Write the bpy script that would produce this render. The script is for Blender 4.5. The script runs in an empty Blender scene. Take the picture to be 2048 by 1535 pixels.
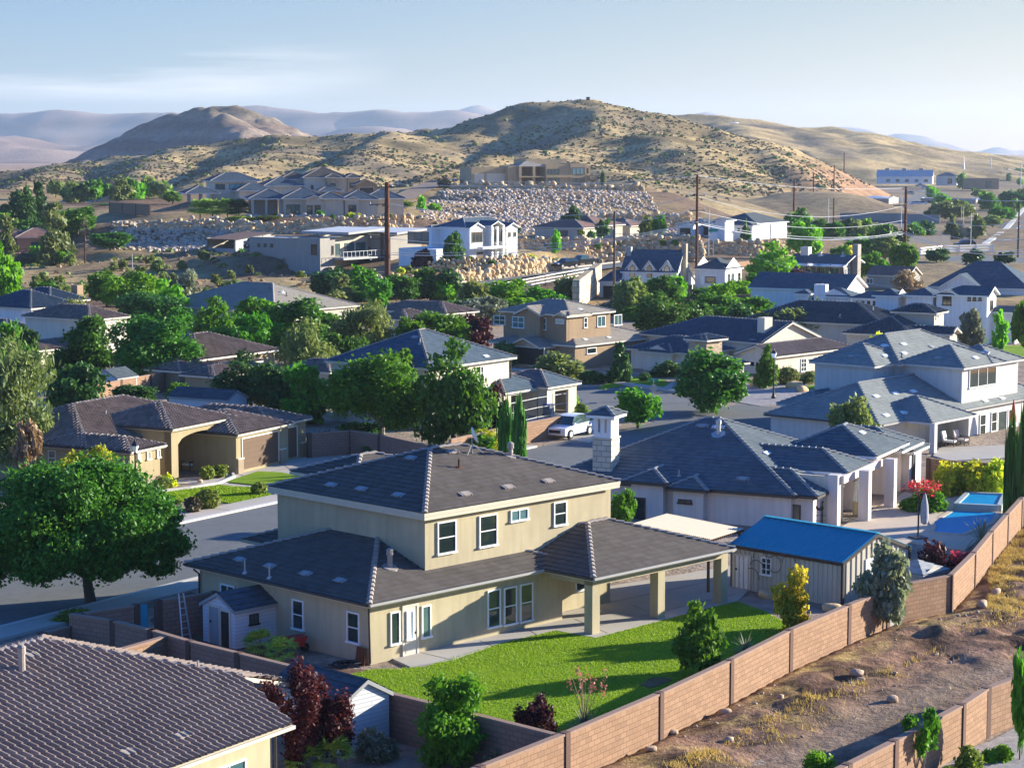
HAZE = 7e-5
import bpy, bmesh, math, random
import numpy as np
from mathutils import Vector
R = random.Random(7)
NP = np.random.RandomState(11)
scn = bpy.context.scene
COL = scn.collection
sin, cos, pi, rad = math.sin, math.cos, math.pi, math.radians
# ------------------------------------------------------------ survey camera
FPX, PITCH, CAMH = 4222.8, .1109, 22.0
CP, SP = cos(PITCH), sin(PITCH)
def ray(u, v):
    x = (u-1024)/FPX; y = (767.5-v)/FPX
    return np.array([x, CP+y*SP, -SP+y*CP])
EYE = np.array([0, 0, CAMH])
def G(u, v, z=0.0):                       # point of the horizontal plane z seen at photo pixel u,v
    r = ray(u, v); return EYE + r*((z-CAMH)/r[2])
def D(u, v, Y):                           # point at depth Y
    r = ray(u, v); return EYE + r*(Y/r[1])
# ------------------------------------------------------------ object helpers
def put(o, parent=None):
    COL.objects.link(o)
    if parent is not None: o.parent = parent
    return o
def tag(o, label=None, cat=None, group=None, kind=None):
    if label: o['label'] = label
    if cat: o['category'] = cat
    if group: o['group'] = group
    if kind: o['kind'] = kind
    return o
def empty(name, loc, rz=0, label=None, cat=None, group=None):
    o = bpy.data.objects.new(name, None); put(o)
    o.location = loc; o.rotation_euler = (0, 0, rz); o.empty_display_size = .3
    return tag(o, label, cat, group)
class MB:
    def __init__(s): s.v = []; s.f = []; s.m = []; s.uv = []; s.mats = []; s.smooth = False
    def mi(s, mat):
        if mat not in s.mats: s.mats.append(mat)
        return s.mats.index(mat)
    def poly(s, pts, mat, uv=None):
        n = len(s.v); s.v += [tuple(float(c) for c in p) for p in pts]
        s.f.append(tuple(range(n, n+len(pts)))); s.m.append(s.mi(mat))
        s.uv.append(uv if uv else [(0, 0)]*len(pts))
    def raw(s, vs, fs, mat):
        n = len(s.v); s.v += [tuple(float(c) for c in p) for p in vs]; k = s.mi(mat)
        for f in fs:
            s.f.append(tuple(i+n for i in f)); s.m.append(k); s.uv.append([(0, 0)]*len(f))
    def box(s, x0, x1, y0, y1, z0, z1, mat):
        vs = [(x, y, z) for z in (z0, z1) for x, y in ((x0, y0), (x1, y0), (x1, y1), (x0, y1))]
        s.raw(vs, [(3, 2, 1, 0), (4, 5, 6, 7), (0, 1, 5, 4), (1, 2, 6, 5), (2, 3, 7, 6), (3, 0, 4, 7)], mat)
    def bar(s, p, q, w, h, mat, up=(0, 0, 1)):   # box beam from p to q
        p = Vector(p); q = Vector(q); d = (q-p).normalized(); up = Vector(up)
        if abs(d.dot(up)) > .98: up = Vector((0, 1, 0))
        x = d.cross(up).normalized()*w/2; y = x.cross(d).normalized()*h/2
        vs = [e+a*x+b*y for e in (p, q) for a, b in ((-1, -1), (1, -1), (1, 1), (-1, 1))]
        s.raw(vs, [(0, 1, 2, 3), (7, 6, 5, 4), (0, 4, 5, 1), (1, 5, 6, 2), (2, 6, 7, 3), (3, 7, 4, 0)], mat)
    def tube(s, pts, rs, n, mat, cap=True):
        pts = [Vector(p) for p in pts]
        if not isinstance(rs, (list, tuple)): rs = [rs]*len(pts)
        vs = []; fs = []
        for i, p in enumerate(pts):
            d = (pts[min(i+1, len(pts)-1)]-pts[max(i-1, 0)])
            d = d.normalized() if d.length > 1e-9 else Vector((0, 0, 1))
            a = d.cross(Vector((0, 0, 1)) if abs(d.z) < .95 else Vector((1, 0, 0))).normalized(); b = d.cross(a)
            for k in range(n):
                t = 2*pi*k/n; vs.append(p+(a*cos(t)+b*sin(t))*rs[i])
        for i in range(len(pts)-1):
            for k in range(n):
                fs.append((i*n+k, i*n+(k+1) % n, (i+1)*n+(k+1) % n, (i+1)*n+k))
        if cap:
            fs.append(tuple(range(n-1, -1, -1))); fs.append(tuple((len(pts)-1)*n+k for k in range(n)))
        s.raw(vs, fs, mat)
    def lathe(s, c, prof, n, mat):              # prof: (r,z)
        vs = [(c[0]+r*cos(2*pi*k/n), c[1]+r*sin(2*pi*k/n), c[2]+z) for r, z in prof for k in range(n)]
        fs = [(i*n+k, i*n+(k+1) % n, (i+1)*n+(k+1) % n, (i+1)*n+k) for i in range(len(prof)-1) for k in range(n)]
        fs.append(tuple(range(n-1, -1, -1))); fs.append(tuple((len(prof)-1)*n+k for k in range(n)))
        s.raw(vs, fs, mat)
    def prism(s, pts, z0, z1, mat, side=None):
        n = len(pts); a = sum(pts[i][0]*pts[(i+1) % n][1]-pts[(i+1) % n][0]*pts[i][1] for i in range(n))
        if a < 0: pts = pts[::-1]
        vs = [(p[0], p[1], z0) for p in pts]+[(p[0], p[1], z1) for p in pts]
        s.raw(vs, [tuple(range(n, 2*n)), tuple(range(n-1, -1, -1))], mat)
        s.raw(vs, [(i, (i+1) % n, n+(i+1) % n, n+i) for i in range(n)], side or mat)
    def slab(s, prof, p0, ax, up, ext, mat):    # profile (x,y) in axes ax,up at p0 extruded by vector ext
        p0 = Vector(p0); ax = Vector(ax); up = Vector(up); e = Vector(ext); n = len(prof)
        vs = [p0+ax*x+up*y for x, y in prof]; vs += [v+e for v in vs]
        fs = [tuple(range(n-1, -1, -1)), tuple(range(n, 2*n))]+[(i, (i+1) % n, n+(i+1) % n, n+i) for i in range(n)]
        s.raw(vs, fs, mat)
    def build(s, name, parent=None, label=None, cat=None, group=None, kind=None, smooth=False, fix=True):
        me = bpy.data.meshes.new(name); me.from_pydata(s.v, [], s.f)
        for m in s.mats: me.materials.append(m)
        me.polygons.foreach_set('material_index', s.m)
        uvl = me.uv_layers.new(name='UVMap')
        uvl.data.foreach_set('uv', [c for f in s.uv for p in f for c in p])
        if fix:
            bm = bmesh.new(); bm.from_mesh(me); bmesh.ops.recalc_face_normals(bm, faces=bm.faces); bm.to_mesh(me); bm.free()
        if smooth: me.polygons.foreach_set('use_smooth', [True]*len(me.polygons))
        me.update()
        o = bpy.data.objects.new(name, me); put(o, parent)
        return tag(o, label, cat, group, kind)
def np_obj(name, verts, faces, mats, parent=None, mi=None, smooth=False):  # fast numpy mesh, quads or tris
    me = bpy.data.meshes.new(name); nv = len(verts); nf, k = faces.shape
    me.vertices.add(nv); me.vertices.foreach_set('co', np.asarray(verts, dtype=np.float32).ravel())
    me.loops.add(nf*k); me.loops.foreach_set('vertex_index', faces.astype(np.int32).ravel())
    me.polygons.add(nf); me.polygons.foreach_set('loop_start', np.arange(nf, dtype=np.int32)*k)
    for m in mats: me.materials.append(m)
    if mi is not None: me.polygons.foreach_set('material_index', np.asarray(mi, dtype=np.int32))
    if smooth: me.polygons.foreach_set('use_smooth', np.ones(nf, dtype=bool))
    me.update(calc_edges=True); me.validate()
    o = bpy.data.objects.new(name, me); put(o, parent); return o
def copy_tree(o, parent=None):
    c = o.copy(); COL.objects.link(c); c.parent = parent
    for ch in list(o.children): copy_tree(ch, c)
    return c
# ------------------------------------------------------------ value noise in numpy
_P = NP.rand(64, 64)
def vnoise(x, y):
    xi = np.floor(x).astype(int); yi = np.floor(y).astype(int); fx = x-xi; fy = y-yi
    fx = fx*fx*(3-2*fx); fy = fy*fy*(3-2*fy); a = lambda i, j: _P[i % 64, j % 64]
    return (a(xi, yi)*(1-fx)+a(xi+1, yi)*fx)*(1-fy)+(a(xi, yi+1)*(1-fx)+a(xi+1, yi+1)*fx)*fy
def fbm(x, y, o=4):
    s = 0; a = .5
    for i in range(o): s = s+a*(vnoise(x, y)-.5)*2; x = x*2.03+7.1; y = y*2.03+3.7; a *= .5
    return s
# ------------------------------------------------------------ node materials
class NT:
    def __init__(s, name):
        s.m = bpy.data.materials.new(name); s.m.use_nodes = True; s.t = s.m.node_tree; s.n = s.t.nodes
        s.b = s.n['Principled BSDF']; s.out = s.n['Material Output']
    def N(s, typ, **kw):
        n = s.n.new(typ)
        for k, v in kw.items(): setattr(n, k, v)
        return n
    def L(s, a, b): s.t.links.new(a, b)
    def val(s, x, sock):
        if isinstance(x, (int, float)): sock.default_value = x
        elif isinstance(x, (tuple, list)): sock.default_value = tuple(x)+((1,) if len(x) == 3 and len(sock.default_value) == 4 else ())
        else: s.L(x, sock)
    def math(s, op, a, b=0):
        n = s.N('ShaderNodeMath', operation=op); s.val(a, n.inputs[0]); s.val(b, n.inputs[1]); return n.outputs[0]
    def mix(s, f, a, b, mode='MIX'):
        n = s.N('ShaderNodeMix', data_type='RGBA', blend_type=mode)
        s.val(f, n.inputs[0]); s.val(a, n.inputs[6]); s.val(b, n.inputs[7]); return n.outputs[2]
    def coord(s, which='Object', scale=None):
        c = s.N('ShaderNodeTexCoord').outputs[which]
        if scale is not None:
            mp = s.N('ShaderNodeMapping'); mp.inputs['Scale'].default_value = scale if hasattr(scale, '__len__') else (scale,)*3
            s.L(c, mp.inputs[0]); c = mp.outputs[0]
        return c
    def noise(s, co, scale, detail=4, rough=.55, out='Fac'):
        n = s.N('ShaderNodeTexNoise'); s.L(co, n.inputs['Vector']); n.inputs['Scale'].default_value = scale
        n.inputs['Detail'].default_value = detail; n.inputs['Roughness'].default_value = rough; return n.outputs[out]
    def ramp(s, f, *stops):
        n = s.N('ShaderNodeValToRGB'); cr = n.color_ramp; s.val(f, n.inputs[0])
        while len(cr.elements) < len(stops): cr.elements.new(.5)
        for e, (p, c) in zip(cr.elements, stops): e.position = p; e.color = tuple(c)+(1,) if len(c) == 3 else c
        return n.outputs[0]
    def bump(s, h, strength=.3, dist=.05):
        n = s.N('ShaderNodeBump'); n.inputs['Strength'].default_value = strength; n.inputs['Distance'].default_value = dist
        s.L(h, n.inputs['Height']); s.L(n.outputs[0], s.b.inputs['Normal'])
    def fin(s, col, rough=.8, spec=.3, metal=0):
        s.val(col, s.b.inputs['Base Color']); s.val(rough, s.b.inputs['Roughness']); s.b.inputs['Specular IOR Level'].default_value = spec
        s.b.inputs['Metallic'].default_value = metal; return s.m
def sc(c, k): return tuple(x*k for x in c)
def m_plain(name, c, rough=.6, spec=.4, metal=0, var=.12, ns=3.0):
    t = NT(name); n = t.noise(t.coord('Object'), ns, 4)
    return t.fin(t.mix(n, sc(c, 1-var), sc(c, 1+var)), rough, spec, metal)
def m_stucco(name, c, var=.14):
    t = NT(name); co = t.coord('Object'); a = t.noise(co, .45, 5, .6); st = t.noise(t.coord('Object', (3, 3, .25)), 1.2, 4)
    f = t.mix(t.ramp(a, (.3, (0, 0, 0)), (.7, (1, 1, 1))), sc(c, 1-var), sc(c, 1+var*.6)); f = t.mix(t.math('MULTIPLY', t.ramp(st, (.42, (0, 0, 0)), (.75, (1, 1, 1))), .5), f, sc(c, .68))
    t.bump(t.noise(co, 22, 3), .25, .02); return t.fin(f, .9, .15)
def m_tile(name, c1, c2, tw=.33, th=.38, lich=.3):
    t = NT(name); uv = t.coord('UV'); s = t.N('ShaderNodeSeparateXYZ'); t.L(uv, s.inputs[0])
    row = t.math('FLOOR', t.math('DIVIDE', s.outputs[1], th)); off = t.math('MULTIPLY', t.math('MODULO', row, 2), .5)
    colm = t.math('FLOOR', t.math('ADD', t.math('DIVIDE', s.outputs[0], tw), off))
    cb = t.N('ShaderNodeCombineXYZ'); t.L(row, cb.inputs[0]); t.L(colm, cb.inputs[1])
    w = t.N('ShaderNodeTexWhiteNoise', noise_dimensions='3D'); t.L(cb.outputs[0], w.inputs[0])
    col = t.mix(w.outputs['Value'], c1, c2)
    n = t.noise(t.coord('Object'), 1.1, 6, .65); col = t.mix(t.math('MULTIPLY', n, lich), col, sc(c2, 1.25)); n3 = t.noise(t.coord('Object'), .35, 5, .7); col = t.mix(t.math('MULTIPLY', t.ramp(n3, (.45, (0, 0, 0)), (.7, (1, 1, 1))), .45), col, sc(c1, .6))
    fine = t.noise(t.coord('Object'), 30, 3); col = t.mix(.25, col, t.mix(fine, sc(c1, .7), sc(c2, 1.3)))
    fx = t.math('FRACT', t.math('ADD', t.math('DIVIDE', s.outputs[0], tw), off))
    gap = t.math('LESS_THAN', fx, .05); t.bump(t.math('SUBTRACT', t.math('MULTIPLY', fine, .3), gap), .6, .015)
    return t.fin(col, .9, .1)
def m_block(name, c, bw=.4, bh=.2, mort=.02, var=.3, mc=None):   # masonry by UV in metres
    t = NT(name); b = t.N('ShaderNodeTexBrick'); t.L(t.coord('UV'), b.inputs['Vector']); b.inputs['Scale'].default_value = 1
    b.inputs['Brick Width'].default_value = bw; b.inputs['Row Height'].default_value = bh; b.inputs['Mortar Size'].default_value = mort
    b.inputs['Color1'].default_value = sc(c, 1-var)+(1,); b.inputs['Color2'].default_value = sc(c, 1+var)+(1,); b.inputs['Mortar'].default_value = (mc or sc(c, .45))+(1,)
    b.inputs['Bias'].default_value = 0; n = t.noise(t.coord('Object'), .8, 5); f = t.noise(t.coord('Object'), 25, 3)
    col = t.mix(t.math('MULTIPLY', n, .5), b.outputs[0], sc(c, 1.15)); col = t.mix(t.math('MULTIPLY', f, .3), col, sc(c, .7))
    t.bump(t.math('ADD', t.math('MULTIPLY', b.outputs['Fac'], -1), t.math('MULTIPLY', f, .3)), .7, .015); return t.fin(col, .92, .15)
def m_leaf(name, c1, c2, trans=.35, hue=.03):
    t = NT(name); g = t.N('ShaderNodeNewGeometry'); oi = t.N('ShaderNodeObjectInfo')
    col = t.mix(g.outputs['Random Per Island'], c1, c2)
    h = t.N('ShaderNodeHueSaturation'); t.L(col, h.inputs['Color']); t.L(t.math('ADD', t.math('MULTIPLY', oi.outputs['Random'], hue), .5-hue/2), h.inputs['Hue'])
    t.L(t.math('ADD', t.math('MULTIPLY', oi.outputs['Random'], .4), .8), h.inputs['Value'])
    d = t.b; t.L(h.outputs[0], d.inputs['Base Color']); d.inputs['Roughness'].default_value = .55; d.inputs['Specular IOR Level'].default_value = .25
    tr = t.N('ShaderNodeBsdfTranslucent'); cc = t.mix(1.0, h.outputs[0], (1.0, 1.0, .35), 'MULTIPLY'); t.L(t.mix(.5, cc, h.outputs[0]), tr.inputs[0])
    mx = t.N('ShaderNodeMixShader'); mx.inputs[0].default_value = trans; t.L(d.outputs[0], mx.inputs[1]); t.L(tr.outputs[0], mx.inputs[2]); t.L(mx.outputs[0], t.out.inputs[0])
    return t.m
def m_attr(name, spots=()):                         # colour attribute broken up by noise
    t = NT(name); a = t.N('ShaderNodeVertexColor'); a.layer_name = 'Col'; co = t.coord('Object')
    n1 = t.noise(co, .35, 6, .65); n2 = t.noise(co, 2.4, 5, .7)
    c = t.mix(1.0, a.outputs[0], t.ramp(n1, (.3, (.6, .6, .6)), (.7, (1.3, 1.3, 1.3))), 'MULTIPLY')
    c = t.mix(1.0, c, t.ramp(n2, (.3, (.65, .63, .62)), (.7, (1.3, 1.3, 1.3))), 'MULTIPLY')
    t.bump(n2, .8, .25); return t.fin(c, .95, .1)
M = {}
def mk(k, m): M[k] = m
mk('white', m_plain('white_paint', (.78, .78, .76), .5)); mk('trim', m_plain('cream_trim', (.62, .56, .45), .6)); mk('black', m_plain('black_metal', (.02, .02, .022), .4))
mk('dark', m_plain('dark_bronze', (.035, .025, .022), .45)); mk('steel', m_plain('galvanised_steel', (.45, .46, .47), .4, .5, .6)); mk('grey', m_plain('grey_paint', (.3, .31, .31), .6))
mk('iron', m_plain('rusted_iron', (.07, .045, .03), .8)); mk('wood', m_plain('brown_wood', (.12, .07, .04), .8)); mk('rust', m_plain('rusted_pole', (.13, .045, .022), .85, .2, 0, .35, 4))
mk('pole', m_plain('dark_pole', (.07, .05, .045), .8)); mk('wire', m_plain('aluminium_wire', (.75, .74, .72), .35, .5, .3)); mk('rubber', m_plain('tyre_rubber', (.02, .02, .02), .9))
mk('st_tan', m_stucco('tan_stucco', (.47, .40, .26))); mk('st_olive', m_stucco('olive_stucco', (.36, .29, .17))); mk('st_pink', m_stucco('pale_pink_stucco', (.68, .60, .55), .06)); mk('st_cream', m_stucco('cream_stucco', (.66, .60, .48), .08))
mk('st_grey', m_stucco('pale_grey_stucco', (.56, .55, .52), .06)); mk('st_white', m_stucco('white_stucco', (.8, .79, .77), .05)); mk('st_brown', m_stucco('brown_stucco', (.34, .24, .15))); mk('st_adobe', m_stucco('adobe_stucco', (.46, .36, .22), .1))
mk('st_taupe', m_stucco('taupe_stucco', (.36, .33, .29), .08)); mk('st_sand', m_stucco('sand_stucco', (.52, .47, .38), .08)); mk('st_rose', m_stucco('rose_stucco', (.42, .24, .16)))
mk('t_brown', m_tile('brown_grey_flat_tile', (.082, .070, .062), (.128, .112, .10))); mk('t_grey', m_tile('grey_flat_tile', (.075, .10, .12), (.13, .155, .17))); mk('t_lgrey', m_tile('pale_grey_flat_tile', (.19, .21, .205), (.27, .285, .27)))
mk('t_barrel', m_tile('mauve_barrel_tile', (.20, .155, .135), (.30, .24, .205), .3, .38)); mk('t_clay', m_tile('brown_clay_tile', (.13, .10, .085), (.31, .235, .19), .3, .38)); mk('t_slate', m_tile('slate_blue_tile', (.055, .085, .115), (.095, .13, .165)))
mk('t_tan', m_tile('tan_flat_tile', (.24, .215, .18), (.31, .28, .24))); mk('t_red', m_tile('reddish_brown_tile', (.16, .09, .075), (.24, .14, .115))); mk('t_dark', m_tile('charcoal_tile', (.06, .075, .088), (.10, .115, .13)))
mk('t_white', m_plain('white_membrane', (.6, .6, .58), .6)); mk('t_blue', m_plain('blue_metal_sheet', (.008, .28, .40), .45, .4, 0, .06)); mk('t_steel', m_plain('pale_metal_roof', (.42, .45, .47), .4, .5, .3)); mk('t_wood', m_plain('rust_brown_sheet', (.2, .11, .06), .7))
mk('cap', m_plain('ridge_cap_tile', (.33, .285, .25), .85, .2, 0, .3, 6)); mk('cap_g', m_plain('grey_ridge_cap', (.26, .265, .26), .85, .2, 0, .3, 6)); mk('fas', m_plain('cream_fascia', (.55, .49, .37), .6)); mk('gut', m_plain('grey_gutter', (.36, .35, .33), .45)); mk('gutd', m_plain('dark_gutter', (.05, .042, .04), .45))
mk('block', m_block('brown_block', (.31, .19, .12), .4, .2, .012, .18)); mk('blockd', m_block('mauve_block', (.29, .175, .13), .4, .2, .012, .12)); mk('blockcap', m_plain('block_cap', (.30, .2, .15), .9, .15, 0, .2, 8)); mk('post', m_plain('block_post', (.11, .06, .045), .9))
mk('stone', m_block('ledge_stone', (.46, .36, .25), .45, .16, .015, .4)); mk('ashlar', m_block('pale_ashlar', (.6, .54, .43), .62, .34, .03, .22, (.2, .17, .13))); mk('gabion', m_block('big_tan_block', (.62, .5, .33), 1.3, .8, .05, .25, (.2, .15, .1)))
def m_glass(name, c, rough=.04):
    t = NT(name); n = t.noise(t.coord('Object'), .9, 2); oi = t.N('ShaderNodeObjectInfo'); k = t.ramp(oi.outputs['Random'], (0, (.5, .5, .5)), (.6, (1.2, 1.2, 1.2)), (.75, (2.6, 2.5, 2.3)), (1, (4, 4, 3.8))); return t.fin(t.mix(1.0, t.mix(n, sc(c, .6), sc(c, 1.4)), k, 'MULTIPLY'), rough, .8)
mk('glass', m_glass('dark_window_glass', (.02, .035, .035))); mk('glass_b', m_glass('teal_window_glass', (.06, .13, .14))); mk('glass_l', m_glass('blind_behind_glass', (.32, .36, .38), .12)); mk('glass_t', m_glass('tan_blind_glass', (.26, .22, .15), .12))
def m_conc(name, c, joint=3.0):
    t = NT(name); co = t.coord('Object'); n = t.noise(co, .5, 6, .65); f = t.noise(co, 14, 3)
    col = t.mix(n, sc(c, .78), sc(c, 1.15)); col = t.mix(t.math('MULTIPLY', f, .25), col, sc(c, .7)); t.bump(f, .2, .01); return t.fin(col, .9, .15)
mk('conc', m_conc('concrete', (.46, .42, .36))); mk('concw', m_conc('pale_kerb_concrete', (.6, .57, .52))); mk('walk', m_conc('sidewalk_concrete', (.50, .44, .38))); mk('deck', m_conc('sand_pool_deck', (.58, .47, .36)))
def m_asph(name, c):
    t = NT(name); co = t.coord('Object'); n = t.noise(co, .22, 5, .6); f = t.noise(co, 30, 2); w = t.noise(t.coord('Object', (.35, .35, .35)), 1, 8, .75)
    cr = t.ramp(w, (.485, (0, 0, 0)), (.5, (1, 1, 1)), (.515, (0, 0, 0))); col = t.mix(n, sc(c, .8), sc(c, 1.2)); col = t.mix(t.math('MULTIPLY', f, .3), col, sc(c, 1.7)); col = t.mix(t.math('MULTIPLY', cr, .5), col, sc(c, .45)); t.bump(f, .2, .01); return t.fin(col, .88, .25)
mk('asph', m_asph('asphalt', (.125, .13, .13))); mk('paint', m_plain('road_paint', (.7, .7, .68), .8))
def m_ground(name, c1, c2, c3, s=.6, bs=6):
    t = NT(name); co = t.coord('Object'); n = t.noise(co, s, 7, .7); n2 = t.noise(co, bs, 5, .7)
    col = t.ramp(n, (.3, c1), (.5, c2), (.72, c3)); col = t.mix(t.math('MULTIPLY', n2, .45), col, sc(c1, .6)); t.bump(n2, .7, .06); return t.fin(col, .95, .1)
mk('gravel', m_ground('tan_gravel', (.26, .19, .15), (.38, .29, .24), (.48, .40, .33), 1.2, 16)); mk('gravg', m_ground('grey_gravel', (.24, .22, .22), (.38, .35, .34), (.52, .48, .45), 2, 18)); mk('mulch', m_ground('brown_bark', (.12, .07, .045), (.2, .12, .08), (.3, .2, .13), 1.5, 14))
mk('soil', m_ground('lot_soil', (.10, .07, .05), (.22, .145, .10), (.40, .28, .18), .35, 5)); mk('track', m_ground('dirt_track', (.22, .16, .115), (.3, .22, .16), (.38, .29, .21), .5, 8))
def m_lawn(name, c1, c2, c3):
    t = NT(name); co = t.coord('Object'); n = t.noise(co, .4, 5, .6); n2 = t.noise(co, 9, 4, .7)
    col = t.ramp(n, (.3, c1), (.55, c2), (.75, c3)); col = t.mix(t.math('MULTIPLY', n2, .5), col, sc(c1, .6)); t.bump(n2, 1, .05); return t.fin(col, .9, .15)
mk('lawn', m_lawn('lawn_turf', (.13, .24, .010), (.22, .35, .010), (.33, .38, .03))); mk('drylawn', m_lawn('dry_lawn', (.16, .15, .05), (.24, .21, .07), (.3, .25, .09)))
mk('blade', m_leaf('grass_blade', (.18, .31, .010), (.32, .45, .02), .4, 0)); mk('straw', m_leaf('dry_straw', (.45, .31, .09), (.75, .55, .2), .3, 0))
mk('water', m_plain('pool_water', (.004, .26, .50), .45, .1)); mk('spa', m_plain('pool_tile', (.4, .46, .44), .4))
L = {}
for k, a, b, tr in (('ash', (.016, .062, .010), (.045, .125, .016), .32), ('green', (.022, .085, .008), (.06, .16, .012), .38), ('bright', (.045, .15, .008), (.10, .25, .012), .42), ('olive', (.05, .085, .03), (.12, .16, .06), .35), ('dark', (.012, .045, .014), (.035, .09, .022), .25),
        ('yellow', (.12, .2, .012), (.36, .38, .03), .4), ('gold', (.30, .32, .02), (.70, .64, .05), .4), ('sage', (.13, .18, .12), (.25, .31, .21), .3), ('silver', (.09, .17, .04), (.25, .34, .13), .3), ('purple', (.035, .008, .014), (.10, .022, .03), .25), ('pine', (.05, .08, .03), (.11, .14, .06), .25),
        ('cyp', (.018, .075, .014), (.045, .13, .02), .25), ('shrub', (.05, .09, .018), (.13, .18, .03), .3), ('palm', (.07, .15, .03), (.2, .3, .07), .3), ('bou', (.3, .02, .05), (.55, .06, .12), .35), ('pinkf', (.5, .2, .16), (.65, .34, .26), .3), ('scrub', (.055, .052, .025), (.125, .105, .05), .15), ('tan', (.25, .2, .11), (.42, .34, .19), .2)):
    q = 1.0 if k in ('purple', 'bou', 'pinkf', 'tan', 'scrub', 'silver', 'gold', 'sage') else 1.55; wr = (1.35 if q > 1 else 1); L[k] = m_leaf('leaf_'+k, (a[0]*q*wr*1.15, a[1]*q*wr, a[2]*q), (b[0]*q*wr*1.15, b[1]*q*wr, b[2]*q), tr+.05)
mk('bark', m_plain('bark', (.11, .085, .065), .95, .1, 0, .4, 8)); mk('barkp', m_plain('pale_bark', (.26, .23, .2), .95, .1, 0, .3, 8))
def m_rock(name, c):
    t = NT(name); g = t.N('ShaderNodeNewGeometry'); co = t.coord('Object'); n = t.noise(co, 1.5, 5, .7)
    col = t.ramp(g.outputs['Random Per Island'], (0, sc(c, .62)), (.35, c), (.7, (c[0]*1.25, c[1]*1.27, c[2]*1.35)), (1, (c[0]*1.1, c[1]*.85, c[2]*.6)))
    col = t.mix(t.math('MULTIPLY', n, .55), col, sc(c, .6)); t.bump(n, .6, .1); return t.fin(col, .92, .15)
mk('rock', m_rock('tan_boulder', (.60, .46, .28))); mk('rockg', m_rock('grey_rubble', (.50, .41, .32))); mk('rockr', m_rock('lot_rock', (.42, .33, .25)))
def clipp(poly, n, d):
    out = []; m = len(poly)
    for i in range(m):
        p, q = poly[i], poly[(i+1) % m]; a = p.dot(n)-d; b = q.dot(n)-d
        if a >= 0: out.append(p)
        if (a > 0 > b) or (a < 0 < b): out.append(p+(q-p)*(a/(a-b)))
    return out
def axes(poly):
    n = Vector((0, 0, 0))
    for i in range(len(poly)): n += (poly[i]-poly[0]).cross(poly[(i+1) % len(poly)]-poly[0])
    n.normalize()
    if n.z < 0: n = -n
    u = Vector((0, 0, 1)).cross(n)
    u = u.normalized() if u.length > 1e-6 else Vector((1, 0, 0))
    return n, u, n.cross(u)
def tile_face(mb, poly, mat, kind='flat', ex=.38, w=.3, lip=.04):
    n, u, v = axes(poly); vs = [p.dot(v) for p in poly]
    if kind == 'plain':
        mb.poly([p+n*.02 for p in poly], mat, [(p.dot(u), p.dot(v)) for p in poly]); return
    k0 = math.floor(min(vs)/ex); k1 = math.ceil(max(vs)/ex)
    for k in range(k0, k1):
        st = clipp(clipp(poly, v, k*ex), -v, -(k+1)*ex)
        if len(st) < 3: continue
        lift = lambda p: lip*(1-(p.dot(v)-k*ex)/ex)+.012
        if kind == 'flat':
            mb.poly([p+n*lift(p) for p in st], mat, [(p.dot(u), p.dot(v)) for p in st])
            lo = [p for p in st if abs(p.dot(v)-k*ex) < 1e-3]
            if len(lo) >= 2:
                lo.sort(key=lambda p: p.dot(u)); a, b = lo[0], lo[-1]
                mb.poly([a+n*-.03, b+n*-.03, b+n*(lip+.012), a+n*(lip+.012)], mat, [(a.dot(u), k*ex), (b.dot(u), k*ex), (b.dot(u), k*ex), (a.dot(u), k*ex)])
        else:
            seg = 6 if w < .35 else 4; du = w/seg; us = [p.dot(u) for p in st]
            prof = lambda x: .12*max(0, sin(2*pi*x/w))+.012*min(0, sin(2*pi*x/w))
            for j in range(math.floor(min(us)/du), math.ceil(max(us)/du)):
                c = clipp(clipp(st, u, j*du), -u, -(j+1)*du)
                if len(c) < 3: continue
                mb.poly([p+n*(lift(p)+prof(p.dot(u))) for p in c], mat, [(p.dot(u), p.dot(v)) for p in c])
                lo = [p for p in c if abs(p.dot(v)-k*ex) < 1e-3]
                if len(lo) >= 2:
                    lo.sort(key=lambda p: p.dot(u)); a, b = lo[0], lo[-1]; h = lambda p: lip+.012+prof(p.dot(u))
                    mb.poly([a-n*.03, b-n*.03, b+n*h(b), a+n*h(a)], mat, [(a.dot(u), k*ex), (b.dot(u), k*ex), (b.dot(u), k*ex), (a.dot(u), k*ex)])
def ekey(p): return (round(p.x, 3), round(p.y, 3), round(p.z, 3))
def roof_mesh(name, polys, mat, kind, parent, fas, cap=None, th=.16, near=True, ex=.38, w=.3, skipcap=()):
    polys = [[Vector(p) for p in q] for q in polys]
    mb = MB(); ed = {}
    for q in polys:
        tile_face(mb, q, mat, kind, ex, w)
        mb.poly([p-Vector((0, 0, th)) for p in q][::-1], fas)
        for i in range(len(q)):
            a, b = q[i], q[(i+1) % len(q)]; k = tuple(sorted((ekey(a), ekey(b)))); ed.setdefault(k, []).append((a, b))
    for k, e in ed.items():
        a, b = e[0]
        if len(e) == 1:
            t = Vector((0, 0, th)); mb.poly([a, b, b-t, a-t], fas)
        elif cap and (a-b).length > .6:
            d = (b-a); ln = d.length; d.normalize(); nseg = max(1, int(ln/.42)) if near else 1
            if a.z > b.z+.01: a, b = b, a; d = -d
            sd = d.cross(Vector((0, 0, 1))).normalized(); up = sd.cross(d)
            for i in range(nseg):
                p = a+d*(ln*i/nseg); q2 = a+d*(ln*(i+1)/nseg); vs = []
                for pt, r, lf in ((p, .15, .045), (q2, .12, .0)):
                    for t in range(5):
                        g = pi*t/4; vs.append(pt+sd*(cos(g)*r)+up*(sin(g)*r*.62+lf-.0))
                fs = [(t, t+1, t+6, t+5) for t in range(4)]+[(4, 3, 2, 1, 0)]
                mb.raw(vs, fs, cap)
    return mb.build(name, parent, fix=False)
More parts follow.
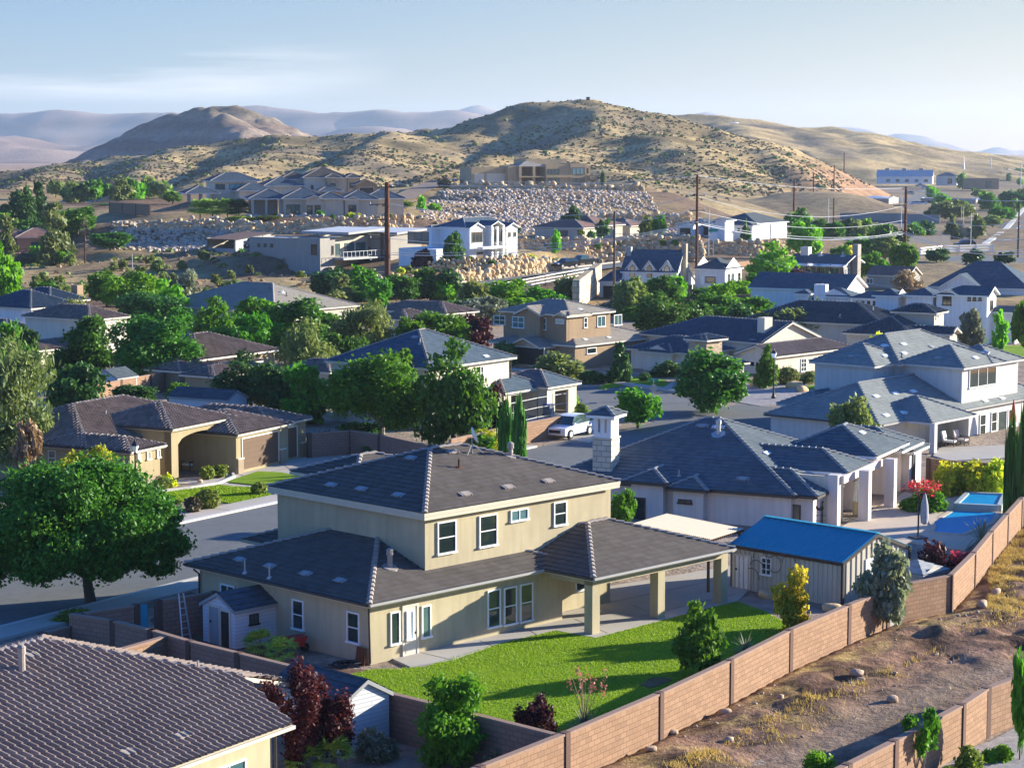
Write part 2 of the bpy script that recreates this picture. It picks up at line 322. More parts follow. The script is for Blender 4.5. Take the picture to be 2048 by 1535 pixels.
def hip_polys(a0, a1, b0, b1, z, s, g=()):
    W, Dp = a1-a0, b1-b0
    if W >= Dp:
        h = Dp/2; zr = z+s*h; m = (b0+b1)/2; l = a0 if 'a0' in g else a0+h; r = a1 if 'a1' in g else a1-h
        P, Q = (l, m, zr), (r, m, zr)
        A, B, C, E = (a0, b0, z), (a1, b0, z), (a1, b1, z), (a0, b1, z)
        sq = abs(r-l) < 1e-6
        ps = [[A, B, Q] if sq else [A, B, Q, P], [C, E, P] if sq else [C, E, P, Q]]
        if 'a0' not in g: ps.append([E, A, P])
        if 'a1' not in g: ps.append([B, C, Q])
    else:
        h = W/2; zr = z+s*h; m = (a0+a1)/2; l = b0 if 'b0' in g else b0+h; r = b1 if 'b1' in g else b1-h
        P, Q = (m, l, zr), (m, r, zr)
        A, B, C, E = (a0, b0, z), (a1, b0, z), (a1, b1, z), (a0, b1, z)
        ps = [[E, A, P, Q], [B, C, Q, P]]
        if 'b0' not in g: ps.append([A, B, P])
        if 'b1' not in g: ps.append([C, E, Q])
    return ps
WST = {'dh': ('white', 'glass', 'h'), 'sl': ('white', 'glass', 'v'), 'fx': ('white', 'glass', ''), 'fxd': ('dark', 'glass', ''), 'dhd': ('dark', 'glass', 'h'), 'fxt': ('dark', 'glass_t', ''), 'sld': ('dark', 'glass_t', 'v'), 'gr': ('white', 'glass', '23'), 'grd': ('dark', 'glass', '22'),
       'w3': ('white', 'glass', 'vv'), 'w3d': ('dark', 'glass', 'vv'), 'slb': ('white', 'glass_b', 'v'), 'dhb': ('white', 'glass_b', 'h'), 'crb': ('white', 'glass_b', 'hv'), 'lt': ('trim', 'glass_l', ''), 'dht': ('trim', 'glass', 'h'), 'fxtr': ('trim', 'glass', ''), 'bl': ('white', 'glass_l', ''), 'gl3': ('dark', 'glass_b', 'vv'), 'gdr': ('dark', 'glass', 'v')}
class House:
    def __init__(s, name, label, cat, N, ze, th, zg=0, wall='st_tan', roof='t_brown', kind='flat', sl=.33, o=.5, fas='fas', cap='cap', Y=None, gut=None, near=True, group=None):
        p = D(N[0], N[1], Y) if Y else G(N[0], N[1], zg+ze)
        if Y: zg = p[2]-ze
        s.zg = zg; s.O = np.array([p[0], p[1], zg]); s.th = rad(th); s.root = empty(name, tuple(s.O), s.th, label, cat, group)
        s.d = dict(wall=wall, roof=roof, kind=kind, sl=sl, o=o, fas=fas, cap=cap, gut=gut, near=near); s.b = []; s.rp = []; s.wm = MB(); s.ze = ze
    def lray(s, u, v):
        r = ray(u, v); c, n = cos(s.th), sin(s.th); e = EYE-s.O
        f = lambda q: Vector((q[0]*c+q[1]*n, -q[0]*n+q[1]*c, q[2])); return f(e), f(r)
    def e(s, u, v, z):
        o, r = s.lray(u, v); t = (z-o.z)/r.z; return o+r*t
    def blk(s, N=None, R=None, L=None, ze=None, z0=0, rt='hip', g=(), skip='', **kw):
        k = dict(s.d); k.update(kw); ze = s.ze if ze is None else ze
        q = lambda p: (0, 0) if p is None else (p if isinstance(p, list) else s.e(p[0], p[1], ze)[:2])
        a0, b0 = q(N); a1 = a0+R if isinstance(R, (int, float)) else q(R)[0]; b1 = b0+L if isinstance(L, (int, float)) else q(L)[1]
        o = k['o']; i = len(s.b); ep = .004*i; W = M[k['wall'] or 'st_tan']
        x0, x1, y0, y1 = a0+o+ep, a1-o-ep, b0+o+ep, b1-o-ep; sl = k['sl']; m = s.wm
        s.b.append(dict(a0=a0, a1=a1, b0=b0, b1=b1, x0=x0, x1=x1, y0=y0, y1=y1, ze=ze, z0=z0))
        if rt == 'flat':
            zt = ze
            m.box(x0, x1, y0, y1, z0, zt-.25, W)
            for c in ((x0, x1, y0, y0+.2), (x0, x1, y1-.2, y1), (x0, x0+.2, y0+.2, y1-.2), (x1-.2, x1, y0+.2, y1-.2)): m.box(*c, zt-.25, zt, W)
            mb = MB(); mb.poly([(x0+.2, y0+.2, zt-.24), (x1-.2, y0+.2, zt-.24), (x1-.2, y1-.2, zt-.24), (x0+.2, y1-.2, zt-.24)], M[k['roof']]); mb.build('roof', s.root)
            return i
        if rt in ('sa', 'sb', 'slab'):
            up = {'sa': lambda a, b: ze+sl*(a-a0), 'sb': lambda a, b: ze+sl*(b-b0), 'slab': lambda a, b: ze}[rt]
            ps = [[(a, b, up(a, b)) for a, b in ((a0, b0), (a1, b0), (a1, b1), (a0, b1))]]
            top = lambda a, b: up(a, b)-.14
        else:
            ps = hip_polys(a0, a1, b0, b1, ze, sl, g); h = min(a1-a0, b1-b0)/2
            top = lambda a, b: ze+sl*o-.12
        if k['roof']:
            roof_mesh('roof', ps, M[k['roof']], k['kind'], s.root, M[k['fas']], M[k['cap']] if k['cap'] else None, near=k['near'])
            for p in ps: s.rp.append([Vector(c) for c in p])
            if k['gut']:
                gb = MB()
                if 'b0' not in g: gb.bar((a0, b0-.05, ze-.04), (a1, b0-.05, ze-.04), .1, .1, M[k['gut']])
                if 'a0' not in g: gb.bar((a0-.05, b0+.02, ze-.04), (a0-.05, b1, ze-.04), .1, .1, M['gutd'])
                gb.build('gutter', s.root)
        cs = {'R': ((x0, y0), (x1, y0)), 'B': ((x1, y0), (x1, y1)), 'F': ((x1, y1), (x0, y1)), 'L': ((x0, y1), (x0, y0))}
        for f, (p, q2) in cs.items():
            if f in skip or not k['wall']: continue
            gk = {'R': 'b0', 'B': 'a1', 'F': 'b1', 'L': 'a0'}[f]; T = top
            pts = [(p[0], p[1], z0), (q2[0], q2[1], z0), (q2[0], q2[1], T(*q2)), (p[0], p[1], T(*p))]
            if rt == 'hip' and gk in g:
                mid = ((p[0]+q2[0])/2, (p[1]+q2[1])/2); hl = math.hypot(q2[0]-p[0], q2[1]-p[1])/2
                pts.insert(3, (mid[0], mid[1], ze+sl*(hl+o)-.12))
            m.poly(pts, W)
        return i
    def pl(s, bi, f, u, v):
        b = s.b[bi]; o, r = s.lray(u, v)
        if f in 'RF': t = (b['y0' if f == 'R' else 'y1']-o.y)/r.y
        else: t = (b['x0' if f == 'L' else 'x1']-o.x)/r.x
        p = o+r*t; return (p.x if f in 'RF' else p.y), p.z
    def win(s, bi, f, box, st='dh', name='window'):
        t0, z1 = s.pl(bi, f, box[0], box[1]); t1, z0 = s.pl(bi, f, box[2], box[3]); return s.winl(bi, f, min(t0, t1), max(t0, t1), min(z0, z1), max(z0, z1), st, name)
    def winl(s, bi, f, t0, t1, z0, z1, st='dh', name='window', off=0):
        b = s.b[bi]; fm, gm, kd = WST[st]; fm = M[fm]; wd = .07 if s.O[1] < 220 else .1
        if f in 'RF': c = b['y0'] if f == 'R' else b['y1']; sg = -1 if f == 'R' else 1; P = lambda t, z, d: (t, c+sg*(d+off), z)
        else: c = b['x0'] if f == 'L' else b['x1']; sg = -1 if f == 'L' else 1; P = lambda t, z, d: (c+sg*(d+off), t, z)
        def bx(mb, ta, tb, za, zb, d0, d1, mat):
            p, q = P(ta, za, d0), P(tb, zb, d1); mb.box(min(p[0], q[0]), max(p[0], q[0]), min(p[1], q[1]), max(p[1], q[1]), za, zb, mat)
        mb = MB(); D1 = .07
        bx(mb, t0, t1, z1-wd, z1, .0, D1, fm); bx(mb, t0-.04, t1+.04, z0-.02, z0+wd, .0, D1+.05, fm); bx(mb, t0, t0+wd, z0+wd, z1-wd, .0, D1, fm); bx(mb, t1-wd, t1, z0+wd, z1-wd, .0, D1, fm)
        nv = kd.count('v') if not kd.isdigit() else int(kd[0])-1; nh = kd.count('h') if not kd.isdigit() else int(kd[1])-1; tw = wd*.7
        for i in range(nv): x = t0+(t1-t0)*(i+1)/(nv+1); bx(mb, x-tw/2, x+tw/2, z0+wd, z1-wd, .02, .06, fm)
        for i in range(nh): z = z0+(z1-z0)*(i+1)/(nh+1); bx(mb, t0+wd, t1-wd, z-tw/2, z+tw/2, .02, .055, fm)
        w = mb.build(name, s.root); pb = MB(); bx(pb, t0+wd*.5, t1-wd*.5, z0+wd*.5, z1-wd*.5, .012, .03, M[gm]); pb.build('pane', w); return w
    def door(s, bi, f, box, mat='white', panels=0, name='door'):
        t0, z1 = s.pl(bi, f, box[0], box[1]); t1, z0 = s.pl(bi, f, box[2], box[3]); s.doorl(bi, f, min(t0, t1), max(t0, t1), min(z0, z1), max(z0, z1), mat, panels, name)
    def doorl(s, bi, f, t0, t1, z0, z1, mat='white', panels=0, name='door', fr=None):
        b = s.b[bi]; z0 = max(z0, b['z0']+.01)
        if f in 'RF': c = b['y0'] if f == 'R' else b['y1']; sg = -1 if f == 'R' else 1; ax = (1, 0, 0); nn = (0, sg, 0); P = lambda t, z, d: Vector((t, c+sg*d, z))
        else: c = b['x0'] if f == 'L' else b['x1']; sg = -1 if f == 'L' else 1; P = lambda t, z, d: Vector((c+sg*d, t, z))
        def bx(mb, ta, tb, za, zb, d0, d1, mm):
            p, q = P(ta, za, d0), P(tb, zb, d1); mb.box(min(p.x, q.x), max(p.x, q.x), min(p.y, q.y), max(p.y, q.y), za, zb, mm)
        mb = MB(); bx(mb, t0, t1, z0, z1, 0, .03, M[mat])
        if panels:
            h = (z1-z0)/panels
            for i in range(panels): bx(mb, t0+.04, t1-.04, z0+h*i+.025, z0+h*(i+1)-.025, .025, .05, M[mat])
        else: bx(mb, t0+.1, t1-.1, z0+.15, z1-.15, .025, .045, M[mat])
        d = mb.build(name, s.root); fb = MB(); F = M[fr or 'trim']
        bx(fb, t0-.1, t0, z0, z1+.1, 0, .06, F); bx(fb, t1, t1+.1, z0, z1+.1, 0, .06, F); bx(fb, t0, t1, z1, z1+.1, 0, .06, F); fb.build('door_frame', d)
        hb = MB(); x = t1-.12 if not panels else (t0+t1)/2; bx(hb, x-.03, x+.03, z0+.95 if not panels else z0+.25, z0+1.05 if not panels else z0+.3, .03, .1, M['black']); hb.build('handle', d)
    def col(s, a, b, w, z0, z1, mat=None, name='column', foot=None):
        mb = MB(); mb.box(a, a+w, b, b+w, z0, z1, M[mat or s.d['wall']])
        if foot: mb.box(a-.05, a+w+.05, b-.05, b+w+.05, z0, z0+1.0, M[foot]); mb.box(a-.09, a+w+.09, b-.09, b+w+.09, z0+1.0, z0+1.08, M['trim'])
        return mb.build(name, s.root)
    def ron(s, u, v):
        o, r = s.lray(u, v); best = None
        for q in s.rp:
            n, ua, va = axes(q); dn = r.dot(n)
            if abs(dn) < 1e-9: continue
            t = (q[0]-o).dot(n)/dn; p = o+r*t; c = sum(q, Vector())/len(q); ok = True
            for i in range(len(q)):
                e = q[(i+1) % len(q)]-q[i]
                if e.cross(p-q[i]).dot(n)*e.cross(c-q[i]).dot(n) < 0: ok = False; break
            if ok and t > 0 and (best is None or t < best[0]): best = (t, p, n, ua, va)
        return best
    def vent(s, u, v, mat='cap', w=.42):
        h = s.ron(u, v)
        if not h: print('vent miss', s.root.name, u, v); return
        _, p, n, ua, va = h; mb = MB(); X = lambda x, y, z: p+ua*x+va*y+n*z
        def bx(x0, x1, y0, y1, z0, z1, m):
            vs = [X(x, y, z) for z in (z0, z1) for x, y in ((x0, y0), (x1, y0), (x1, y1), (x0, y1))]
            mb.raw(vs, [(3, 2, 1, 0), (4, 5, 6, 7), (0, 1, 5, 4), (1, 2, 6, 5), (2, 3, 7, 6), (3, 0, 4, 7)], m)
        bx(-w/2, w/2, -.17, .17, .02, .10, M[mat]); bx(-w/2-.05, -w/2+.02, -.18, .18, .02, .075, M['dark']); bx(w/2-.02, w/2+.05, -.18, .18, .02, .075, M['dark']); bx(-w/2-.12, -w/2-.05, -.17, .17, .02, .09, M[mat]); bx(w/2+.05, w/2+.12, -.17, .17, .02, .09, M[mat])
        return mb.build('roof_vent', s.root)
    def pipe(s, u, v, hh=.5, r=.05, mat='steel', capr=None, name='vent_pipe'):
        h = s.ron(u, v)
        if not h: print('pipe miss', s.root.name, u, v); return
        _, p, n, ua, va = h; mb = MB(); mb.tube([p-Vector((0, 0, .1)), p+Vector((0, 0, hh))], r, 10, M[mat]); mb.tube([p+n*.02, p+n*.06], [r*3.4, r*3], 8, M[mat])
        if capr: mb.tube([p+Vector((0, 0, hh-.1)), p+Vector((0, 0, hh+.12))], [capr, capr*.9], 10, M[mat]); mb.tube([p+Vector((0, 0, hh+.12)), p+Vector((0, 0, hh+.2))], [capr*1.1, capr*.4], 10, M[mat])
        return mb.build(name, s.root)
    def box(s, name, x0, x1, y0, y1, z0, z1, mat): mb = MB(); mb.box(x0, x1, y0, y1, z0, z1, M[mat]); return mb.build(name, s.root)
    def fin(s):
        uvw = s.wm
        for i, f in enumerate(uvw.f):                     # wall UVs in metres
            pts = [Vector(uvw.v[j]) for j in f]; n, u, v = axes(pts) if len(pts) > 2 else (0, 0, 0)
            if abs(n.z) < .5:
                hx = Vector((-n.y, n.x, 0)).normalized(); uvw.uv[i] = [(p.dot(hx), p.z) for p in pts]
            else: uvw.uv[i] = [(p.x, p.y) for p in pts]
        return uvw.build('wall', s.root, fix=False) if uvw.f else None
def wallrun(pts, h, mats, th=.2, posts=6.0, name='block_wall', label='', cat='wall', group=None, z=None, cap=True, base=-.3, zb=None):
    """masonry garden wall along world xy points"""
    r = empty(name, (pts[0][0], pts[0][1], 0), 0, label, cat, group); o = Vector((pts[0][0], pts[0][1], 0)); mb = MB(); cb = MB(); pp = []; run = 0
    zz = z or [0]*len(pts)
    for i in range(len(pts)-1):
        p = Vector((*pts[i][:2], 0))-o; q = Vector((*pts[i+1][:2], 0))-o; d = (q-p); ln = d.length; d.normalize(); n = Vector((d.y, -d.x, 0))*th/2; hh = h[i] if isinstance(h, (list, tuple)) else h
        z0, z1 = zz[i], zz[i+1]; P = [p+n, q+n, q-n, p-n]; Z = [z0, z1, z1, z0]; b = [Vector((a.x, a.y, c+base)) for a, c in zip(P, Z)]; t = [Vector((a.x, a.y, c+hh)) for a, c in zip(P, Z)]
        for j, (k, l) in enumerate(((0, 1), (1, 2), (2, 3), (3, 0))):
            us = [run, run+ln] if j in (0, 2) else [0, th]
            if j == 2: us = us[::-1]
            mb.poly([b[k], b[l], t[l], t[k]], mats[0], [(us[0], b[k].z), (us[1], b[l].z), (us[1], t[l].z), (us[0], t[k].z)])
        if cap:
            e = Vector((0, 0, .08)); n2 = n*1.3; c0 = [p+n2, q+n2, q-n2, p-n2]; c1 = [Vector((a.x, a.y, c+hh)) for a, c in zip(c0, Z)]; cb.raw(c1+[a+e for a in c1], [(3, 2, 1, 0), (4, 5, 6, 7), (0, 1, 5, 4), (1, 2, 6, 5), (2, 3, 7, 6), (3, 0, 4, 7)], mats[1])
        else: mb.poly(t, mats[0])
        if posts:
            k = max(1, round(ln/posts))
            for j in range(k+(1 if i == len(pts)-2 else 0)): c = p+d*(ln*j/k); zc = z0+(z1-z0)*j/k; pp.append((c, zc, hh, d))
        run += ln
    mb.build('wall', r, fix=False)
    if cap: cb.build('coping', r)
    for c, zc, hh, d in pp:
        pb = MB(); pb.bar(c+Vector((0, 0, zc+base)), c+Vector((0, 0, zc+hh+.1)), th+.09, th+.09, mats[2], up=d); pb.build('post', r)
    return r
# ------------------------------------------------------------ terrain
ANC = []
for u in range(-400, 2500, 150):
    for v in (660, 620, 590): p = G(u, v); ANC.append((p[0], p[1], 0))
for u in range(1480, 2500, 110):
    for v in (560, 520, 480, 450, 425, 400): p = G(u, v); ANC.append((p[0], p[1], 0))
for u, v, Y in ((60, 560, 352), (200, 560, 352), (60, 530, 392), (160, 530, 390), (-200, 540, 380), (-200, 500, 430), (60, 500, 430), (-100, 460, 500), (120, 470, 470), (260, 520, 385), (330, 545, 365), (420, 560, 352), (520, 585, 322), (520, 560, 338), (590, 550, 360), (690, 540, 362), (525, 508, 372), (470, 508, 385), (420, 500, 395), (330, 505, 395), (260, 500, 402), (240, 445, 432), (340, 448, 430), (440, 447, 428), (520, 472, 398), (600, 474, 396), (250, 425, 470), (380, 425, 460), (500, 432, 432), (620, 432, 430), (745, 434, 428), (640, 476, 392), (760, 476, 392), (800, 440, 425),
      (450, 400, 480), (600, 398, 485), (720, 392, 490), (300, 400, 560), (150, 410, 560), (0, 410, 600), (820, 540, 352), (870, 528, 358), (1000, 522, 365), (1040, 498, 378), (1000, 560, 345), (900, 575, 334), (1100, 545, 362), (1160, 535, 372), (1100, 500, 392), (1190, 545, 362), (1250, 515, 398), (1400, 512, 400), (1250, 478, 425), (1390, 476, 425), (1400, 550, 360), (1300, 545, 365), (1060, 478, 428), (1180, 480, 428), (1310, 478, 428),
      (900, 468, 450), (1000, 462, 458), (1100, 462, 460), (1200, 466, 458), (1330, 470, 455), (850, 410, 560), (900, 382, 592), (1000, 378, 600), (1100, 378, 602), (1200, 380, 602), (1280, 385, 600), (1340, 430, 500), (950, 371, 640), (1100, 371, 640), (1200, 372, 640), (800, 400, 540), (790, 420, 480), (900, 440, 500), (1380, 474, 438), (1560, 478, 440), (1480, 474, 450), (1640, 505, 415), (1700, 520, 400)):
    p = D(u, v, Y); ANC.append(tuple(p))
for x in range(-320, 400, 60): ANC.append((x, 700, 8 if x < 130 else 0)); ANC.append((x, 900, 6 if x < 130 else 0))
ANC = np.array(ANC)
def zlocal(X, Y):
    X = np.asarray(X, float); Y = np.asarray(Y, float); z = np.zeros(X.shape); m = (Y > 262) & (Y < 1100)
    if m.any():
        x = X[m]; y = Y[m]; d2 = (x[:, None]-ANC[None, :, 0])**2+((y[:, None]-ANC[None, :, 1])*.8)**2+4; w = d2**-1.9
        zz = (w*ANC[None, :, 2]).sum(1)/w.sum(1); f = np.clip((y-262)/25, 0, 1)*np.clip((1100-y)/250, 0, 1); z[m] = zz*f
    return z
def gz(x, y): return float(zlocal(np.array([x]), np.array([y]))[0])
def colmesh(o, cols):
    a = o.data.color_attributes.new('Col', 'FLOAT_COLOR', 'POINT'); a.data.foreach_set('color', np.c_[cols, np.ones(len(cols))].astype(np.float32).ravel())
def gridfaces(nr, nc):
    i = np.arange(nr-1)[:, None]*nc+np.arange(nc-1)[None, :]; i = i.ravel(); return np.c_[i, i+1, i+nc+1, i+nc]
def lerp(a, b, t): return np.array(a)[None, :]*(1-t[:, None])+np.array(b)[None, :]*t[:, None]
ph = np.radians(np.linspace(-24, 24, 380)); rr = np.r_[np.linspace(45, 262, 40), np.linspace(265, 700, 150), np.geomspace(712, 15000, 70)]
PH, RR = np.meshgrid(ph, rr); X = (RR*np.sin(PH)).ravel(); Y = (RR*np.cos(PH)).ravel(); Z = zlocal(X, Y)+np.where(Y > 290, fbm(X/9, Y/9, 4)*.5, 0)
Z = np.where(Y > 1100, -.5-fbm(X/300, Y/300)*0, Z)-.02
MATT = m_attr('dry_terrain'); t = np.clip(fbm(X/30, Y/30, 5)*1.6+.5, 0, 1); C = lerp((.20, .125, .075), (.40, .29, .14), t); C[Y < 285] = (.33, .26, .20)
s = np.clip((X-20)/60, 0, 1)*(Y > 330); C = C*(1-.5*s[:, None])+np.array((.20, .165, .12))*.5*s[:, None]
f = np.clip((Y-1200)/1800, 0, 1); C = C*(1-f[:, None])+lerp((.36, .22, .15), (.42, .30, .22), np.clip(fbm(X/400, Y/200)+.5, 0, 1))*f[:, None]
o = np_obj('ground', np.c_[X, Y, Z], gridfaces(len(rr), len(ph)), [MATT], smooth=True); colmesh(o, C); tag(o, kind='structure')
# ---- hills from crest lines
def crest(pts): return np.array([D(*p) for p in pts])
def field(X, Y, c, k, kb=None, rnd=10):
    best = np.full(X.shape, -99.)
    for p, q in zip(c[:-1], c[1:]):
        d = q[:2]-p[:2]; l = d@d; t = np.clip(((X-p[0])*d[0]+(Y-p[1])*d[1])/l, 0, 1); dx = X-(p[0]+t*d[0]); dy = Y-(p[1]+t*d[1]); dist = np.hypot(dx, dy)
        side = np.sign(d[0]*dy-d[1]*dx); kk = np.where(side < 0, k, kb if kb is not None else k); best = np.maximum(best, p[2]+t*(q[2]-p[2])-kk*(np.sqrt(dist**2+rnd**2)-rnd))
    return best
def smax(a, b, k=2.0):
    h = np.clip(.5+.5*(a-b)/k, 0, 1); return b*(1-h)+a*h+k*h*(1-h)
SP_ = [([(-140, 352, 1000), (0, 343, 1000), (120, 328, 1000), (250, 305, 1000), (400, 286, 1000), (560, 271, 1000), (760, 257, 1000), (900, 242, 1000), (980, 229, 1000), (1090, 206, 1000), (1180, 200, 1000), (1240, 212, 1000), (1330, 240, 990), (1420, 264, 970), (1500, 296, 940), (1600, 324, 960), (1700, 346, 1000), (1740, 360, 1060)], .3, .35, 10),
       ([(1190, 203, 1000), (1200, 232, 950), (1170, 268, 890), (1090, 296, 830), (985, 316, 770), (880, 348, 700), (800, 380, 650)], .50, .33, 5),
       ([(800, 256, 1000), (745, 292, 880), (690, 322, 800), (610, 352, 720)], .48, .2, 5), ([(560, 271, 1000), (520, 300, 880), (440, 338, 790), (380, 370, 720)], .45, .2, 5), ([(330, 296, 1000), (285, 332, 880), (235, 368, 780), (190, 395, 700)], .45, .2, 5), ([(120, 328, 1000), (70, 350, 880), (20, 380, 780)], .45, .2, 5),
       ([(1250, 214, 1000), (1320, 280, 880), (1370, 340, 770), (1400, 395, 690), (1420, 440, 600)], .22, .3, 14), ([(1110, 300, 840), (1180, 335, 760), (1240, 365, 680)], .22, .2, 10), ([(1490, 292, 940), (1545, 322, 860), (1605, 350, 810)], .45, .42, 6), ([(1420, 264, 970), (1440, 320, 860), (1490, 372, 760), (1520, 410, 680)], .34, .36, 8)]
HC = [(crest(p), a, b, r) for p, a, b, r in SP_]
def zhill(X, Y):
    z = np.full(X.shape, -9.)
    for c, a, b, r in HC: z = smax(z, field(X, Y, c, a, b, r))
    z = z-.22*np.maximum(0, X-(112+.17*(Y-800)))
    w = np.clip((z-6)/14, 0, 1)
    return z+fbm(X/38, Y/38, 5)*5.0*w+fbm(X/9, Y/9, 3)*.9*w-np.abs(fbm(X/70+9, Y/70, 3))*5*w
xs = np.arange(-330, 330, 2.9); ys = np.arange(560, 1240, 3.4); XX, YY = np.meshgrid(xs, ys); X = XX.ravel(); Y = YY.ravel(); Z = zhill(X, Y)
# level pad of the adobe house and its drive
pc = D(1080, 371, 640); Z = np.minimum(Z, np.where((np.abs(X-pc[0]-2) < 34) & (Y < 668), 9.5, 99))
def gcol(X, Y, Z):
    t = np.clip(fbm(X/22, Y/14, 5)*1.9+.5, 0, 1); c = lerp((.22, .165, .08), (.50, .365, .175), t); d = np.clip(fbm(X/55+5, Y/40, 4)*3-.55, 0, 1); return c*(1-d[:, None]*.6)+np.array((.17, .135, .11))*d[:, None]*.6
C = gcol(X, Y, Z); rd = np.clip((X-95)/25, 0, 1)*np.clip((20-Z)/10, 0, 1); C = C*(1-.7*rd[:, None])+np.array((.40, .21, .12))*.7*rd[:, None]
MATH = m_attr('hill_grass'); o = np_obj('hill', np.c_[X, Y, Z], gridfaces(len(ys), len(xs)), [MATH], smooth=True); colmesh(o, C); tag(o, kind='structure')
HILLG = (xs, ys, Z.reshape(XX.shape))
def hz(x, y):
    i = np.clip(((y-560)/3.4).astype(int), 0, len(ys)-2); j = np.clip(((x+330)/2.9).astype(int), 0, len(xs)-2); fy = (y-560)/3.4-i; fx = (x+330)/2.9-j; g = HILLG[2]
    return (g[i, j]*(1-fx)+g[i, j+1]*fx)*(1-fy)+(g[i+1, j]*(1-fx)+g[i+1, j+1]*fx)*fy
def ridge(name, segs, box, step, colf, mat, namp=3, nsc=60, base=-3):
    xs = np.arange(box[0], box[1], step); ys = np.arange(box[2], box[3], step); XX, YY = np.meshgrid(xs, ys); X = XX.ravel(); Y = YY.ravel(); z = np.full(X.shape, base*1.)
    for pts, a, b, r in segs: z = np.maximum(z, field(X, Y, crest(pts), a, b, r))
    w = np.clip((z-base)/12, 0, 1); z = z+fbm(X/nsc, Y/nsc, 5)*namp*w-np.abs(fbm(X/nsc/.8+3, Y/nsc/.8, 4))*namp*w
    o = np_obj(name, np.c_[X, Y, z], gridfaces(len(ys), len(xs)), [mat], smooth=True); colmesh(o, colf(X, Y, z)); return tag(o, kind='structure')
def ccone(X, Y, Z):
    t = np.sin(Z*.45+fbm(X/25, Y/25)*2.5)*.5+.5; c = lerp((.17, .125, .10), (.30, .235, .18), t); r = np.clip(1-np.abs(Z-22)/5, 0, 1); c = c*(1-r[:, None]*.5)+np.array((.26, .11, .08))*r[:, None]*.5; u = np.clip((Z-40)/8, 0, 1); return c*(1-.5*u[:, None])+np.array((.22, .18, .10))*.5*u[:, None]
ridge('cone_hill', [([(440, 211, 1600), (400, 217, 1610)], .42, .42, 8), ([(440, 212, 1600), (500, 243, 1560), (560, 278, 1500)], .42, .40, 4), ([(410, 216, 1600), (330, 268, 1560), (250, 300, 1500), (170, 322, 1440)], .40, .85, 4), ([(425, 212, 1600), (455, 240, 1520), (500, 290, 1400)], .6, .34, 5)], (-420, -120, 1330, 1760), 3.5, ccone, MATH, 8, 34)
ridge('back_hill', [([(1250, 236, 1750), (1330, 230, 1800), (1400, 232, 1800), (1480, 237, 1800), (1560, 250, 1800), (1640, 254, 1800), (1700, 267, 1800), (1780, 281, 1800), (1850, 292, 1850), (1950, 306, 1950), (2020, 315, 2100)], .2, .28, 14), ([(1560, 250, 1800), (1640, 285, 1500), (1680, 300, 1580)], .36, .2, 8), ([(1420, 235, 1800), (1500, 270, 1500), (1570, 296, 1420)], .34, .2, 8), ([(1700, 267, 1800), (1760, 295, 1500), (1750, 288, 1620)], .34, .2, 8)], (60, 620, 1120, 2150), 6, gcol, MATH, 6, 70)
def cfar(X, Y, Z): return lerp((.22, .15, .13), (.40, .29, .23), np.clip(np.sin(Z*.11+fbm(X/500, Y/500)*3)*.5+.5, 0, 1))
ridge('mesa', [([(-260, 244, 6400), (-60, 236, 6400), (60, 226, 6400), (150, 216, 6400), (240, 219, 6400), (330, 216, 6400), (440, 209, 6400), (560, 213, 6400), (700, 218, 6400), (850, 222, 6400), (925, 227, 6400), (1080, 240, 6400)], .5, .5, 15), ([(-300, 282, 4600), (40, 274, 4600), (200, 286, 4600), (420, 276, 4700), (700, 262, 5000), (900, 262, 5200)], .10, .2, 60), ([(-300, 300, 3600), (0, 296, 3600), (120, 306, 3600), (330, 300, 3600)], .08, .2, 40)], (-2300, 700, 2700, 7200), 26, cfar, MATH, 26, 300, -20)
ridge('far_peak', [([(915, 226, 9500), (955, 212, 9500), (985, 225, 9500)], .3, .3, 10), ([(1380, 231, 9500), (1410, 222, 9500), (1436, 232, 9500)], .3, .3, 10), ([(1600, 252, 9800), (1690, 251, 9800), (1732, 258, 9800), (1740, 268, 9800)], .5, .5, 10), ([(1785, 269, 9800), (1800, 267, 9800), (1850, 272, 9800), (1890, 286, 9800), (1960, 305, 9800)], .5, .5, 10), ([(1940, 306, 9800), (1993, 294, 9800), (2012, 302, 9800), (2300, 300, 9800)], .3, .3, 10)], (-600, 3200, 9000, 10400), 30, cfar, MATH, 12, 300, -30)
def H_(name, label, N, vb, th, Y=None, **kw):
    if Y is None: Y = G(N[0], vb)[1]
    zg = D(N[0], vb, Y)[2]; ze = D(N[0], N[1], Y)[2]-zg
    return House(name, label, kw.pop('cat', 'house'), N, ze, th, zg, Y=Y, **kw)
# ================= main two-storey house
h = House('stucco_house', 'two-storey tan stucco house with brown-grey hip roofs and a columned patio beside the green lawn', 'house', (738, 1209), 2.78, 45.39, sl=.327, gut='gut')
h.blk(R=13, L=12.96)
U1 = h.blk([4.46, 1.31], 13.0, 11.0, 5.98, o=.33, gut=None)
h.blk([10.77, -3.04], 10.17, 8.8, 2.78, wall=None)
q = h.e(482, 1077, 2.78); h.blk([q.x, q.y-7], 9, 7, 2.78, gut=None); h.blk([8.2, 10.2], 6, 5, 5.98, o=.33, gut=None)
fb = MB(); b = h.b[U1]
for a0, a1, b0, b1 in ((b['a0']-.0, b['a1'], b['b0'], b['b0']+.05), (b['a0'], b['a0']+.05, b['b0']+.05, b['b1'])): fb.box(a0+.02, a1-.02, b0+.02, b1, 5.66, 5.92, M['fas'])
fb.build('fascia', h.root)
for q in ((873.5, 1044.1, 911.3, 1102.7), (957.1, 1031.4, 993.6, 1088.8), (1106.4, 1004.4, 1132.2, 1048)): h.win(U1, 'R', q)
h.win(U1, 'R', (1020, 1020, 1055.5, 1037.9), 'slb')
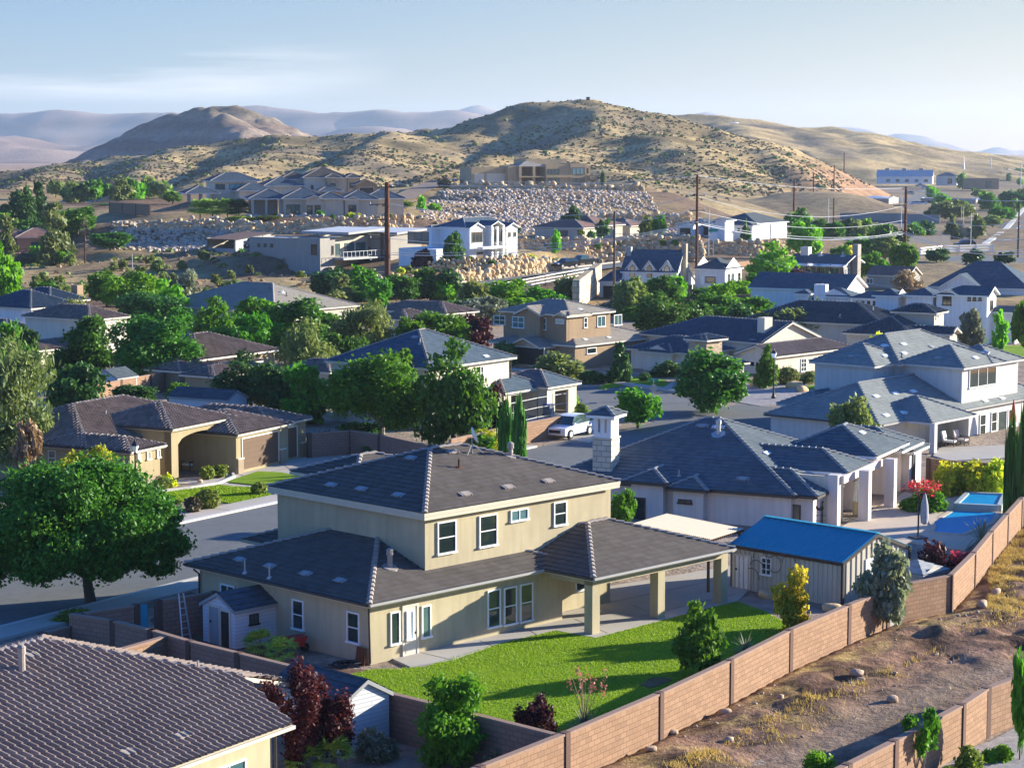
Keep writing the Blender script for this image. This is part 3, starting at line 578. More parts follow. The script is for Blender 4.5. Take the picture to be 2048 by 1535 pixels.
for q in ((779.1, 1223.9, 799.2, 1286), (842.2, 1211.2, 861.1, 1272.4)): h.win(0, 'R', q, 'fx')
h.door(0, 'R', (807, 1214.8, 832.8, 1308.5), 'trim'); h.winl(0, 'R', *[h.pl(0, 'R', 810, 1225)[0], h.pl(0, 'R', 825, 1225)[0]], .75, 2.05, 'bl', off=.05)
for q in ((973.8, 1180.6, 999.8, 1250.9), (1006.6, 1175.3, 1032.4, 1245.6), (1038.9, 1168.3, 1064.5, 1239.2)): h.win(0, 'R', q)
h.win(0, 'L', (441.9, 1164.8, 470.8, 1194.6), 'sl')
for q in ((585.2, 1195.8, 609.1, 1261.4), (694.7, 1219.9, 720.5, 1288.4)): h.win(0, 'L', q)
h.winl(U1, 'R', 11.9, 13.5, .75, 2.2, 'dh'); h.winl(U1, 'R', 14.6, 15.5, .9, 2.2, 'dh')
h.col(11.2, -2.6, .5, 0, 2.62)
for u, v in ((1318.5, 1240), (1442, 1209)): p = h.e(u, v, 0); h.col(p.x, -2.6, .5, 0, 2.62)
mb = MB(); mb.box(11.2, 20.6, -2.62, -2.2, 2.3, 2.61, M['st_tan']); mb.box(11.2, 11.6, -2.2, 1.6, 2.3, 2.61, M['st_tan']); mb.build('beam', h.root)
for u, v in ((662, 971), (723, 979), (797, 991), (822, 917), (480, 1120), (540, 1133), (612, 1148), (680, 1162)): h.vent(u, v, 'grey')
for u, v in ((930, 989), (1016, 975), (1096, 963), (905, 905)): h.vent(u, v)
h.pipe(918, 936, .45, .05, 'rust'); h.pipe(558, 1081, .4); h.pipe(490, 1146, .6, .04); h.pipe(539, 1156, .6, .04); h.pipe(780, 1135, .7, .12, 'cap', .17, 'chimney_flue'); h.pipe(1021, 912, .5, .1, 'cap', .17, 'chimney_flue')
mb = MB(); mb.tube([(.42, .5, 2.5), (.42, .42, .1)], .045, 8, M['gutd']); mb.build('downspout', h.root); mb = MB(); mb.tube([(.1, 12.4, 2.55), (.4, 12.4, 2.3), (.4, 12.4, .1)], .045, 8, M['gutd']); mb.build('downspout', h.root)
_, p, n, *_ = h.ron(944, 907); mb = MB(); mb.tube([p, p+Vector((0, 0, .75))], .035, 8, M['grey']); mb.tube([p+Vector((-.5, -.2, .0)), p+Vector((0, 0, .5))], .02, 6, M['grey']); mb.tube([p+Vector((.5, -.3, .0)), p+Vector((0, 0, .5))], .02, 6, M['grey'])
dd = Vector((.75, -.5, .35)).normalized(); c = p+Vector((0, 0, .85)); mb.tube([c+dd*.02, c+dd*.10, c+dd*.16], [.05, .34, .42], 20, M['white']); mb.tube([c+dd*.05, c+dd*.7-Vector((0, 0, .1))], .02, 6, M['grey']); mb.build('satellite_dish', h.root)
h.fin(); H1 = h
# ================= bottom-left barrel-tile house
h = House('tile_roof_house', 'house under the mauve barrel-tile roof in the lower left corner', 'house', (585, 1448), 2.75, 57.4, wall='st_tan', gut=None)
n = Vector((0, -.3, 1)).normalized()
def onp(u, v):
    o, r = h.lray(u, v); t = (Vector((0, 0, 2.75))-o).dot(n)/r.dot(n); return o+r*t
A, B = onp(84, 1279), onp(484, 1352); z0 = Vector((0, 0, 2.75)); Dl = Vector((-16, 0, 2.75)); E = A+Vector((-12, 0, 0)); E.x = -16
dn = lambda p, a, b: p+Vector((a, b, -.3*max(abs(a), abs(b))))
ps = [[z0, B, A, E, Dl], [B, dn(B, 3, 0), dn(A, 3, 3), A], [A, dn(A, 3, 3), Vector((-16, A.y+3, A.z-.9)), E]]
h.rp.append(ps[0]); roof_mesh('roof', ps, M['t_barrel'], 'barrel', h.root, M['fas'], M['cap'])
mb = MB(); mb.bar((-16, -.06, 2.68), (.02, -.06, 2.68), .11, .12, M['fas']); mb.build('gutter', h.root)
b = dict(x0=-16, x1=-.5, y0=.5, y1=B.y, z0=0, ze=2.75, a0=-16, a1=0, b0=0, b1=9); h.b.append(b)
W = M['st_tan']; h.wm.poly([(-16, .5, 0), (-.5, .5, 0), (-.5, .5, 2.75), (-16, .5, 2.75)], W); h.wm.poly([(-.5, .5, 0), (-.5, B.y, 0), (-.5, B.y, 2.7+.3*B.y-.12), (-.5, .5, 2.8)], W); h.wm.poly([(-.5, B.y, 0), (-16, B.y, 0), (-16, B.y, 3.4), (-.5, B.y, 3.4)], W)
h.winl(0, 'R', -3.6, -1.9, .7, 2.0, 'slb'); h.winl(0, 'R', -7.6, -6.0, .7, 2.0, 'slb')
mb = MB(); mb.tube([(-.4, .42, 2.6), (-.4, .42, .1)], .045, 8, M['gutd']); mb.build('downspout', h.root)
h.pipe(44, 1345, .75, .12, 'cap', .15, 'chimney_flue'); h.pipe(396, 1337, .3, .04); h.pipe(168, 1292, .35, .07, 'cap', .12)
for u, v in ((60, 1312), (362, 1474), (254, 1506)): h.vent(u, v, 'cap', .4)
h.fin()
# ================= left house with arched entry
h = H_('arched_entry_house', 'single-storey olive stucco house with clay barrel tiles, an arched entry and two brown garage doors', (344, 859), 963, 63, wall='st_olive', roof='t_clay', kind='barrel', sl=.33, o=.3, gut='fas')
z = 2.75
h.blk(R=(467.7, 833), L=(169, 845), skip='R', z0=0)
w = h.blk((261.2, 904), (334.4, 889.4), (60, 890), z); h.blk((176, 897), 17, 11.5, z+.0, sl=.34); g1 = h.blk((474.3, 869.6), (575.6, 844.7), 7.0, z); g2 = h.blk((540, 852.8), (614.6, 834.7), 9.5, z)
b = h.b[0]; x0, x1, y0 = b['x0'], b['x1'], b['y0']; mb = MB(); wc = .75; W = M['st_olive']; zt = h.ze-.02
mb.box(x0, x0+wc, y0, y0+.55, 0, zt, W); mb.box(x1-wc-.1, x1, y0, y0+.55, 0, zt, W); pr = [(x0+wc, zt), (x1-wc-.1, zt)]; L0, L1 = x0+wc, x1-wc-.1
for i in range(13): t = i/12; x = L1+(L0-L1)*t; pr.append((x, 2.35+.62*math.sqrt(max(0, 1-(2*t-1)**2))))
mb.slab(pr, (0, y0, 0), (1, 0, 0), (0, 0, 1), (0, .55, 0), W); mb.build('entry_arch', h.root)
h.box('back_wall', x0+.3, x1-.2, y0+3.2, y0+3.4, 0, 3.3, 'st_olive'); h.box('side_wall', x1-.35, x1-.15, y0+.6, y0+3.2, 0, 3.3, 'st_olive')
mb = MB(); mb.box(x0+1.2, x0+1.35, y0+3.1, y0+3.2, .3, 2.3, M['white']); mb.box(x0+.75, x0+1.2, y0+3.12, y0+3.19, .3, 2.2, M['glass']); mb.box(x0+3.2, x0+4.0, y0+3.1, y0+3.2, 1.5, 2.3, M['trim']); mb.box(x0+3.28, x0+3.92, y0+3.07, y0+3.12, 1.58, 2.22, M['glass']); mb.build('window', h.root)
h.door(g1, 'R', (484, 878, 556, 922), 'wood', 6, 'garage_door'); h.door(g2, 'R', (567, 858, 593, 912), 'wood', 6, 'garage_door')
for bi, t in ((g1, h.b[g1]['x0']+.02), (g2, h.b[g2]['x1']-.7), (g1, h.pl(g1, 'R', 563, 900)[0]-.3)):
    y = h.b[bi]['y0']; mb = MB(); mb.box(t, t+.65, y-.16, y, 0, 1.0, M['stone']); mb.box(t-.04, t+.69, y-.2, y, 1.0, 1.08, M['trim']); mb.build('stone_base', h.root)
y = h.b[w]['y0']; mb = MB(); mb.box(h.b[w]['x0']-.08, h.b[w]['x1'], y-.12, y, 0, .8, M['stone']); mb.build('stone_base', h.root)
for q in ((274, 906.5, 280.5, 921.5), (292.5, 902, 301, 918), (312.5, 898.5, 320, 914.5)): h.win(w, 'R', q, 'lt')
h.win(w, 'L', (97, 899, 113, 931), 'dht'); h.winl(0, 'B', y0+.6, y0+1.6, 1.4, 2.3, 'fxtr') if 0 else None
h.pipe(318, 795, .25, .05, 'white'); h.pipe(212, 829, .3, .04)
h.fin()
# ================= grey-roofed neighbour with pool
h = H_('grey_roof_house', 'pale pink house with a large grey hip roof, patio columns and a lantern chimney', (1635.5, 993.3), 1063, 63.5, wall='st_pink', roof='t_grey', sl=.43, o=.4, fas='gutd', cap='cap_g', cat='house')
ze = h.ze; a_ = h.blk(R=(1690.6, 968.7), L=(1417, 981)); m_ = h.blk((1591, 992), 15, 16, ze)
w2 = h.blk((1415, 981.5), 6, (1318, 979), ze+.0, sl=.43); w3 = h.blk((1334, 968), 7, (1235, 964.5), ze+.25)
zb = ze+.9; b_ = h.blk((1696.5, 946.4), (1743.3, 925.3), 9.0, zb, skip='R', fas='white'); c_ = h.blk((1753.9, 913.6), (1816, 884.3), 6.5, zb+.25, skip='R', fas='white'); d_ = h.blk((1805.4, 901.9), (1840.6, 882), 7, zb, skip='R', fas='white'); e_ = h.blk((1828.9, 904.2), (1855.8, 890), 5, ze+.5, fas='white')
for u, v in ((1674, 1053), (1736, 1043), (1787, 1016)): p = h.e(u, v, 0); h.col(p.x, p.y, .62, 0, zb+.1, 'st_pink')
p = h.e(1690, 1050, 0); q = h.e(1800, 1017, 0)
mb = MB(); mb.box(p.x-.2, q.x+.6, p.y+.05, p.y+.5, zb-.45, zb, M['st_pink']); mb.build('beam', h.root)
h.box('back_wall', p.x-.5, q.x+2.5, p.y+4.0, p.y+4.2, 0, zb, 'st_pink'); h.box('side_wall', p.x-.6, p.x-.4, p.y+.7, p.y+4.0, 0, zb, 'st_cream')
mb = MB()
for i, x in enumerate((1.2, 2.8, 4.2)): mb.box(p.x+x+1.0, p.x+x+1.9, p.y+3.9, p.y+4.0, .1, 2.2, M['dark'] if i != 1 else M['white']); mb.box(p.x+x+1.1, p.x+x+1.8, p.y+3.86, p.y+3.9, .3, 2.1, M['glass'])
mb.build('door', h.root)
h.win(a_, 'R', (1643, 1003, 1684, 1052), 'gl3'); h.win(a_, 'L', (1572, 1007, 1601, 1054), 'fxt'); h.win(a_, 'L', (1441, 998.5, 1469, 1054), 'fxd'); h.win(w2, 'L', (1356.5, 997, 1384, 1008), 'sld'); h.win(w3, 'L', (1265, 993, 1291, 1041), 'dhd'); h.win(w3, 'L', (1243, 990, 1258, 1040), 'fxd'); h.winl(e_, 'R', h.b[e_]['x0']+.5, h.b[e_]['x0']+1.2, .4, 2.3, 'gl3')
for u, v in ((1437, 855), (1607, 829), (1534, 907), (1460, 828), (1724, 866)): h.vent(u, v, 'white', .55)
for u, v in ((1405, 852), (1486, 958)): h.vent(u, v, 'grey', .55)
h.pipe(1437, 868, .75, .14, 'steel', .19, 'chimney_flue'); h.pipe(1519, 812, .5, .1, 'steel', .16); h.pipe(1358, 952, .4, .04); h.pipe(1431, 820, .4, .07, 'steel', .1)
hh = h.ron(1212, 932); p = (hh[1] if hh else Vector((2, 14, 4))); print('chim', p)
cx, cy = p.x, p.y; zt = p.z-.25; mb = MB(); mb.box(cx-.62, cx+.62, cy-.62, cy+.62, zt-.6, zt+2.0, M['ashlar'])
for i, f in enumerate(mb.f):
    pts = [Vector(mb.v[j]) for j in f]; nn = axes(pts)[0]; mb.uv[i] = [((q.x if abs(q.y-pts[0].y)+abs(q.y-pts[2].y) < .01 else q.y), q.z) for q in pts]
ch = mb.build('chimney', h.root); mb = MB(); mb.box(cx-.68, cx+.68, cy-.68, cy+.68, zt+2, zt+2.1, M['trim']); P = M['st_white']
for sx in (-.58, -.14, .3):
    for yy in (-.58, .3): mb.box(cx+sx, cx+sx+.28, cy+yy, cy+yy+.28, zt+2.4, zt+3.2, P)
for yy in (-.14,):
    for sx in (-.58, .3): mb.box(cx+sx, cx+sx+.28, cy+yy, cy+yy+.28, zt+2.4, zt+3.2, P)
mb.box(cx-.58, cx+.58, cy-.58, cy+.58, zt+3.2, zt+3.45, P); mb.box(cx-.58, cx+.58, cy-.58, cy+.58, zt+2.1, zt+2.4, P); mb.build('lantern', ch)
roof_mesh('chimney_roof', hip_polys(cx-.95, cx+.95, cy-.95, cy+.95, zt+3.46, .5), M['t_grey'], 'flat', ch, M['white'], M['cap_g']); h.fin(); H4 = h
# ================= blue-roofed workshop
h = H_('metal_workshop', 'tan ribbed metal workshop with a bright blue sheet roof and a white side door', (1686.6, 1125.7), 1216, 45.7, wall=None, roof='t_blue', kind='plain', sl=.36, o=.12, fas='dark', cap=None, cat='shed')
s = h; b = h.blk(R=(1812, 1091.6), L=(1458, 1088), rt='hip', g=('b0', 'b1')); bb = h.b[b]; W_ = bb['a1']; L_ = bb['b1']; ze = h.ze; mb = MB(); t = .3; SD = M['st_sand']; zr = ze+.36*W_/2
def ribs(mb, p, q, zf, n):
    p, q = Vector(p), Vector(q); d = (q-p)/n; nn = Vector((d.y, -d.x, 0)).normalized()*.045
    for i in range(n):
        a0 = p+d*i; for_ = [(0, 0), (.55, 0), (.65, 1), (.9, 1), (1, 0)]
        for (s0, o0), (s1, o1) in zip(for_[:-1], for_[1:]):
            A, B = a0+d*s0+nn*o0, a0+d*s1+nn*o1; mb.poly([A, B, B+Vector((0, 0, zf((i+s1)/n))), A+Vector((0, 0, zf((i+s0)/n)))], SD)
ribs(mb, (.12, L_-.1, 0), (.12, .12, 0), lambda f: ze, 24); ribs(mb, (.12, .12, 0), (W_-.12, .12, 0), lambda f: ze+.36*W_/2*(1-abs(2*f-1))-.03, 13); mb.poly([(W_-.12, .12, 0), (W_-.12, L_, 0), (W_-.12, L_, ze), (W_-.12, .12, ze)], SD); mb.poly([(W_-.12, L_, 0), (.12, L_, 0), (.12, L_, ze), (W_/2, L_, zr-.05), (W_-.12, L_, ze)], SD); mb.build('wall', h.root, fix=False)
rb = MB()
for i in range(36):
    y = .05+(L_-.1)*i/35
    for x0, x1 in ((-.02, W_/2), (W_+.02, W_/2)): rb.bar((x0, y, ze+.36*min(x0, W_-x0)+.03), (x1, y, zr+.03), .03, .035, M['t_blue'])
rb.bar((W_/2, 0, zr+.05), (W_/2, L_, zr+.05), .3, .04, M['t_blue']); rb.build('roof_rib', h.root); h.rp
for x in ((.02, .14), (W_-.14, W_-.02)): h.box('corner_trim', x[0], x[1], .02, .14, 0, ze, 'dark')
h.door(b, 'L', (1470.5, 1109.4, 1498.6, 1190), 'white'); h.win(b, 'L', (1523, 1112, 1543.8, 1151.4), 'gr'); h.doorl(b, 'R', 2.1, 4.6, .02, 2.0, 'white', 5, 'garage_door', 'white'); h.fin(); H5 = h
wa = MB()                                                   # iron scrolls on the long wall
for y, z, r, a0, a1 in ((4.1, 1.6, .42, 0, 360), (5.0, 1.75, .42, 0, 180), (3.2, 1.75, .42, 0, 180), (5.2, 1.2, .45, 20, 190), (2.7, 1.15, .5, -10, 170), (2.4, .55, .5, 0, 120), (5.5, .75, .45, 60, 190)):
    wa.tube([(-.03, y+r*cos(rad(a0+(a1-a0)*i/20)), z+r*sin(rad(a0+(a1-a0)*i/20))) for i in range(21)], .018, 5, M['iron'])
o = wa.build('wall_art', None, 'black iron scroll ornament hanging on the long wall of the blue-roofed workshop', 'wall ornament'); o.location = h.root.location; o.rotation_euler = h.root.rotation_euler
# ================= upper right pale-roofed two-storey house
h = H_('pale_roof_house', 'two-storey pale grey house with light grey tiled hip roofs behind the pool house', (1749.4, 732.7), 870, 48.5, wall='st_grey', roof='t_lgrey', sl=.46, o=.35, fas='st_grey', cap='cap_g')
zu = h.ze; ul = h.blk(R=(1835, 721), L=(1612.4, 723)); ur = h.blk((1928, 736), (2011.5, 723), 6.0, zu); h.blk((1800, 728), 13, 7.5, zu, sl=.5); h.blk((1985, 727), (2033, 716), 5, zu)
zl = 2.2; lo = h.blk((1757.8, 850.6), 26, 10, zl, gut='gut'); po = h.blk((1863.8, 845.8), (1948.4, 829), 6.5, zl, skip='RL'); h.blk((1640, 815), 9, (1556, 806), zl+.1)
h.win(ur, 'R', (1938, 739, 1991, 768), 'w3'); h.win(lo, 'R', (1959, 829, 1970, 870), 'dh'); h.win(lo, 'R', (1982, 824, 1992, 862), 'dh'); h.win(lo, 'R', (1995, 822, 2012, 860), 'fx'); h.win(lo, 'R', (2016, 818, 2027, 852), 'fx')
p = h.e(1868, 907, 0); h.col(p.x, p.y, .42, 0, zl, 'st_grey')
for u, v in ((1770, 692), (1807, 689), (1770, 712), (1808, 707), (1925, 687), (1970, 706), (1951, 716), (1752, 793), (1790, 787), (1826, 783), (1772, 831), (1806, 826), (1970, 802), (2004, 797)): h.vent(u, v, 'white', .5)
for u, v in ((1703, 713), (1864, 694), (1876, 717)): h.vent(u, v, 'grey', .5)
h.pipe(1803, 715, .4, .04, 'dark'); h.fin()
# ================= centre house with open garages
h = H_('garage_house', 'two-storey cream house with grey hip roof and two open garages behind the white car', (860, 737), 862, 54, wall='st_cream', roof='t_slate', sl=.44, o=.45, fas='trim', cap='cap')
h.blk(R=(1014, 712), L=(671, 718)); zg = D(1010, 786, 169)[2]
g1 = h.blk((1010, 786), (1102, 772), 7.5, 2.35, skip='R', o=.3); g2 = h.blk((1096, 775), (1159, 764), 6, 2.45, skip='R', o=.3)
for bi, (ta, tb) in ((g1, (h.pl(g1, 'R', 1022, 800)[0], h.pl(g1, 'R', 1075, 800)[0])), (g2, (h.pl(g2, 'R', 1110, 800)[0], h.pl(g2, 'R', 1137, 800)[0]))):
    b = h.b[bi]; mb = MB(); y = b['y0']; C_ = M['st_cream']; mb.box(b['x0'], ta, y, y+.25, 0, 2.4, C_); mb.box(tb, b['x1'], y, y+.25, 0, 2.4, C_); mb.box(ta, tb, y, y+.25, 2.0, 2.4, C_); mb.build('garage_front', h.root); h.box('garage_floor', ta-.5, tb+.5, y, y+5, -.02, .02, 'conc')
h.win(0, 'R', (960, 732, 966, 758), 'dh'); h.vent(830, 675, 'grey'); h.pipe(840, 688, .5, .05); h.vent(972, 713, 'white', .4)
mb = MB(); b = h.b[0]; mb.tube([(b['x1']+.1, b['y0']-.05, h.ze-.1), (b['x1']+.1, b['y0']-.05, 2.4)], .06, 8, M['gutd']); mb.build('downspout', h.root); h.fin(); H7 = h
# ================= tan two-storey with gables
h = H_('gabled_house', 'two-storey brown house with front gables and a dark garage door under a stone gable', (1139, 630), 737, 49, wall='st_brown', roof='t_tan', sl=.3, o=.4, fas='trim', cap='cap')
zu = h.ze; u_ = h.blk(R=(1257, 623), L=(978.6, 622)); lo = h.blk((1151, 691.5), (1340, 674), 10, 2.4); zl = 2.4
y1, y2 = h.e(1013, 625, zu).y, h.e(1064, 629, zu).y; g1 = h.blk([-.7, y2], 4, abs(y1-y2), zu-.12, g=('a0',), sl=.42, z0=2.4); y1, y2 = h.e(1099, 629, zu).y, 0; g2 = h.blk([-.4, .0], 4, y1, zu-.1, g=('a0',), sl=.4, z0=2.4)
y1, y2 = h.e(1010, 686, zl).y, h.e(1098, 689, zl).y; gg = h.blk([-2.6, y2], 8, y1-y2, zl-.2, g=('a0',), sl=.4, wall='stone'); h.blk([-1.5, y1-1.5], 6, 5, zl-.1)
h.door(gg, 'L', (1029, 692.5, 1088, 731), 'black', 5, 'garage_door')
h.win(u_, 'L', (988, 629.5, 1011, 650), 'crb'); h.win(g1, 'L', (1025, 632, 1049, 656.5), 'crb'); h.win(u_, 'L', (1070, 634, 1093, 660), 'crb'); h.win(g2, 'L', (1112, 637, 1129, 647.5), 'slb')
for q, s in (((1167, 635, 1174, 655), 'dh'), ((1194, 632, 1210, 652.5), 'slb'), ((1227.5, 629.5, 1243, 649.5), 'sl')): h.win(u_, 'R', q, s)
h.win(lo, 'R', (1173, 696, 1192, 706), 'fx')
for u, v in ((1192, 666), (1199, 671), (1202, 668)): h.pipe(u, v, .55, .08, 'dark')
for u, v in ((1160, 619), (1214, 615), (1150, 600), (1170, 679), (1217, 675)): h.vent(u, v, 'white', .4)
h.fin()
# ================= long barrel roof house with chimney and stone tower
h = H_('stone_tower_house', 'cream house with barrel roofs, a big gable, plain chimney and small stone tower', (1553, 713), 752, 46.5, wall='st_cream', roof='t_slate', kind='barrel', sl=.36, o=.4, fas='trim', cap='cap')
f = h.blk(R=(1709, 694), L=5.2, g=('a0',), roof='t_barrel'); zz = h.ze; mz = zz+.9
mn = h.blk([2.6, 3.6], 10, 16, mz, g=('b0',)); e = h.e(1251, 698, zz); h.blk([e.x, e.y-8.5], 7, 8.5, zz+.1); e2 = h.e(1320, 703, zz); h.blk([e2.x-.8, e2.y-2.2], 4, 4.4, zz, g=('a0',), kind='barrel')
t0 = h.e(1414.6, 680.6, 4.2); tw = h.blk([t0.x, t0.y], 3.2, 2.9, 4.2, wall='stone', sl=.3); h.blk([t0.x-2.3, t0.y-3.0], 5, 3.8, zz+.25, g=('a0',))
h.win(f, 'R', (1601.5, 717, 1612, 742), 'gr'); h.win(f, 'L', (1502, 723, 1508, 731), 'fxd'); h.win(f, 'L', (1513, 724, 1517, 732), 'fxd')
p = h.ron(1529, 662)[1]; h.box('chimney', p.x-.6, p.x+.7, p.y-.45, p.y+.45, p.z-.8, p.z+1.4, 'st_cream'); h.pipe(1590, 675, .3, .06, 'steel'); h.vent(1577, 672, 'white', .4); h.vent(1505, 680, 'grey', .4); h.fin()
# ================= dark barrel roof house
h = H_('dark_roof_house', 'low house with wide charcoal barrel-tile roofs and a small raised cupola', (1888, 668), 715, 60, wall='st_sand', roof='t_dark', kind='barrel', sl=.4, o=.4, fas='trim', cap='cap_g')
zz = h.ze; h.blk(R=4, L=7); h.blk((1830, 672), 11, (1690, 664), zz+.05); h.blk([4, 8], 10, 17, zz+.3, roof='t_dark')
c = h.e(1873.6, 626.5, 4.6); cu = h.blk([c.x, c.y], 4, 5.2, 4.6); h.winl(cu, 'R', h.b[cu]['x0']+.5, h.b[cu]['x0']+1.5, 3.9, 4.4, 'w3'); gp = h.e(1905, 665, zz+.4); k = h.blk([gp.x, gp.y], 3.2, 7, zz+.2, g=('b0',)); h.winl(k, 'R', h.b[k]['x0']+.9, h.b[k]['x0']+1.8, 1.2, 1.9, 'w3d'); h.vent(1780, 624, 'white', .5); h.pipe(1746, 622, .5, .06); h.pipe(1680, 635, .4, .06); h.fin()
# ================= white compound
KW = dict(wall='st_white', roof='t_slate', sl=.42, o=.35, fas='white', cap=None, near=False)
h = H_('white_gable_house', 'white farmhouse-style house with dark gables, four small square windows and a white chimney', (1704, 594), 636, 62, **KW)
zz = h.ze; A = h.blk(R=5, L=(1624, 592), g=('a0',)); B = h.blk((1772, 598), 4, (1700, 595), zz, g=('b0',)); h.blk([3.5, 2], 9, 14, zz+.6, g=('b0', 'b1')); C = h.blk((1620, 588), 6, (1597, 585), zz+.2)
h.win(A, 'L', (1654, 600, 1673, 612), 'grd')
for u in (1711.5, 1723, 1734.5, 1746): h.win(B, 'L', (u, 601.5, u+6, 611), 'fxd')
h.winl(B, 'R', h.b[B]['x0']+1, h.b[B]['x0']+2, 1, 2.4, 'fxd'); p = (h.ron(1642, 588) or [0, Vector((4, 8, 4))])[1]; h.box('chimney', p.x-.5, p.x+.6, p.y-.8, p.y+.8, p.z-1, p.z+1.3, 'st_white'); h.pipe(1645, 575, .6, .1); h.fin()
h = H_('white_barn_house', 'large white house with navy gables and small upper windows beside the white pickup', (1979, 592), 690, 62, **KW)
zz = h.ze; A = h.blk(R=4.5, L=(1876, 588), g=('b0',)); B = h.blk((1919, 590), 4, (1871, 587), zz, g=('a0',), z0=.5); C = h.blk((1800, 592), 4, (1754, 588), zz-.3, g=('b0',)); Dd = h.blk((1850, 590), 4, (1826, 588), zz-.2, g=('a0',)); h.blk((1870, 592), 5, (1810, 589), zz-.2); lw = h.blk((2010, 626), 5, (1965, 622), 3.4, g=('a0',)); h.blk((1990, 626), 6, (1890, 620), 3.3); h.blk((2036, 625), 3, 4, 3.6, g=('b0',))
h.win(B, 'L', (1885, 592, 1903, 611), 'grd')
for u in (1935.5, 1946, 1957): h.win(A, 'L', (u, 593.5, u+6, 602), 'fxd')
h.winl(A, 'R', h.b[A]['x0']+1.2, h.b[A]['x0']+2.4, zz-1.8, zz-.6, 'fxd'); h.win(Dd, 'L', (1827, 592, 1836, 611), 'fxd'); h.winl(C, 'R', h.b[C]['x0']+1, h.b[C]['x0']+1.9, .3, 2.3, 'fxd'); h.doorl(lw, 'L', h.b[lw]['y0']+.6, h.b[lw]['y0']+5, .02, 2.3, 'black', 4, 'garage_door'); h.fin()
h = H_('navy_roof_hall', 'very large white building under a steep navy blue roof with a lit grey end', (2060, 578), 622, 64, Y=318, **{**KW, 'sl': .62})
h.blk(R=12, L=(1856, 572)); h.blk([-3, 6], 10, 8, 3.0, g=('a0',)); h.fin()
# ================= farmhouse with dormers
h = H_('dormer_farmhouse', 'white farmhouse with a steep navy roof, three pointed dormers and a stone end chimney', (1356, 545.6), 597, 69, wall='st_white', roof='t_slate', sl=1.0, o=.25, fas='white', cap=None, near=False)
zz = h.ze; mn = h.blk(R=6.4, L=(1241, 543), g=('b0', 'b1')); lf = h.blk((1243, 563), 8, (1195, 562), D(1243, 563, 313)[2], sl=.85, g=('b0',), o=.2); h.blk([5.0, .3], 6.5, 8, 2.2, rt='sa', sl=-.18) if 0 else None
b = h.b[mn]; le = MB()
roof_mesh('lean_to_roof', [[(6.0, .0, zz+.3), (11, 0, 1.9), (11, 8, 1.9), (6.0, 8, zz+.3)]], M['t_slate'], 'plain', h.root, M['white']); h.wm.poly([(6, .3, 0), (10.7, .3, 0), (10.7, .3, 1.95), (6, .3, zz+.2)], M['st_white']); h.b.append(dict(x0=6, x1=10.7, y0=.3, y1=8, z0=0, ze=2))
for du in (1265, 1299, 1334):
    y, z = h.pl(mn, 'L', du, 540); dz = h.zd = zz-.55; dw = .78
    mb = MB(); W = M['st_white']; x = b['x0']; mb.prism([(x-.03, y-dw), (x+2.2, y-dw), (x+2.2, y+dw), (x-.03, y+dw)], dz, dz+1.2, W); mb.raw([(x-.03, y-dw, dz+1.2), (x-.03, y+dw, dz+1.2), (x-.03, y, dz+2.2), (x+2.6, y-dw, dz+1.2), (x+2.6, y+dw, dz+1.2), (x+2.6, y, dz+2.2)], [(0, 1, 2), (3, 5, 4), (0, 2, 5, 3), (1, 4, 5, 2)], W); dm = mb.build('dormer', h.root)
    roof_mesh('dormer_roof', [[(x-.3, y-dw-.3, dz+.95), (x-.3, y, dz+2.35), (x+2.8, y, dz+2.35), (x+2.8, y-dw-.3, dz+.95)], [(x-.3, y, dz+2.35), (x-.3, y+dw+.3, dz+.95), (x+2.8, y+dw+.3, dz+.95), (x+2.8, y, dz+2.35)]], M['t_slate'], 'plain', dm, M['white'], th=.12)
    mb = MB(); mb.slab([(-.42, -.35), (.42, -.35), (.42, 1.1), (0, 1.6), (-.42, 1.1)], (x-.06, y, dz+.1), (0, 1, 0), (0, 0, 1), (.03, 0, 0), M['dark']); w_ = mb.build('window', dm); mb = MB(); mb.slab([(-.34, -.28), (.34, -.28), (.34, 1.06), (0, 1.48), (-.34, 1.06)], (x-.08, y, dz+.1), (0, 1, 0), (0, 0, 1), (.02, 0, 0), M['glass_t']); mb.build('pane', w_)
x = b['x0']; yL = lambda u: h.pl(mn, 'L', u, 560)[0]
for a, c in ((1247, 1272), (1312, 1351)): mb = MB(); ya, yb = sorted((yL(a), yL(c))); mb.box(x-.12, x, ya, yb, 0, 2.15, M['ashlar']); mb.build('stone_facing', h.root)
for a, c in ((1248, 1272), (1317, 1341)): ya, yb = sorted((yL(a), yL(c))); h.winl(mn, 'L', ya, yb, .3, 1.45, 'grd', off=.12)
ya, yb = sorted((yL(1274), yL(1310))); h.box('entry_canopy', x-.7, x, ya, yb, 1.75, 2.15, 'dark'); h.doorl(mn, 'L', (ya+yb)/2-.5, (ya+yb)/2+.5, .02, 1.7, 'black')
mb = MB(); mb.box(2.5, 3.9, -.45, .25, 0, 4.2, M['ashlar']); mb.box(2.75, 3.65, -.4, .25, 4.2, zz+4.2, M['ashlar']); mb.build('chimney', h.root); h.box('flue', 2.2, 3.0, 8.0, 8.7, zz+1.5, zz+3.6, 'grey'); h.doorl(lf, 'L', h.b[lf]['y0']+.5, h.b[lf]['y0']+2.7, .02, 1.7, 'black', 4, 'garage_door')
h.winl(mn, 'R', 1.2, 1.9, 1.9, 3.7, 'fxd'); h.winl(mn, 'R', 4.3, 5.0, 1.9, 3.7, 'fxd'); h.winl(3 if 0 else 2, 'R', 6.6, 8.4, .2, 1.6, 'grd'); h.winl(2, 'R', 9.0, 10.2, .2, 1.6, 'grd'); h.fin()
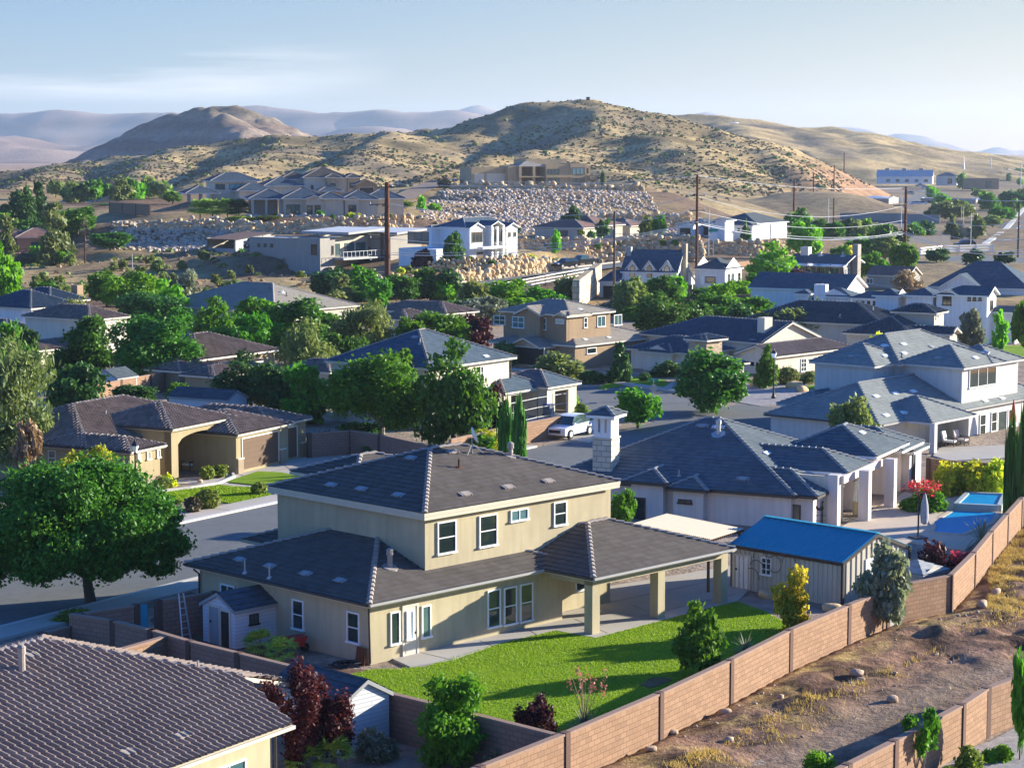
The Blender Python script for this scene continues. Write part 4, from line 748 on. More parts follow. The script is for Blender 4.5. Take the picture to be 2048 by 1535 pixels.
h = H_('white_annex_house', 'two-storey white gabled house with a navy roof right of the dormered farmhouse', (1452, 539), 596, 60, wall='st_white', roof='t_dark', sl=.55, o=.25, fas='white', cap=None, near=False)
A = h.blk(R=6.5, L=(1385, 537), g=('b0', 'b1')); h.box('lower_wall', .2, 6.3, .2, .3, 0, 1.4, 'st_sand')
for t in (1.2, 2.6, 5.0): h.winl(A, 'R', t, t+.8, 2.3, 3.5, 'dhd')
h.winl(A, 'R', 1.0, 4.4, .4, 1.1, 'gdr'); h.winl(A, 'L', 1.8, 3.4, 2.2, 3.1, 'fxt'); h.winl(A, 'L', 3.6, 4.4, 1.8, 3.2, 'bl'); h.fin()
# ================= brown house with verandah, small brown house
h = H_('verandah_house', 'brown two-level house with a long verandah, a white roof edge and a tall square chimney', (1692, 529), 570, 58, wall='st_taupe', roof='t_dark', kind='plain', sl=.34, o=.9, fas='white', cap=None, near=False)
zz = h.ze; A = h.blk(R=8, L=(1580, 524), g=('b0', 'b1')); b = h.b[A]
mb = MB(); mb.box(-.9, 1.2, 0, b['b1']+.5, 1.25, 1.42, M['wood']); mb.box(-.9, -.82, 0, b['b1'], 1.42, 1.95, M['wood']); mb.build('balcony', h.root)
for i in range(6): mb = MB(); y = .1+i*(b['b1']-.3)/5; mb.box(-.85, -.65, y, y+.2, -.3, zz, M['wood']); mb.build('post', h.root)
roof_mesh('verandah_roof', [[(-1.6, -.2, zz-.25), (.3, -.2, zz+.05), (.3, b['b1'], zz+.05), (-1.6, b['b1'], zz-.25)]], M['t_steel'], 'plain', h.root, M['white'], th=.12)
mb = MB(); mb.box(4.2, 5.6, -.25, .7, 0, zz+3.1, M['st_taupe']); mb.build('chimney', h.root)
for y in (1.5, 4, 6.5): h.winl(A, 'L', y, y+1.6, 1.6, 2.7, 'slb')
h.winl(A, 'R', 1.4, 2.3, 1.2, 2.6, 'bl'); h.winl(A, 'R', 2.6, 3.5, 1.2, 2.7, 'dhb'); h.pipe(1641, 511, .5, .15, 'steel', .2); h.pipe(1686, 512, .5, .15, 'steel', .2); p = h.ron(1612, 508)
if p: q = p[1]; h.box('roof_cooler', q.x-.7, q.x+.7, q.y-.7, q.y+.7, q.z-.2, q.z+1.2, 'steel')
h.fin()
h = H_('small_brown_house', 'small low brown house with a pale gable end below the tall rusty pole', (1818, 552), 578, 60, wall='st_taupe', roof='t_red', kind='plain', sl=.42, o=.3, fas='trim', cap=None, near=False)
A = h.blk(R=6.5, L=(1726, 550), g=('b0', 'b1')); h.winl(A, 'L', 6, 7.2, .6, 1.5, 'sl'); h.winl(A, 'L', 1.4, 2.8, .5, 1.5, 'dh'); h.fin()
# ================= hillside houses
h = H_('navy_hip_house', 'white hillside house with a blue-grey roof, three gables and a balcony above the boulder wall', (931, 454.7), 524, 51, Y=360, wall='st_white', roof='t_slate', kind='plain', sl=.42, o=.3, fas='white', cap='cap_g', near=False)
zz = h.ze; A = h.blk(R=13.5, L=(866, 453), z0=-2); B = h.blk((863, 455), 7, (793, 457), zz-.1, z0=0); g1 = h.blk([.0, -1.0], 4.2, 6, zz-.1, g=('b0',), z0=-1); g2 = h.blk([5.0, -1.6], 3.6, 6, zz+.2, g=('b0',), z0=-1, skip='R'); g3 = h.blk([9.2, -1.6], 3.6, 6, zz-.2, g=('b0',), z0=-1)
h.winl(g1, 'R', .8, 3.6, 3.3, 5.1, 'w3d'); h.winl(B, 'L', h.b[B]['y0']+.6, h.b[B]['y0']+5.4, 2.9, 5.0, 'gl3'); h.winl(A, 'L', h.b[A]['y0']+6, h.b[A]['y0']+7.4, 3, 5, 'gdr'); h.box('terrace', -7, 0, .5, 9, -1, 2.4, 'st_white')
for t in (9.9, 11.4): h.winl(g3, 'R', t, t+.7, 4.0, 4.8, 'fxd')
mb = MB(); mb.box(1.5, 9, -2.6, -1.3, 2.2, 2.6, M['white']); mb.build('balcony', h.root)
for x in (5.2, 6.6, 8.2): h.col(x, -1.5, .45, -.5, zz, 'white')
h.winl(g2, 'R', 5.6, 8.2, 3.2, 5.4, 'gdr'); h.doorl(g1, 'R', 2.1, 3.8, .05, 1.7, 'wood', 4, 'garage_door'); h.fin()
h = H_('modern_grey_house', 'flat-roofed grey modern house with a long balcony behind the tall rusty pole', (640, 477), 546, 55, Y=362, wall='st_taupe', roof='t_white', sl=.1, o=.0, fas='white', cap=None, near=False)
zz = h.ze; A = h.blk(R=4, L=(576, 475), rt='flat', z0=-1); B = h.blk((590, 476), 7, (520.7, 472), zz-.1, rt='flat', z0=-1); C = h.blk([3.9, 1.5], 14, 8, zz, rt='flat', z0=-1, wall='st_sand'); Dd = h.blk([15, -3.5], 9, 11, zz+.1, rt='flat', z0=-1, wall='st_taupe')
for a0, a1, z_ in ((5.5, 16, zz+.9), (16, 24.8, zz+.6)): roof_mesh('flat_roof', [[(a0, -4.2 if a0 > 10 else -1.8, z_), (a1, -4.2 if a0 > 10 else -1.8, z_+.5), (a1, 9, z_+.5), (a0, 9, z_)]], M['t_white'], 'plain', h.root, M['grey'], th=.4)
mb = MB(); mb.box(3.6, 16, -2.2, 1.4, 2.1, 2.5, M['grey']); mb.build('balcony', h.root); mb = MB(); mb.bar((3.6, -2.1, 3.5), (16, -2.1, 3.5), .05, .05, M['steel'])
for i in range(12): x = 3.7+i*1.1; mb.bar((x, -2.1, 2.5), (x, -2.1, 3.5), .05, .05, M['steel'])
mb.build('railing', h.root)
for t in (4.6, 8.4, 11.6): h.winl(C, 'R', t, t+2.5, 2.6, 4.8, 'gl3')
h.winl(A, 'L', .7, 2.0, 3.1, 4.9, 'fxd'); h.winl(A, 'R', 3.0, 3.6, 3, 4.6, 'fxd'); h.winl(Dd, 'L', 1.0, 3.0, 0, 3.9, 'gl3')
for t in (2.5, 4.0, 5.5): h.winl(B, 'L', h.b[B]['y1']-t, h.b[B]['y1']-t+.6, 4.1, 4.7, 'fxd')
h.col(15, -2.0, .8, -1, 6.4, 'wood'); h.winl(C, 'R', 12, 14, .2, 1.7, 'gdr'); h.fin()
h = H_('open_carport', 'open carport with a rust-brown sloping roof left of the modern grey house', (470, 479.5), 503, 52, Y=386, wall=None, roof='t_wood', kind='plain', sl=.1, o=.2, fas='dark', cap=None, near=False, cat='carport')
h.blk(R=10, L=8, rt='sa'); mb = MB(); ST = M['grey']
for a, b_ in ((.3, .3), (.3, 7.5), (9.4, .3), (9.4, 7.5)): pb = MB(); pb.box(a, a+.25, b_, b_+.25, -1, 2.0+.09*a, ST); pb.build('post', h.root)
mb.box(.3, 9.6, .3, .45, -1, .55, M['steel']); mb.box(.3, 2.4, .3, .45, .55, 2.2, M['steel']); mb.box(7.6, 9.6, .3, .45, .55, 2.8, M['steel']); mb.box(2.4, 7.6, .3, .45, 1.9, 2.3, M['steel']); mb.box(.3, .45, .45, 7.6, -1, .5, M['grey']); mb.build('wall', h.root); h.box('back_wall', .3, 9.6, 7.5, 7.65, -1, 2.3, 'st_sand')
h = H_('terrace_house', 'long low beige house with slate tiles and small gables on the boulder terrace', (563, 397), 431, 12, Y=430, wall='st_sand', roof='t_slate', kind='flat', sl=.45, o=.5, fas='white', cap='cap', near=False)
zz = h.ze; A = h.blk(R=10, L=9, skip='', z0=-2); B = h.blk([7.0, -1.2], 6, 8, zz, z0=-2); C = h.blk([12, -.5], 8, 9, zz-.2, z0=-2); Dd = h.blk([17, 2], 9, 8, zz-.1, z0=-2); h.blk([-6.5, 3], 9, 10, zz-.1, wall=None, z0=-2); g1 = h.blk([4.3, -1.6], 4.4, 5, zz-.1, g=('b0',), z0=-2, sl=.35); g2 = h.blk([12.4, -1.0], 4, 5, zz-.3, g=('b0',), z0=-2, sl=.35)
h.winl(g1, 'R', 5.0, 6.2, .3, 2.1, 'fxd'); h.winl(g1, 'R', 6.6, 7.8, .3, 2.1, 'fxd'); h.winl(A, 'R', 1, 3.8, .3, 2.2, 'w3d'); h.winl(g2, 'R', 13.6, 15.2, .7, 2.1, 'gdr'); h.winl(Dd, 'R', 19.5, 20, 1.7, 2.2, 'fxd'); h.winl(Dd, 'R', 21, 21.5, 1.7, 2.2, 'fxd')
for x in (-5.8, -3, -.2): h.col(x, 3.2, .45, -2, zz-.2)
h.box('back_wall', -6, 0, 8, 8.2, -2, zz, 'st_taupe'); h.fin()
h = H_('tower_villa', 'two-storey pale villa with broad slate eaves on the left of the hilltop group', (420, 362), 402, 20, Y=485, wall='st_cream', roof='t_slate', kind='flat', sl=.42, o=.8, fas='white', cap='cap', near=False)
zz = h.ze; A = h.blk(R=12, L=9, z0=-2); h.winl(A, 'R', 1.4, 3.6, zz-1.9, zz-.7, 'gl3'); h.winl(A, 'R', 4.6, 8.6, zz-1.9, zz-.7, 'gl3'); h.blk([-6.5, -4], 8, 8, 1.9, wall=None, roof='t_slate'); h.blk([5, -5], 9, 8, 2.4, z0=-2); h.blk([12, -2], 10, 10, 3.4, z0=-2)
for x in (-5.9, -3.2): h.col(x, -3.4, .7, -3, 1.8, 'st_taupe')
h.fin()
h = H_('brown_villa', 'large two-storey beige villa with brown hip roofs and stone bays on the hill', (605, 355), 396, 14, Y=492, wall='st_cream', roof='t_brown', kind='flat', sl=.45, o=.5, fas='white', cap='cap', near=False)
zz = h.ze; A = h.blk(R=11, L=10, z0=-2); B = h.blk([5, -1.5], 4, 6, zz, z0=-2, wall='stone'); C = h.blk([10, -.8], 4, 8, zz, z0=-2, wall='stone'); h.blk([-5, 3], 8, 8, zz-.4, z0=-2); h.blk([3, -4], 6, 5, 1.7, wall=None, roof='t_slate'); h.winl(B, 'R', 6.3, 7.6, 1.4, 3.4, 'gdr'); h.winl(C, 'R', 11, 13, 2.3, 3.5, 'gdr'); h.winl(A, 'R', 2, 2.6, 2, 3, 'fxd'); h.fin()
h = H_('brown_garage', 'small detached brown garage with a dark door at the right end of the villas', (709, 369), 392, 12, Y=480, wall='st_brown', roof='t_brown', sl=.42, o=.4, fas='trim', cap=None, near=False, cat='garage')
A = h.blk(R=5.6, L=6, g=('b0',), z0=-1); h.doorl(A, 'R', 1.2, 4.4, .02, 1.9, 'dark', 4, 'garage_door'); h.fin()
h = H_('long_brown_roof_house', 'long low house with a reddish brown roof and pergola behind topiary on the boulder walls', (1167, 456), 481, 58, Y=428, wall='st_sand', roof='t_red', kind='plain', sl=.32, o=.5, fas='trim', cap='cap', near=False)
zz = h.ze; A = h.blk(R=9, L=(1040, 455), z0=-1); B = h.blk((1195, 452), 12, 12, zz+.2, z0=-1); C = h.blk((1262, 449), 7, 9, zz, z0=-1, skip='R'); Dd = h.blk((1262, 452), (1308, 450), 6, zz-.2, z0=-1); h.winl(A, 'L', 4, 6.5, .3, 1.9, 'gl3'); h.winl(B, 'L', 1.2, 2.1, .7, 1.8, 'fxd'); h.winl(Dd, 'R', h.b[Dd]['x0']+4, h.b[Dd]['x0']+5, .5, 1.8, 'bl'); p = h.e(1255, 478, 0)
for i in range(3): h.col(h.b[C]['x0']+i*2.6, h.b[C]['y0'], .4, -.5, zz, 'st_cream')
h.box('back_wall', h.b[C]['x0'], h.b[C]['x1'], h.b[C]['y0']+3, h.b[C]['y0']+3.2, 0, zz, 'st_brown'); h.fin()
h = H_('white_garage_house', 'white house with charcoal roof and a bright blank end wall above a stone wall', (1506, 451), 475, 58, Y=438, wall='st_white', roof='t_dark', kind='plain', sl=.36, o=.4, fas='white', cap=None, near=False)
zz = h.ze; A = h.blk(R=(1547, 450), L=(1440, 450), z0=-1); h.blk([3, .5], 16, 11, zz+.3, z0=-1); g1 = h.blk((1424, 447), 6, (1390, 445), zz, g=('a0',), z0=-1); g2 = h.blk((1388, 450), 6, (1353, 449), zz-.2, g=('a0',), z0=-1); g3 = h.blk((1452, 441), 5, (1432, 440), zz+1.2, g=('a0',), z0=-1); h.doorl(g1, 'L', h.b[g1]['y0']+.5, h.b[g1]['y1']-.5, .02, 1.7, 'black', 4, 'garage_door'); h.doorl(g2, 'L', h.b[g2]['y0']+.6, h.b[g2]['y1']-.6, .02, 1.6, 'black', 4, 'garage_door')
for t in (.8, 2.0, 3.2): h.winl(A, 'L', t, t+.5, 1.2, 1.9, 'fxd')
h.col(h.b[A]['x1']+6, h.b[A]['y0']+.3, .5, -.5, zz+.2, 'st_white'); h.fin()
# adobe house on the hill
h = H_('adobe_hilltop_house', 'flat-roofed tan adobe house with columned terraces on top of the rubble slope', (1037, 332), 372, 27, Y=628, wall='st_adobe', roof='t_tan', kind='plain', sl=.3, o=.0, fas='trim', cap=None, near=False)
zz = h.ze; A = h.blk(R=10, L=9, o=.4, skip='R', z0=-1); B = h.blk([9, -.3], 8.5, 10, zz+.5, rt='flat', z0=-1); C = h.blk([17.2, -.6], 5.5, 8, zz+.7, rt='flat', z0=-1); E2 = h.blk([22, 1], 2.8, 6, zz+.1, rt='flat', z0=-1); F = h.blk([-14, 3], 13, 8, zz-.3, rt='flat', z0=-1); h.blk([5, 5], 14, 8, zz+2.0, rt='flat', z0=0); h.blk([-3, 1], 4, 6, zz+.1, rt='flat', z0=-1)
for x in (.2, 4.8, 9.2): h.col(x, -.1, .8, -1, zz-.1)
mb = MB(); mb.box(0, 9.6, -.3, 3, 2.5, 2.9, M['st_adobe']); mb.box(22, 30, -.3, 2.5, 2.6, 3.1, M['st_adobe']); mb.box(8.8, 18, -.8, -.3, 2.4, 3.2, M['st_adobe']); mb.build('terrace', h.root)
for x in (22.2, 26, 29.4): h.col(x, -.2, .5, -1, 2.6)
h.box('back_wall', .4, 9.4, 4, 4.2, -1, zz, 'st_brown'); h.winl(B, 'R', 9.6, 13.5, 3.3, zz-.9, 'gl3'); h.winl(B, 'R', 9.6, 13.5, .1, 2.3, 'gl3'); h.winl(C, 'R', 17.8, 22, 3.3, zz-.5, 'gl3'); h.winl(C, 'R', 17.8, 22, .1, 2.3, 'gl3'); h.winl(E2, 'R', 22.9, 24.2, 3.6, 5.2, 'gdr'); h.doorl(F, 'R', -13, -10, 1, 3.6, 'trim', 4, 'garage_door'); h.doorl(F, 'R', -9, -3, 1, 3.6, 'trim', 4, 'garage_door'); h.winl(A, 'L', 1, 2, .5, 2, 'fxd'); h.fin()
# ================= houses half hidden by trees
h = H_('pale_tan_roof_house', 'house mostly hidden by trees showing one wide pale tan roof slope', (548, 625), 668, 52, wall='st_sand', roof='t_tan', sl=.36, o=.4, fas='trim', cap='cap', near=False); h.blk(R=(704, 609), L=(455, 598)); h.pipe(573, 592, .5, .05, 'dark'); h.pipe(565, 585, .3, .1, 'white'); h.pipe(540, 577, .4, .05, 'dark'); h.fin()
h = H_('brown_tile_house', 'house behind trees with a brown barrel hip roof right of the tall rusty pole', (893, 628), 672, 52, wall='st_sand', roof='t_clay', kind='barrel', sl=.36, o=.4, fas='trim', cap='cap', near=False); h.blk(R=(948, 621), L=(755, 618)); h.blk((815, 640), 6, (740, 636), 2.7); h.fin()
h = H_('white_corner_house', 'two-storey white house with dark barrel roof at the left edge among trees', (62, 617), 690, 57, wall='st_white', roof='t_slate', kind='barrel', sl=.44, o=.4, fas='trim', cap='cap')
A = h.blk(R=(150, 608), L=9); h.blk([6, 3], 6.5, 8, h.ze+.2); h.blk((12, 663), (67, 656), 8, 2.0); h.win(A, 'R', (70, 621, 82, 638), 'dhb'); h.win(A, 'R', (95, 620, 103, 630), 'slb'); p = h.e(155, 600, h.ze); h.box('chimney', p.x-.5, p.x+.5, p.y-.5, p.y+.5, 2, h.ze+1.8, 'st_brown'); h.fin()
h = H_('ochre_house', 'tan two-storey house glimpsed between trees beside the white corner house', (97, 650), 710, 57, wall='st_cream', roof='t_clay', kind='barrel', sl=.4, o=.3, fas='trim', cap='cap'); A = h.blk(R=10, L=3); h.blk((180, 640), 6, 10, h.ze+1.2); h.blk((60, 703), 10, 4, 1.6); h.win(A, 'R', (108, 658, 122, 682), 'dhb'); h.fin()
h = H_('arcade_house', 'low house with clay-grey barrel roofs and an arched porch behind the big round tree', (430, 754), 795, 58, wall='st_olive', roof='t_clay', kind='barrel', sl=.36, o=.4, fas='trim', cap='cap'); h.blk(R=9, L=(347, 750)); h.blk((360, 743), 12, 8, h.ze+.1); h.blk([5, 6], 12, 10, h.ze+.8); h.fin()
h = H_('grey_tile_house', 'house among trees showing a strip of grey barrel tile left of the cream house', (660, 745), 800, 54, wall='st_sand', roof='t_clay', kind='barrel', sl=.45, o=.4, fas='trim', cap='cap', near=False); h.blk(R=(712, 737), L=(560, 738)); h.fin()
h = H_('pink_deck_house', 'pinkish house with a raised deck and hip roof among pines at the left edge', (30, 475), 532, 22, Y=395, wall='st_rose', roof='t_red', kind='plain', sl=.4, o=.5, fas='trim', cap='cap', near=False)
A = h.blk(R=9, L=8, z0=-1); h.blk([-10, 3], 13, 9, h.ze+.5, z0=-1); mb = MB(); mb.box(-1, 9, -3, .5, 2.2, 2.5, M['st_rose']); mb.bar((-1, -2.9, 3.3), (9, -2.9, 3.3), .06, .06, M['dark'])
for i in range(5): mb.bar((-.9+i*2.4, -2.8, -1), (-.9+i*2.4, -2.8, 3.3), .15, .15, M['wood'])
mb.build('deck', h.root); h.winl(A, 'R', 3, 6, 2.7, 4.4, 'gl3'); h.box('chimney', -1.5, -.3, 1, 2, 3, 7.4, 'st_rose'); h.fin()
# distant houses on the left
for lab, N, vb, th, Y, Rr, Ll, ro, kw in (('distant house with a navy roof and white gables among the left trees', (128, 404), 425, 20, 620, 9, 8, 't_slate', 'st_white'), ('distant pale house with a sunlit tan gable roof below the left hill', (190, 405), 428, 25, 600, 9, 10, 't_tan', 'st_cream'), ('distant long low house with a pale roof below the left hill', (240, 408), 420, 20, 640, 14, 8, 't_tan', 'st_sand'), ('distant two-storey house with white gable below the hill left of the villas', (284, 398), 416, 18, 680, 7, 7, 't_brown', 'st_white'), ('distant low grey-roofed house right of the white gable below the hill', (318, 408), 421, 15, 660, 9, 7, 't_slate', 'st_sand')):
    h = H_('distant_house', lab, N, vb, th, Y=Y, wall=kw, roof=ro, kind='plain', sl=.45, o=.4, fas='white', cap=None, near=False, group='distant houses below the left hill'); A = h.blk(R=Rr, L=Ll, g=('b0',) if 'gable' in lab else (), z0=-2); h.winl(A, 'R', 1.5, 3, .6, 1.6, 'sl'); h.winl(A, 'R', 4.5, 6, .6, 1.6, 'sl'); h.fin()
# right distance
h = H_('long_white_hall', 'long white hall with a pale blue metal roof and three roof vents below the hill', (1866, 353), 368, 76, Y=1260, wall='st_white', roof='t_steel', kind='plain', sl=.55, o=.4, fas='white', cap=None, near=False, cat='hall')
A = h.blk(R=14, L=(1762, 351), g=('b0', 'b1'))
for i in range(5): y = 3+i*(h.b[A]['b1']-8)/4.6; h.winl(A, 'L', y, y+2.2, 1.2, 2.8, 'gdr')
for i in range(3): h.box('roof_monitor', 6, 8, 6+i*10, 8.5+i*10, h.ze+2.5, h.ze+4.8, 'grey')
h.fin()
h = H_('storage_shed', 'long tan metal storage building with white bay doors at its end', (1778, 397), 416, 66, Y=830, wall='st_taupe', roof='t_steel', kind='plain', sl=.12, o=.1, fas='trim', cap=None, near=False, cat='storage building')
A = h.blk(R=16, L=(1705, 396), g=('b0', 'b1'))
for i in range(6): h.doorl(A, 'R', .8+i*2.5, 2.3+i*2.5, .02, h.ze-.6, 'white', 4, 'bay_door')
h.fin()
h = H_('brick_school', 'long flat-roofed brown brick building far right below the trees', (1998, 357), 379, 80, Y=1130, wall='st_brown', roof='t_white', o=0, sl=.1, near=False, cap=None, cat='building'); A = h.blk(R=18, L=(1926, 356), rt='flat'); h.winl(A, 'L', 4, 7, 1, 4.5, 'gdr'); h.winl(A, 'R', 2, 6, 1, 4, 'gl3'); h.fin()
h = H_('grey_utility_building', 'grey flat utility building with a dark bay door in front of the brick building', (1880, 396), 413, 74, Y=850, wall='st_taupe', roof='t_white', o=0, sl=.1, near=False, cap=None, cat='building'); A = h.blk(R=16, L=(1840, 396), rt='flat'); h.blk([2, -14], 12, 12, 3.0, rt='flat', wall='st_taupe'); h.doorl(A, 'L', 2.2, 5.0, .02, 2.4, 'dark', 4, 'bay_door'); h.winl(A, 'R', 3, 6, .8, 2.2, 'gl3'); h.fin()
h = H_('grey_office', 'pale grey two-storey building beside the long white hall', (1915, 352), 371, 74, Y=1210, wall='st_grey', roof='t_slate', kind='plain', o=.4, sl=.4, near=False, cap=None, cat='building'); A = h.blk(R=10, L=(1870, 352)); h.winl(A, 'L', 3, 5.5, 1, 4, 'gdr'); h.fin()
h = H_('church', 'small white-gabled church with a thin white steeple in the far right', (1966, 352), 361, 70, Y=1450, wall='st_white', roof='t_slate', kind='plain', o=.4, sl=.6, near=False, cap=None, cat='church'); A = h.blk(R=10, L=(1930, 352), g=('b0', 'b1')); mb = MB(); x, y = 5, 14; mb.box(x-1, x+1, y-1, y+1, 3, h.ze+4.5, M['white']); mb.lathe((x, y, h.ze+4.5), [(1.0, 0), (.75, 2), (.05, 10)], 8, M['white']); mb.build('steeple', h.root); h.winl(A, 'L', 3, 5, .8, 2.2, 'gdr'); h.winl(A, 'R', 4, 6, .5, 2.4, 'gdr'); h.fin()
h = H_('open_pavilion', 'open pavilion with a white-edged metal roof among the far right trees', (2006, 399), 415, 68, Y=860, wall=None, roof='t_steel', kind='plain', o=0, sl=.12, near=False, cap=None, fas='white', cat='pavilion'); h.blk(R=9, L=(1943, 398), g=('b0', 'b1')); mb = MB(); L_ = h.b[0]['b1']
for x in (.5, 8.2):
    for i in range(4): y = .4+i*(L_-1)/3; mb.box(x, x+.3, y, y+.3, -.2, h.ze, M['wood'])
mb.box(8.2, 8.5, .4, L_-.3, 0, h.ze-.3, M['st_brown']); mb.build('post', h.root)

for lab, N, vb, Rr, Ll, ro, wl in (('far house with a pale roof at the edge of the distant woodland', (1828, 331), 337, 14, 12, 't_tan', 'st_sand'), ('far brown-roofed house in the distant woodland', (1870, 336), 343, 15, 11, 't_red', 'st_cream'), ('far grey house above the church', (1975, 340), 347, 16, 12, 't_slate', 'st_white'), ('far tan house at the right edge of the woodland', (2022, 345), 352, 15, 12, 't_tan', 'st_sand'), ('far low house below the back hill shoulder', (1790, 335), 340, 13, 10, 't_dark', 'st_taupe')):
    h = H_('distant_house', lab, N, vb, 50, Y=1900-(vb-337)*25, wall=wl, roof=ro, kind='plain', sl=.45, o=.4, fas='white', cap=None, near=False, group='far houses in the woodland'); A = h.blk(R=Rr, L=Ll, z0=-3); h.winl(A, 'R', 2, 4, 1, 2.2, 'sl'); h.fin()
# ------------------------------------------------------------ flat sheets, roads, yards
def gp(pts, z=0): return [tuple(G(u, v, z)[:2]) for u, v in pts]
def sheet(name, pts, z0, z1, mat, kind='structure', side=None):
    mb = MB(); mb.prism(pts, z0, z1, M[mat], M[side] if side else None); o = mb.build(name); return tag(o, kind=kind)
d_ = np.array((.553, .833)); n_ = np.array((.833, -.553)); q0 = np.array((-14.7, 130.1)); ST = lambda t, s: tuple(q0+d_*t+n_*s)
sheet('road', [ST(-75, 0), ST(62, 0), ST(62, 11.5), ST(-75, 11.5)], -.2, .006, 'asph')
sheet('road', gp([(960, 742), (1150, 764), (1370, 793), (1520, 830), (1560, 880), (1480, 905), (1352, 850), (1240, 832), (1190, 850), (1140, 838), (1165, 800)]), -.2, .01, 'asph')
def strip(name, t0, t1, s0, s1, z, mat): sheet(name, [ST(t0, s0), ST(t1, s0), ST(t1, s1), ST(t0, s1)], -.2, z, mat)
for t0, t1 in ((-75, 4), (16, 30)): strip('kerb', t0, t1, -.35, -.02, .13, 'concw'); strip('pavement', t0, t1, -2.0, -.37, .12, 'walk')
strip('kerb', -75, 40, 11.52, 11.85, .13, 'concw'); strip('pavement', -75, 40, 11.87, 13.5, .12, 'walk')
for t in range(-70, 30, 6): strip('pavement_joint', t, t+.04, -2.0, -.37, .124, 'dark')
sheet('pavement', gp([(1000, 733), (1150, 752), (1372, 783), (1372, 787), (1150, 757), (1000, 738)]), -.1, .12, 'walk'); sheet('driveway', gp([(470, 946), (604, 909), (700, 894), (775, 908), (700, 960), (650, 1006), (600, 992), (560, 975), (520, 960)]), -.1, .02, 'conc')
for a, b in (((500, 952), (740, 902)), ((540, 966), (760, 925)), ((560, 925), (650, 985)), ((640, 905), (720, 950))):
    p, q = G(*a), G(*b); mb = MB(); mb.bar((p[0], p[1], .022), (q[0], q[1], .022), .04, .006, M['dark']); tag(mb.build('driveway_joint'), kind='structure')
sheet('path', gp([(350, 960), (400, 955), (470, 946), (500, 958), (450, 966), (505, 972), (548, 985), (540, 990), (500, 977), (440, 969), (352, 967)]), -.1, .024, 'walk')
sheet('lawn', gp([(318, 987), (380, 979), (437, 971), (505, 976), (548, 992), (505, 1009), (430, 1001), (360, 1004)]), -.1, .05, 'lawn'); sheet('lawn', gp([(452, 964), (515, 943), (560, 945), (606, 953), (556, 973), (505, 969)]), -.1, .05, 'lawn')
kb = MB(); kp = [tuple(G(u, v)[:2])+(.08,) for u, v in ((322, 984), (380, 977), (436, 968), (452, 962), (468, 955), (466, 949))]
for a, b in zip(kp[:-1], kp[1:]): kb.bar(a, b, .18, .16, M['concw'])
tag(kb.build('kerb'), kind='structure')
sheet('gravel_bed', gp([(322, 1005), (430, 1003), (500, 1012), (545, 996), (552, 1004), (460, 1024), (340, 1046), (300, 1050), (305, 1010)]), -.1, .02, 'gravel'); sheet('driveway', gp([(1010, 850), (1102, 828), (1150, 822), (1200, 836), (1215, 862), (1180, 885), (1080, 870)]), -.1, .014, 'conc')
sheet('lawn', gp([(1142, 826), (1160, 818), (1200, 822), (1215, 836), (1170, 834)]), -.05, .05, 'lawn'); sheet('lawn', gp([(1195, 775), (1250, 752), (1330, 760), (1360, 783), (1330, 779), (1250, 769), (1210, 779)]), -.05, .05, 'lawn'); sheet('path', gp([(1318, 780), (1350, 762), (1363, 764), (1335, 782)]), -.05, .06, 'walk')
sheet('gravel_bed', gp([(1450, 800), (1490, 765), (1570, 768), (1640, 780), (1600, 805), (1520, 812)]), -.05, .03, 'gravg'); sheet('lawn', gp([(1590, 778), (1600, 772), (1640, 770), (1640, 780)]), -.05, .06, 'lawn'); sheet('lawn', gp([(1960, 695), (2048, 690), (2048, 712), (1985, 720)]), -.05, .05, 'lawn')
sheet('soil_patch', gp([(1280, 1372), (1300, 1358), (1330, 1356), (1345, 1362), (1322, 1372), (1300, 1378)]), 0, .075, 'mulch')
# house yards
LW = [G(u, v, 1.8)[:2] for u, v in ((900, 1560), (960, 1535), (1130, 1468), (1318, 1388), (1459, 1322), (1578, 1262), (1695, 1212), (1773, 1181))]; LW2 = [G(u, v, 1.8)[:2] for u, v in ((1796, 1172), (1901, 1152), (1947, 1107), (1982, 1065), (2013, 1030), (2041, 999), (2075, 965))]
sheet('lawn', gp([(690, 1352), (742, 1340), (800, 1340), (852, 1334), (905, 1316), (1000, 1288), (1110, 1262), (1190, 1277), (1320, 1243), (1442, 1211), (1475, 1203), (1530, 1223), (1560, 1240)])+[tuple(p-np.array((.25, -.15))) for p in LW[6:2:-1]]+[tuple(LW[2]+np.array((-.2, .3)))]+gp([(960, 1462), (775, 1425)]), -.3, .05, 'lawn')
sheet('patio', gp([(905, 1322), (820, 1335), (783, 1318), (830, 1304), (1095, 1246), (1120, 1190), (1480, 1130), (1530, 1150), (1475, 1203), (1442, 1211), (1320, 1243), (1190, 1277), (1110, 1262), (1000, 1288)]), -.2, .065, 'conc')
for a, b in (((830, 1304), (905, 1322)), ((960, 1283), (985, 1294)), ((1050, 1258), (1075, 1272)), ((1150, 1240), (1215, 1268)), ((1260, 1210), (1330, 1240)), ((1130, 1225), (1440, 1160)), ((1160, 1262), (1470, 1190))):
    p, q = G(*a), G(*b); mb = MB(); mb.bar((p[0], p[1], .067), (q[0], q[1], .067), .03, .006, M['dark']); tag(mb.build('patio_joint'), kind='structure')
sheet('gravel_bed', gp([(560, 1325), (742, 1340), (690, 1352), (640, 1348), (380, 1290), (300, 1240), (370, 1180), (480, 1210)]), -.2, .02, 'mulch'); sheet('gravel_bed', gp([(1475, 1203), (1500, 1190), (1690, 1230), (1690, 1260), (1590, 1262), (1545, 1232)]), -.2, .03, 'gravel'); sheet('gravel_bed', gp([(640, 1560), (775, 1440), (1115, 1520), (960, 1620), (640, 1700)]), -.2, .02, 'gravel')
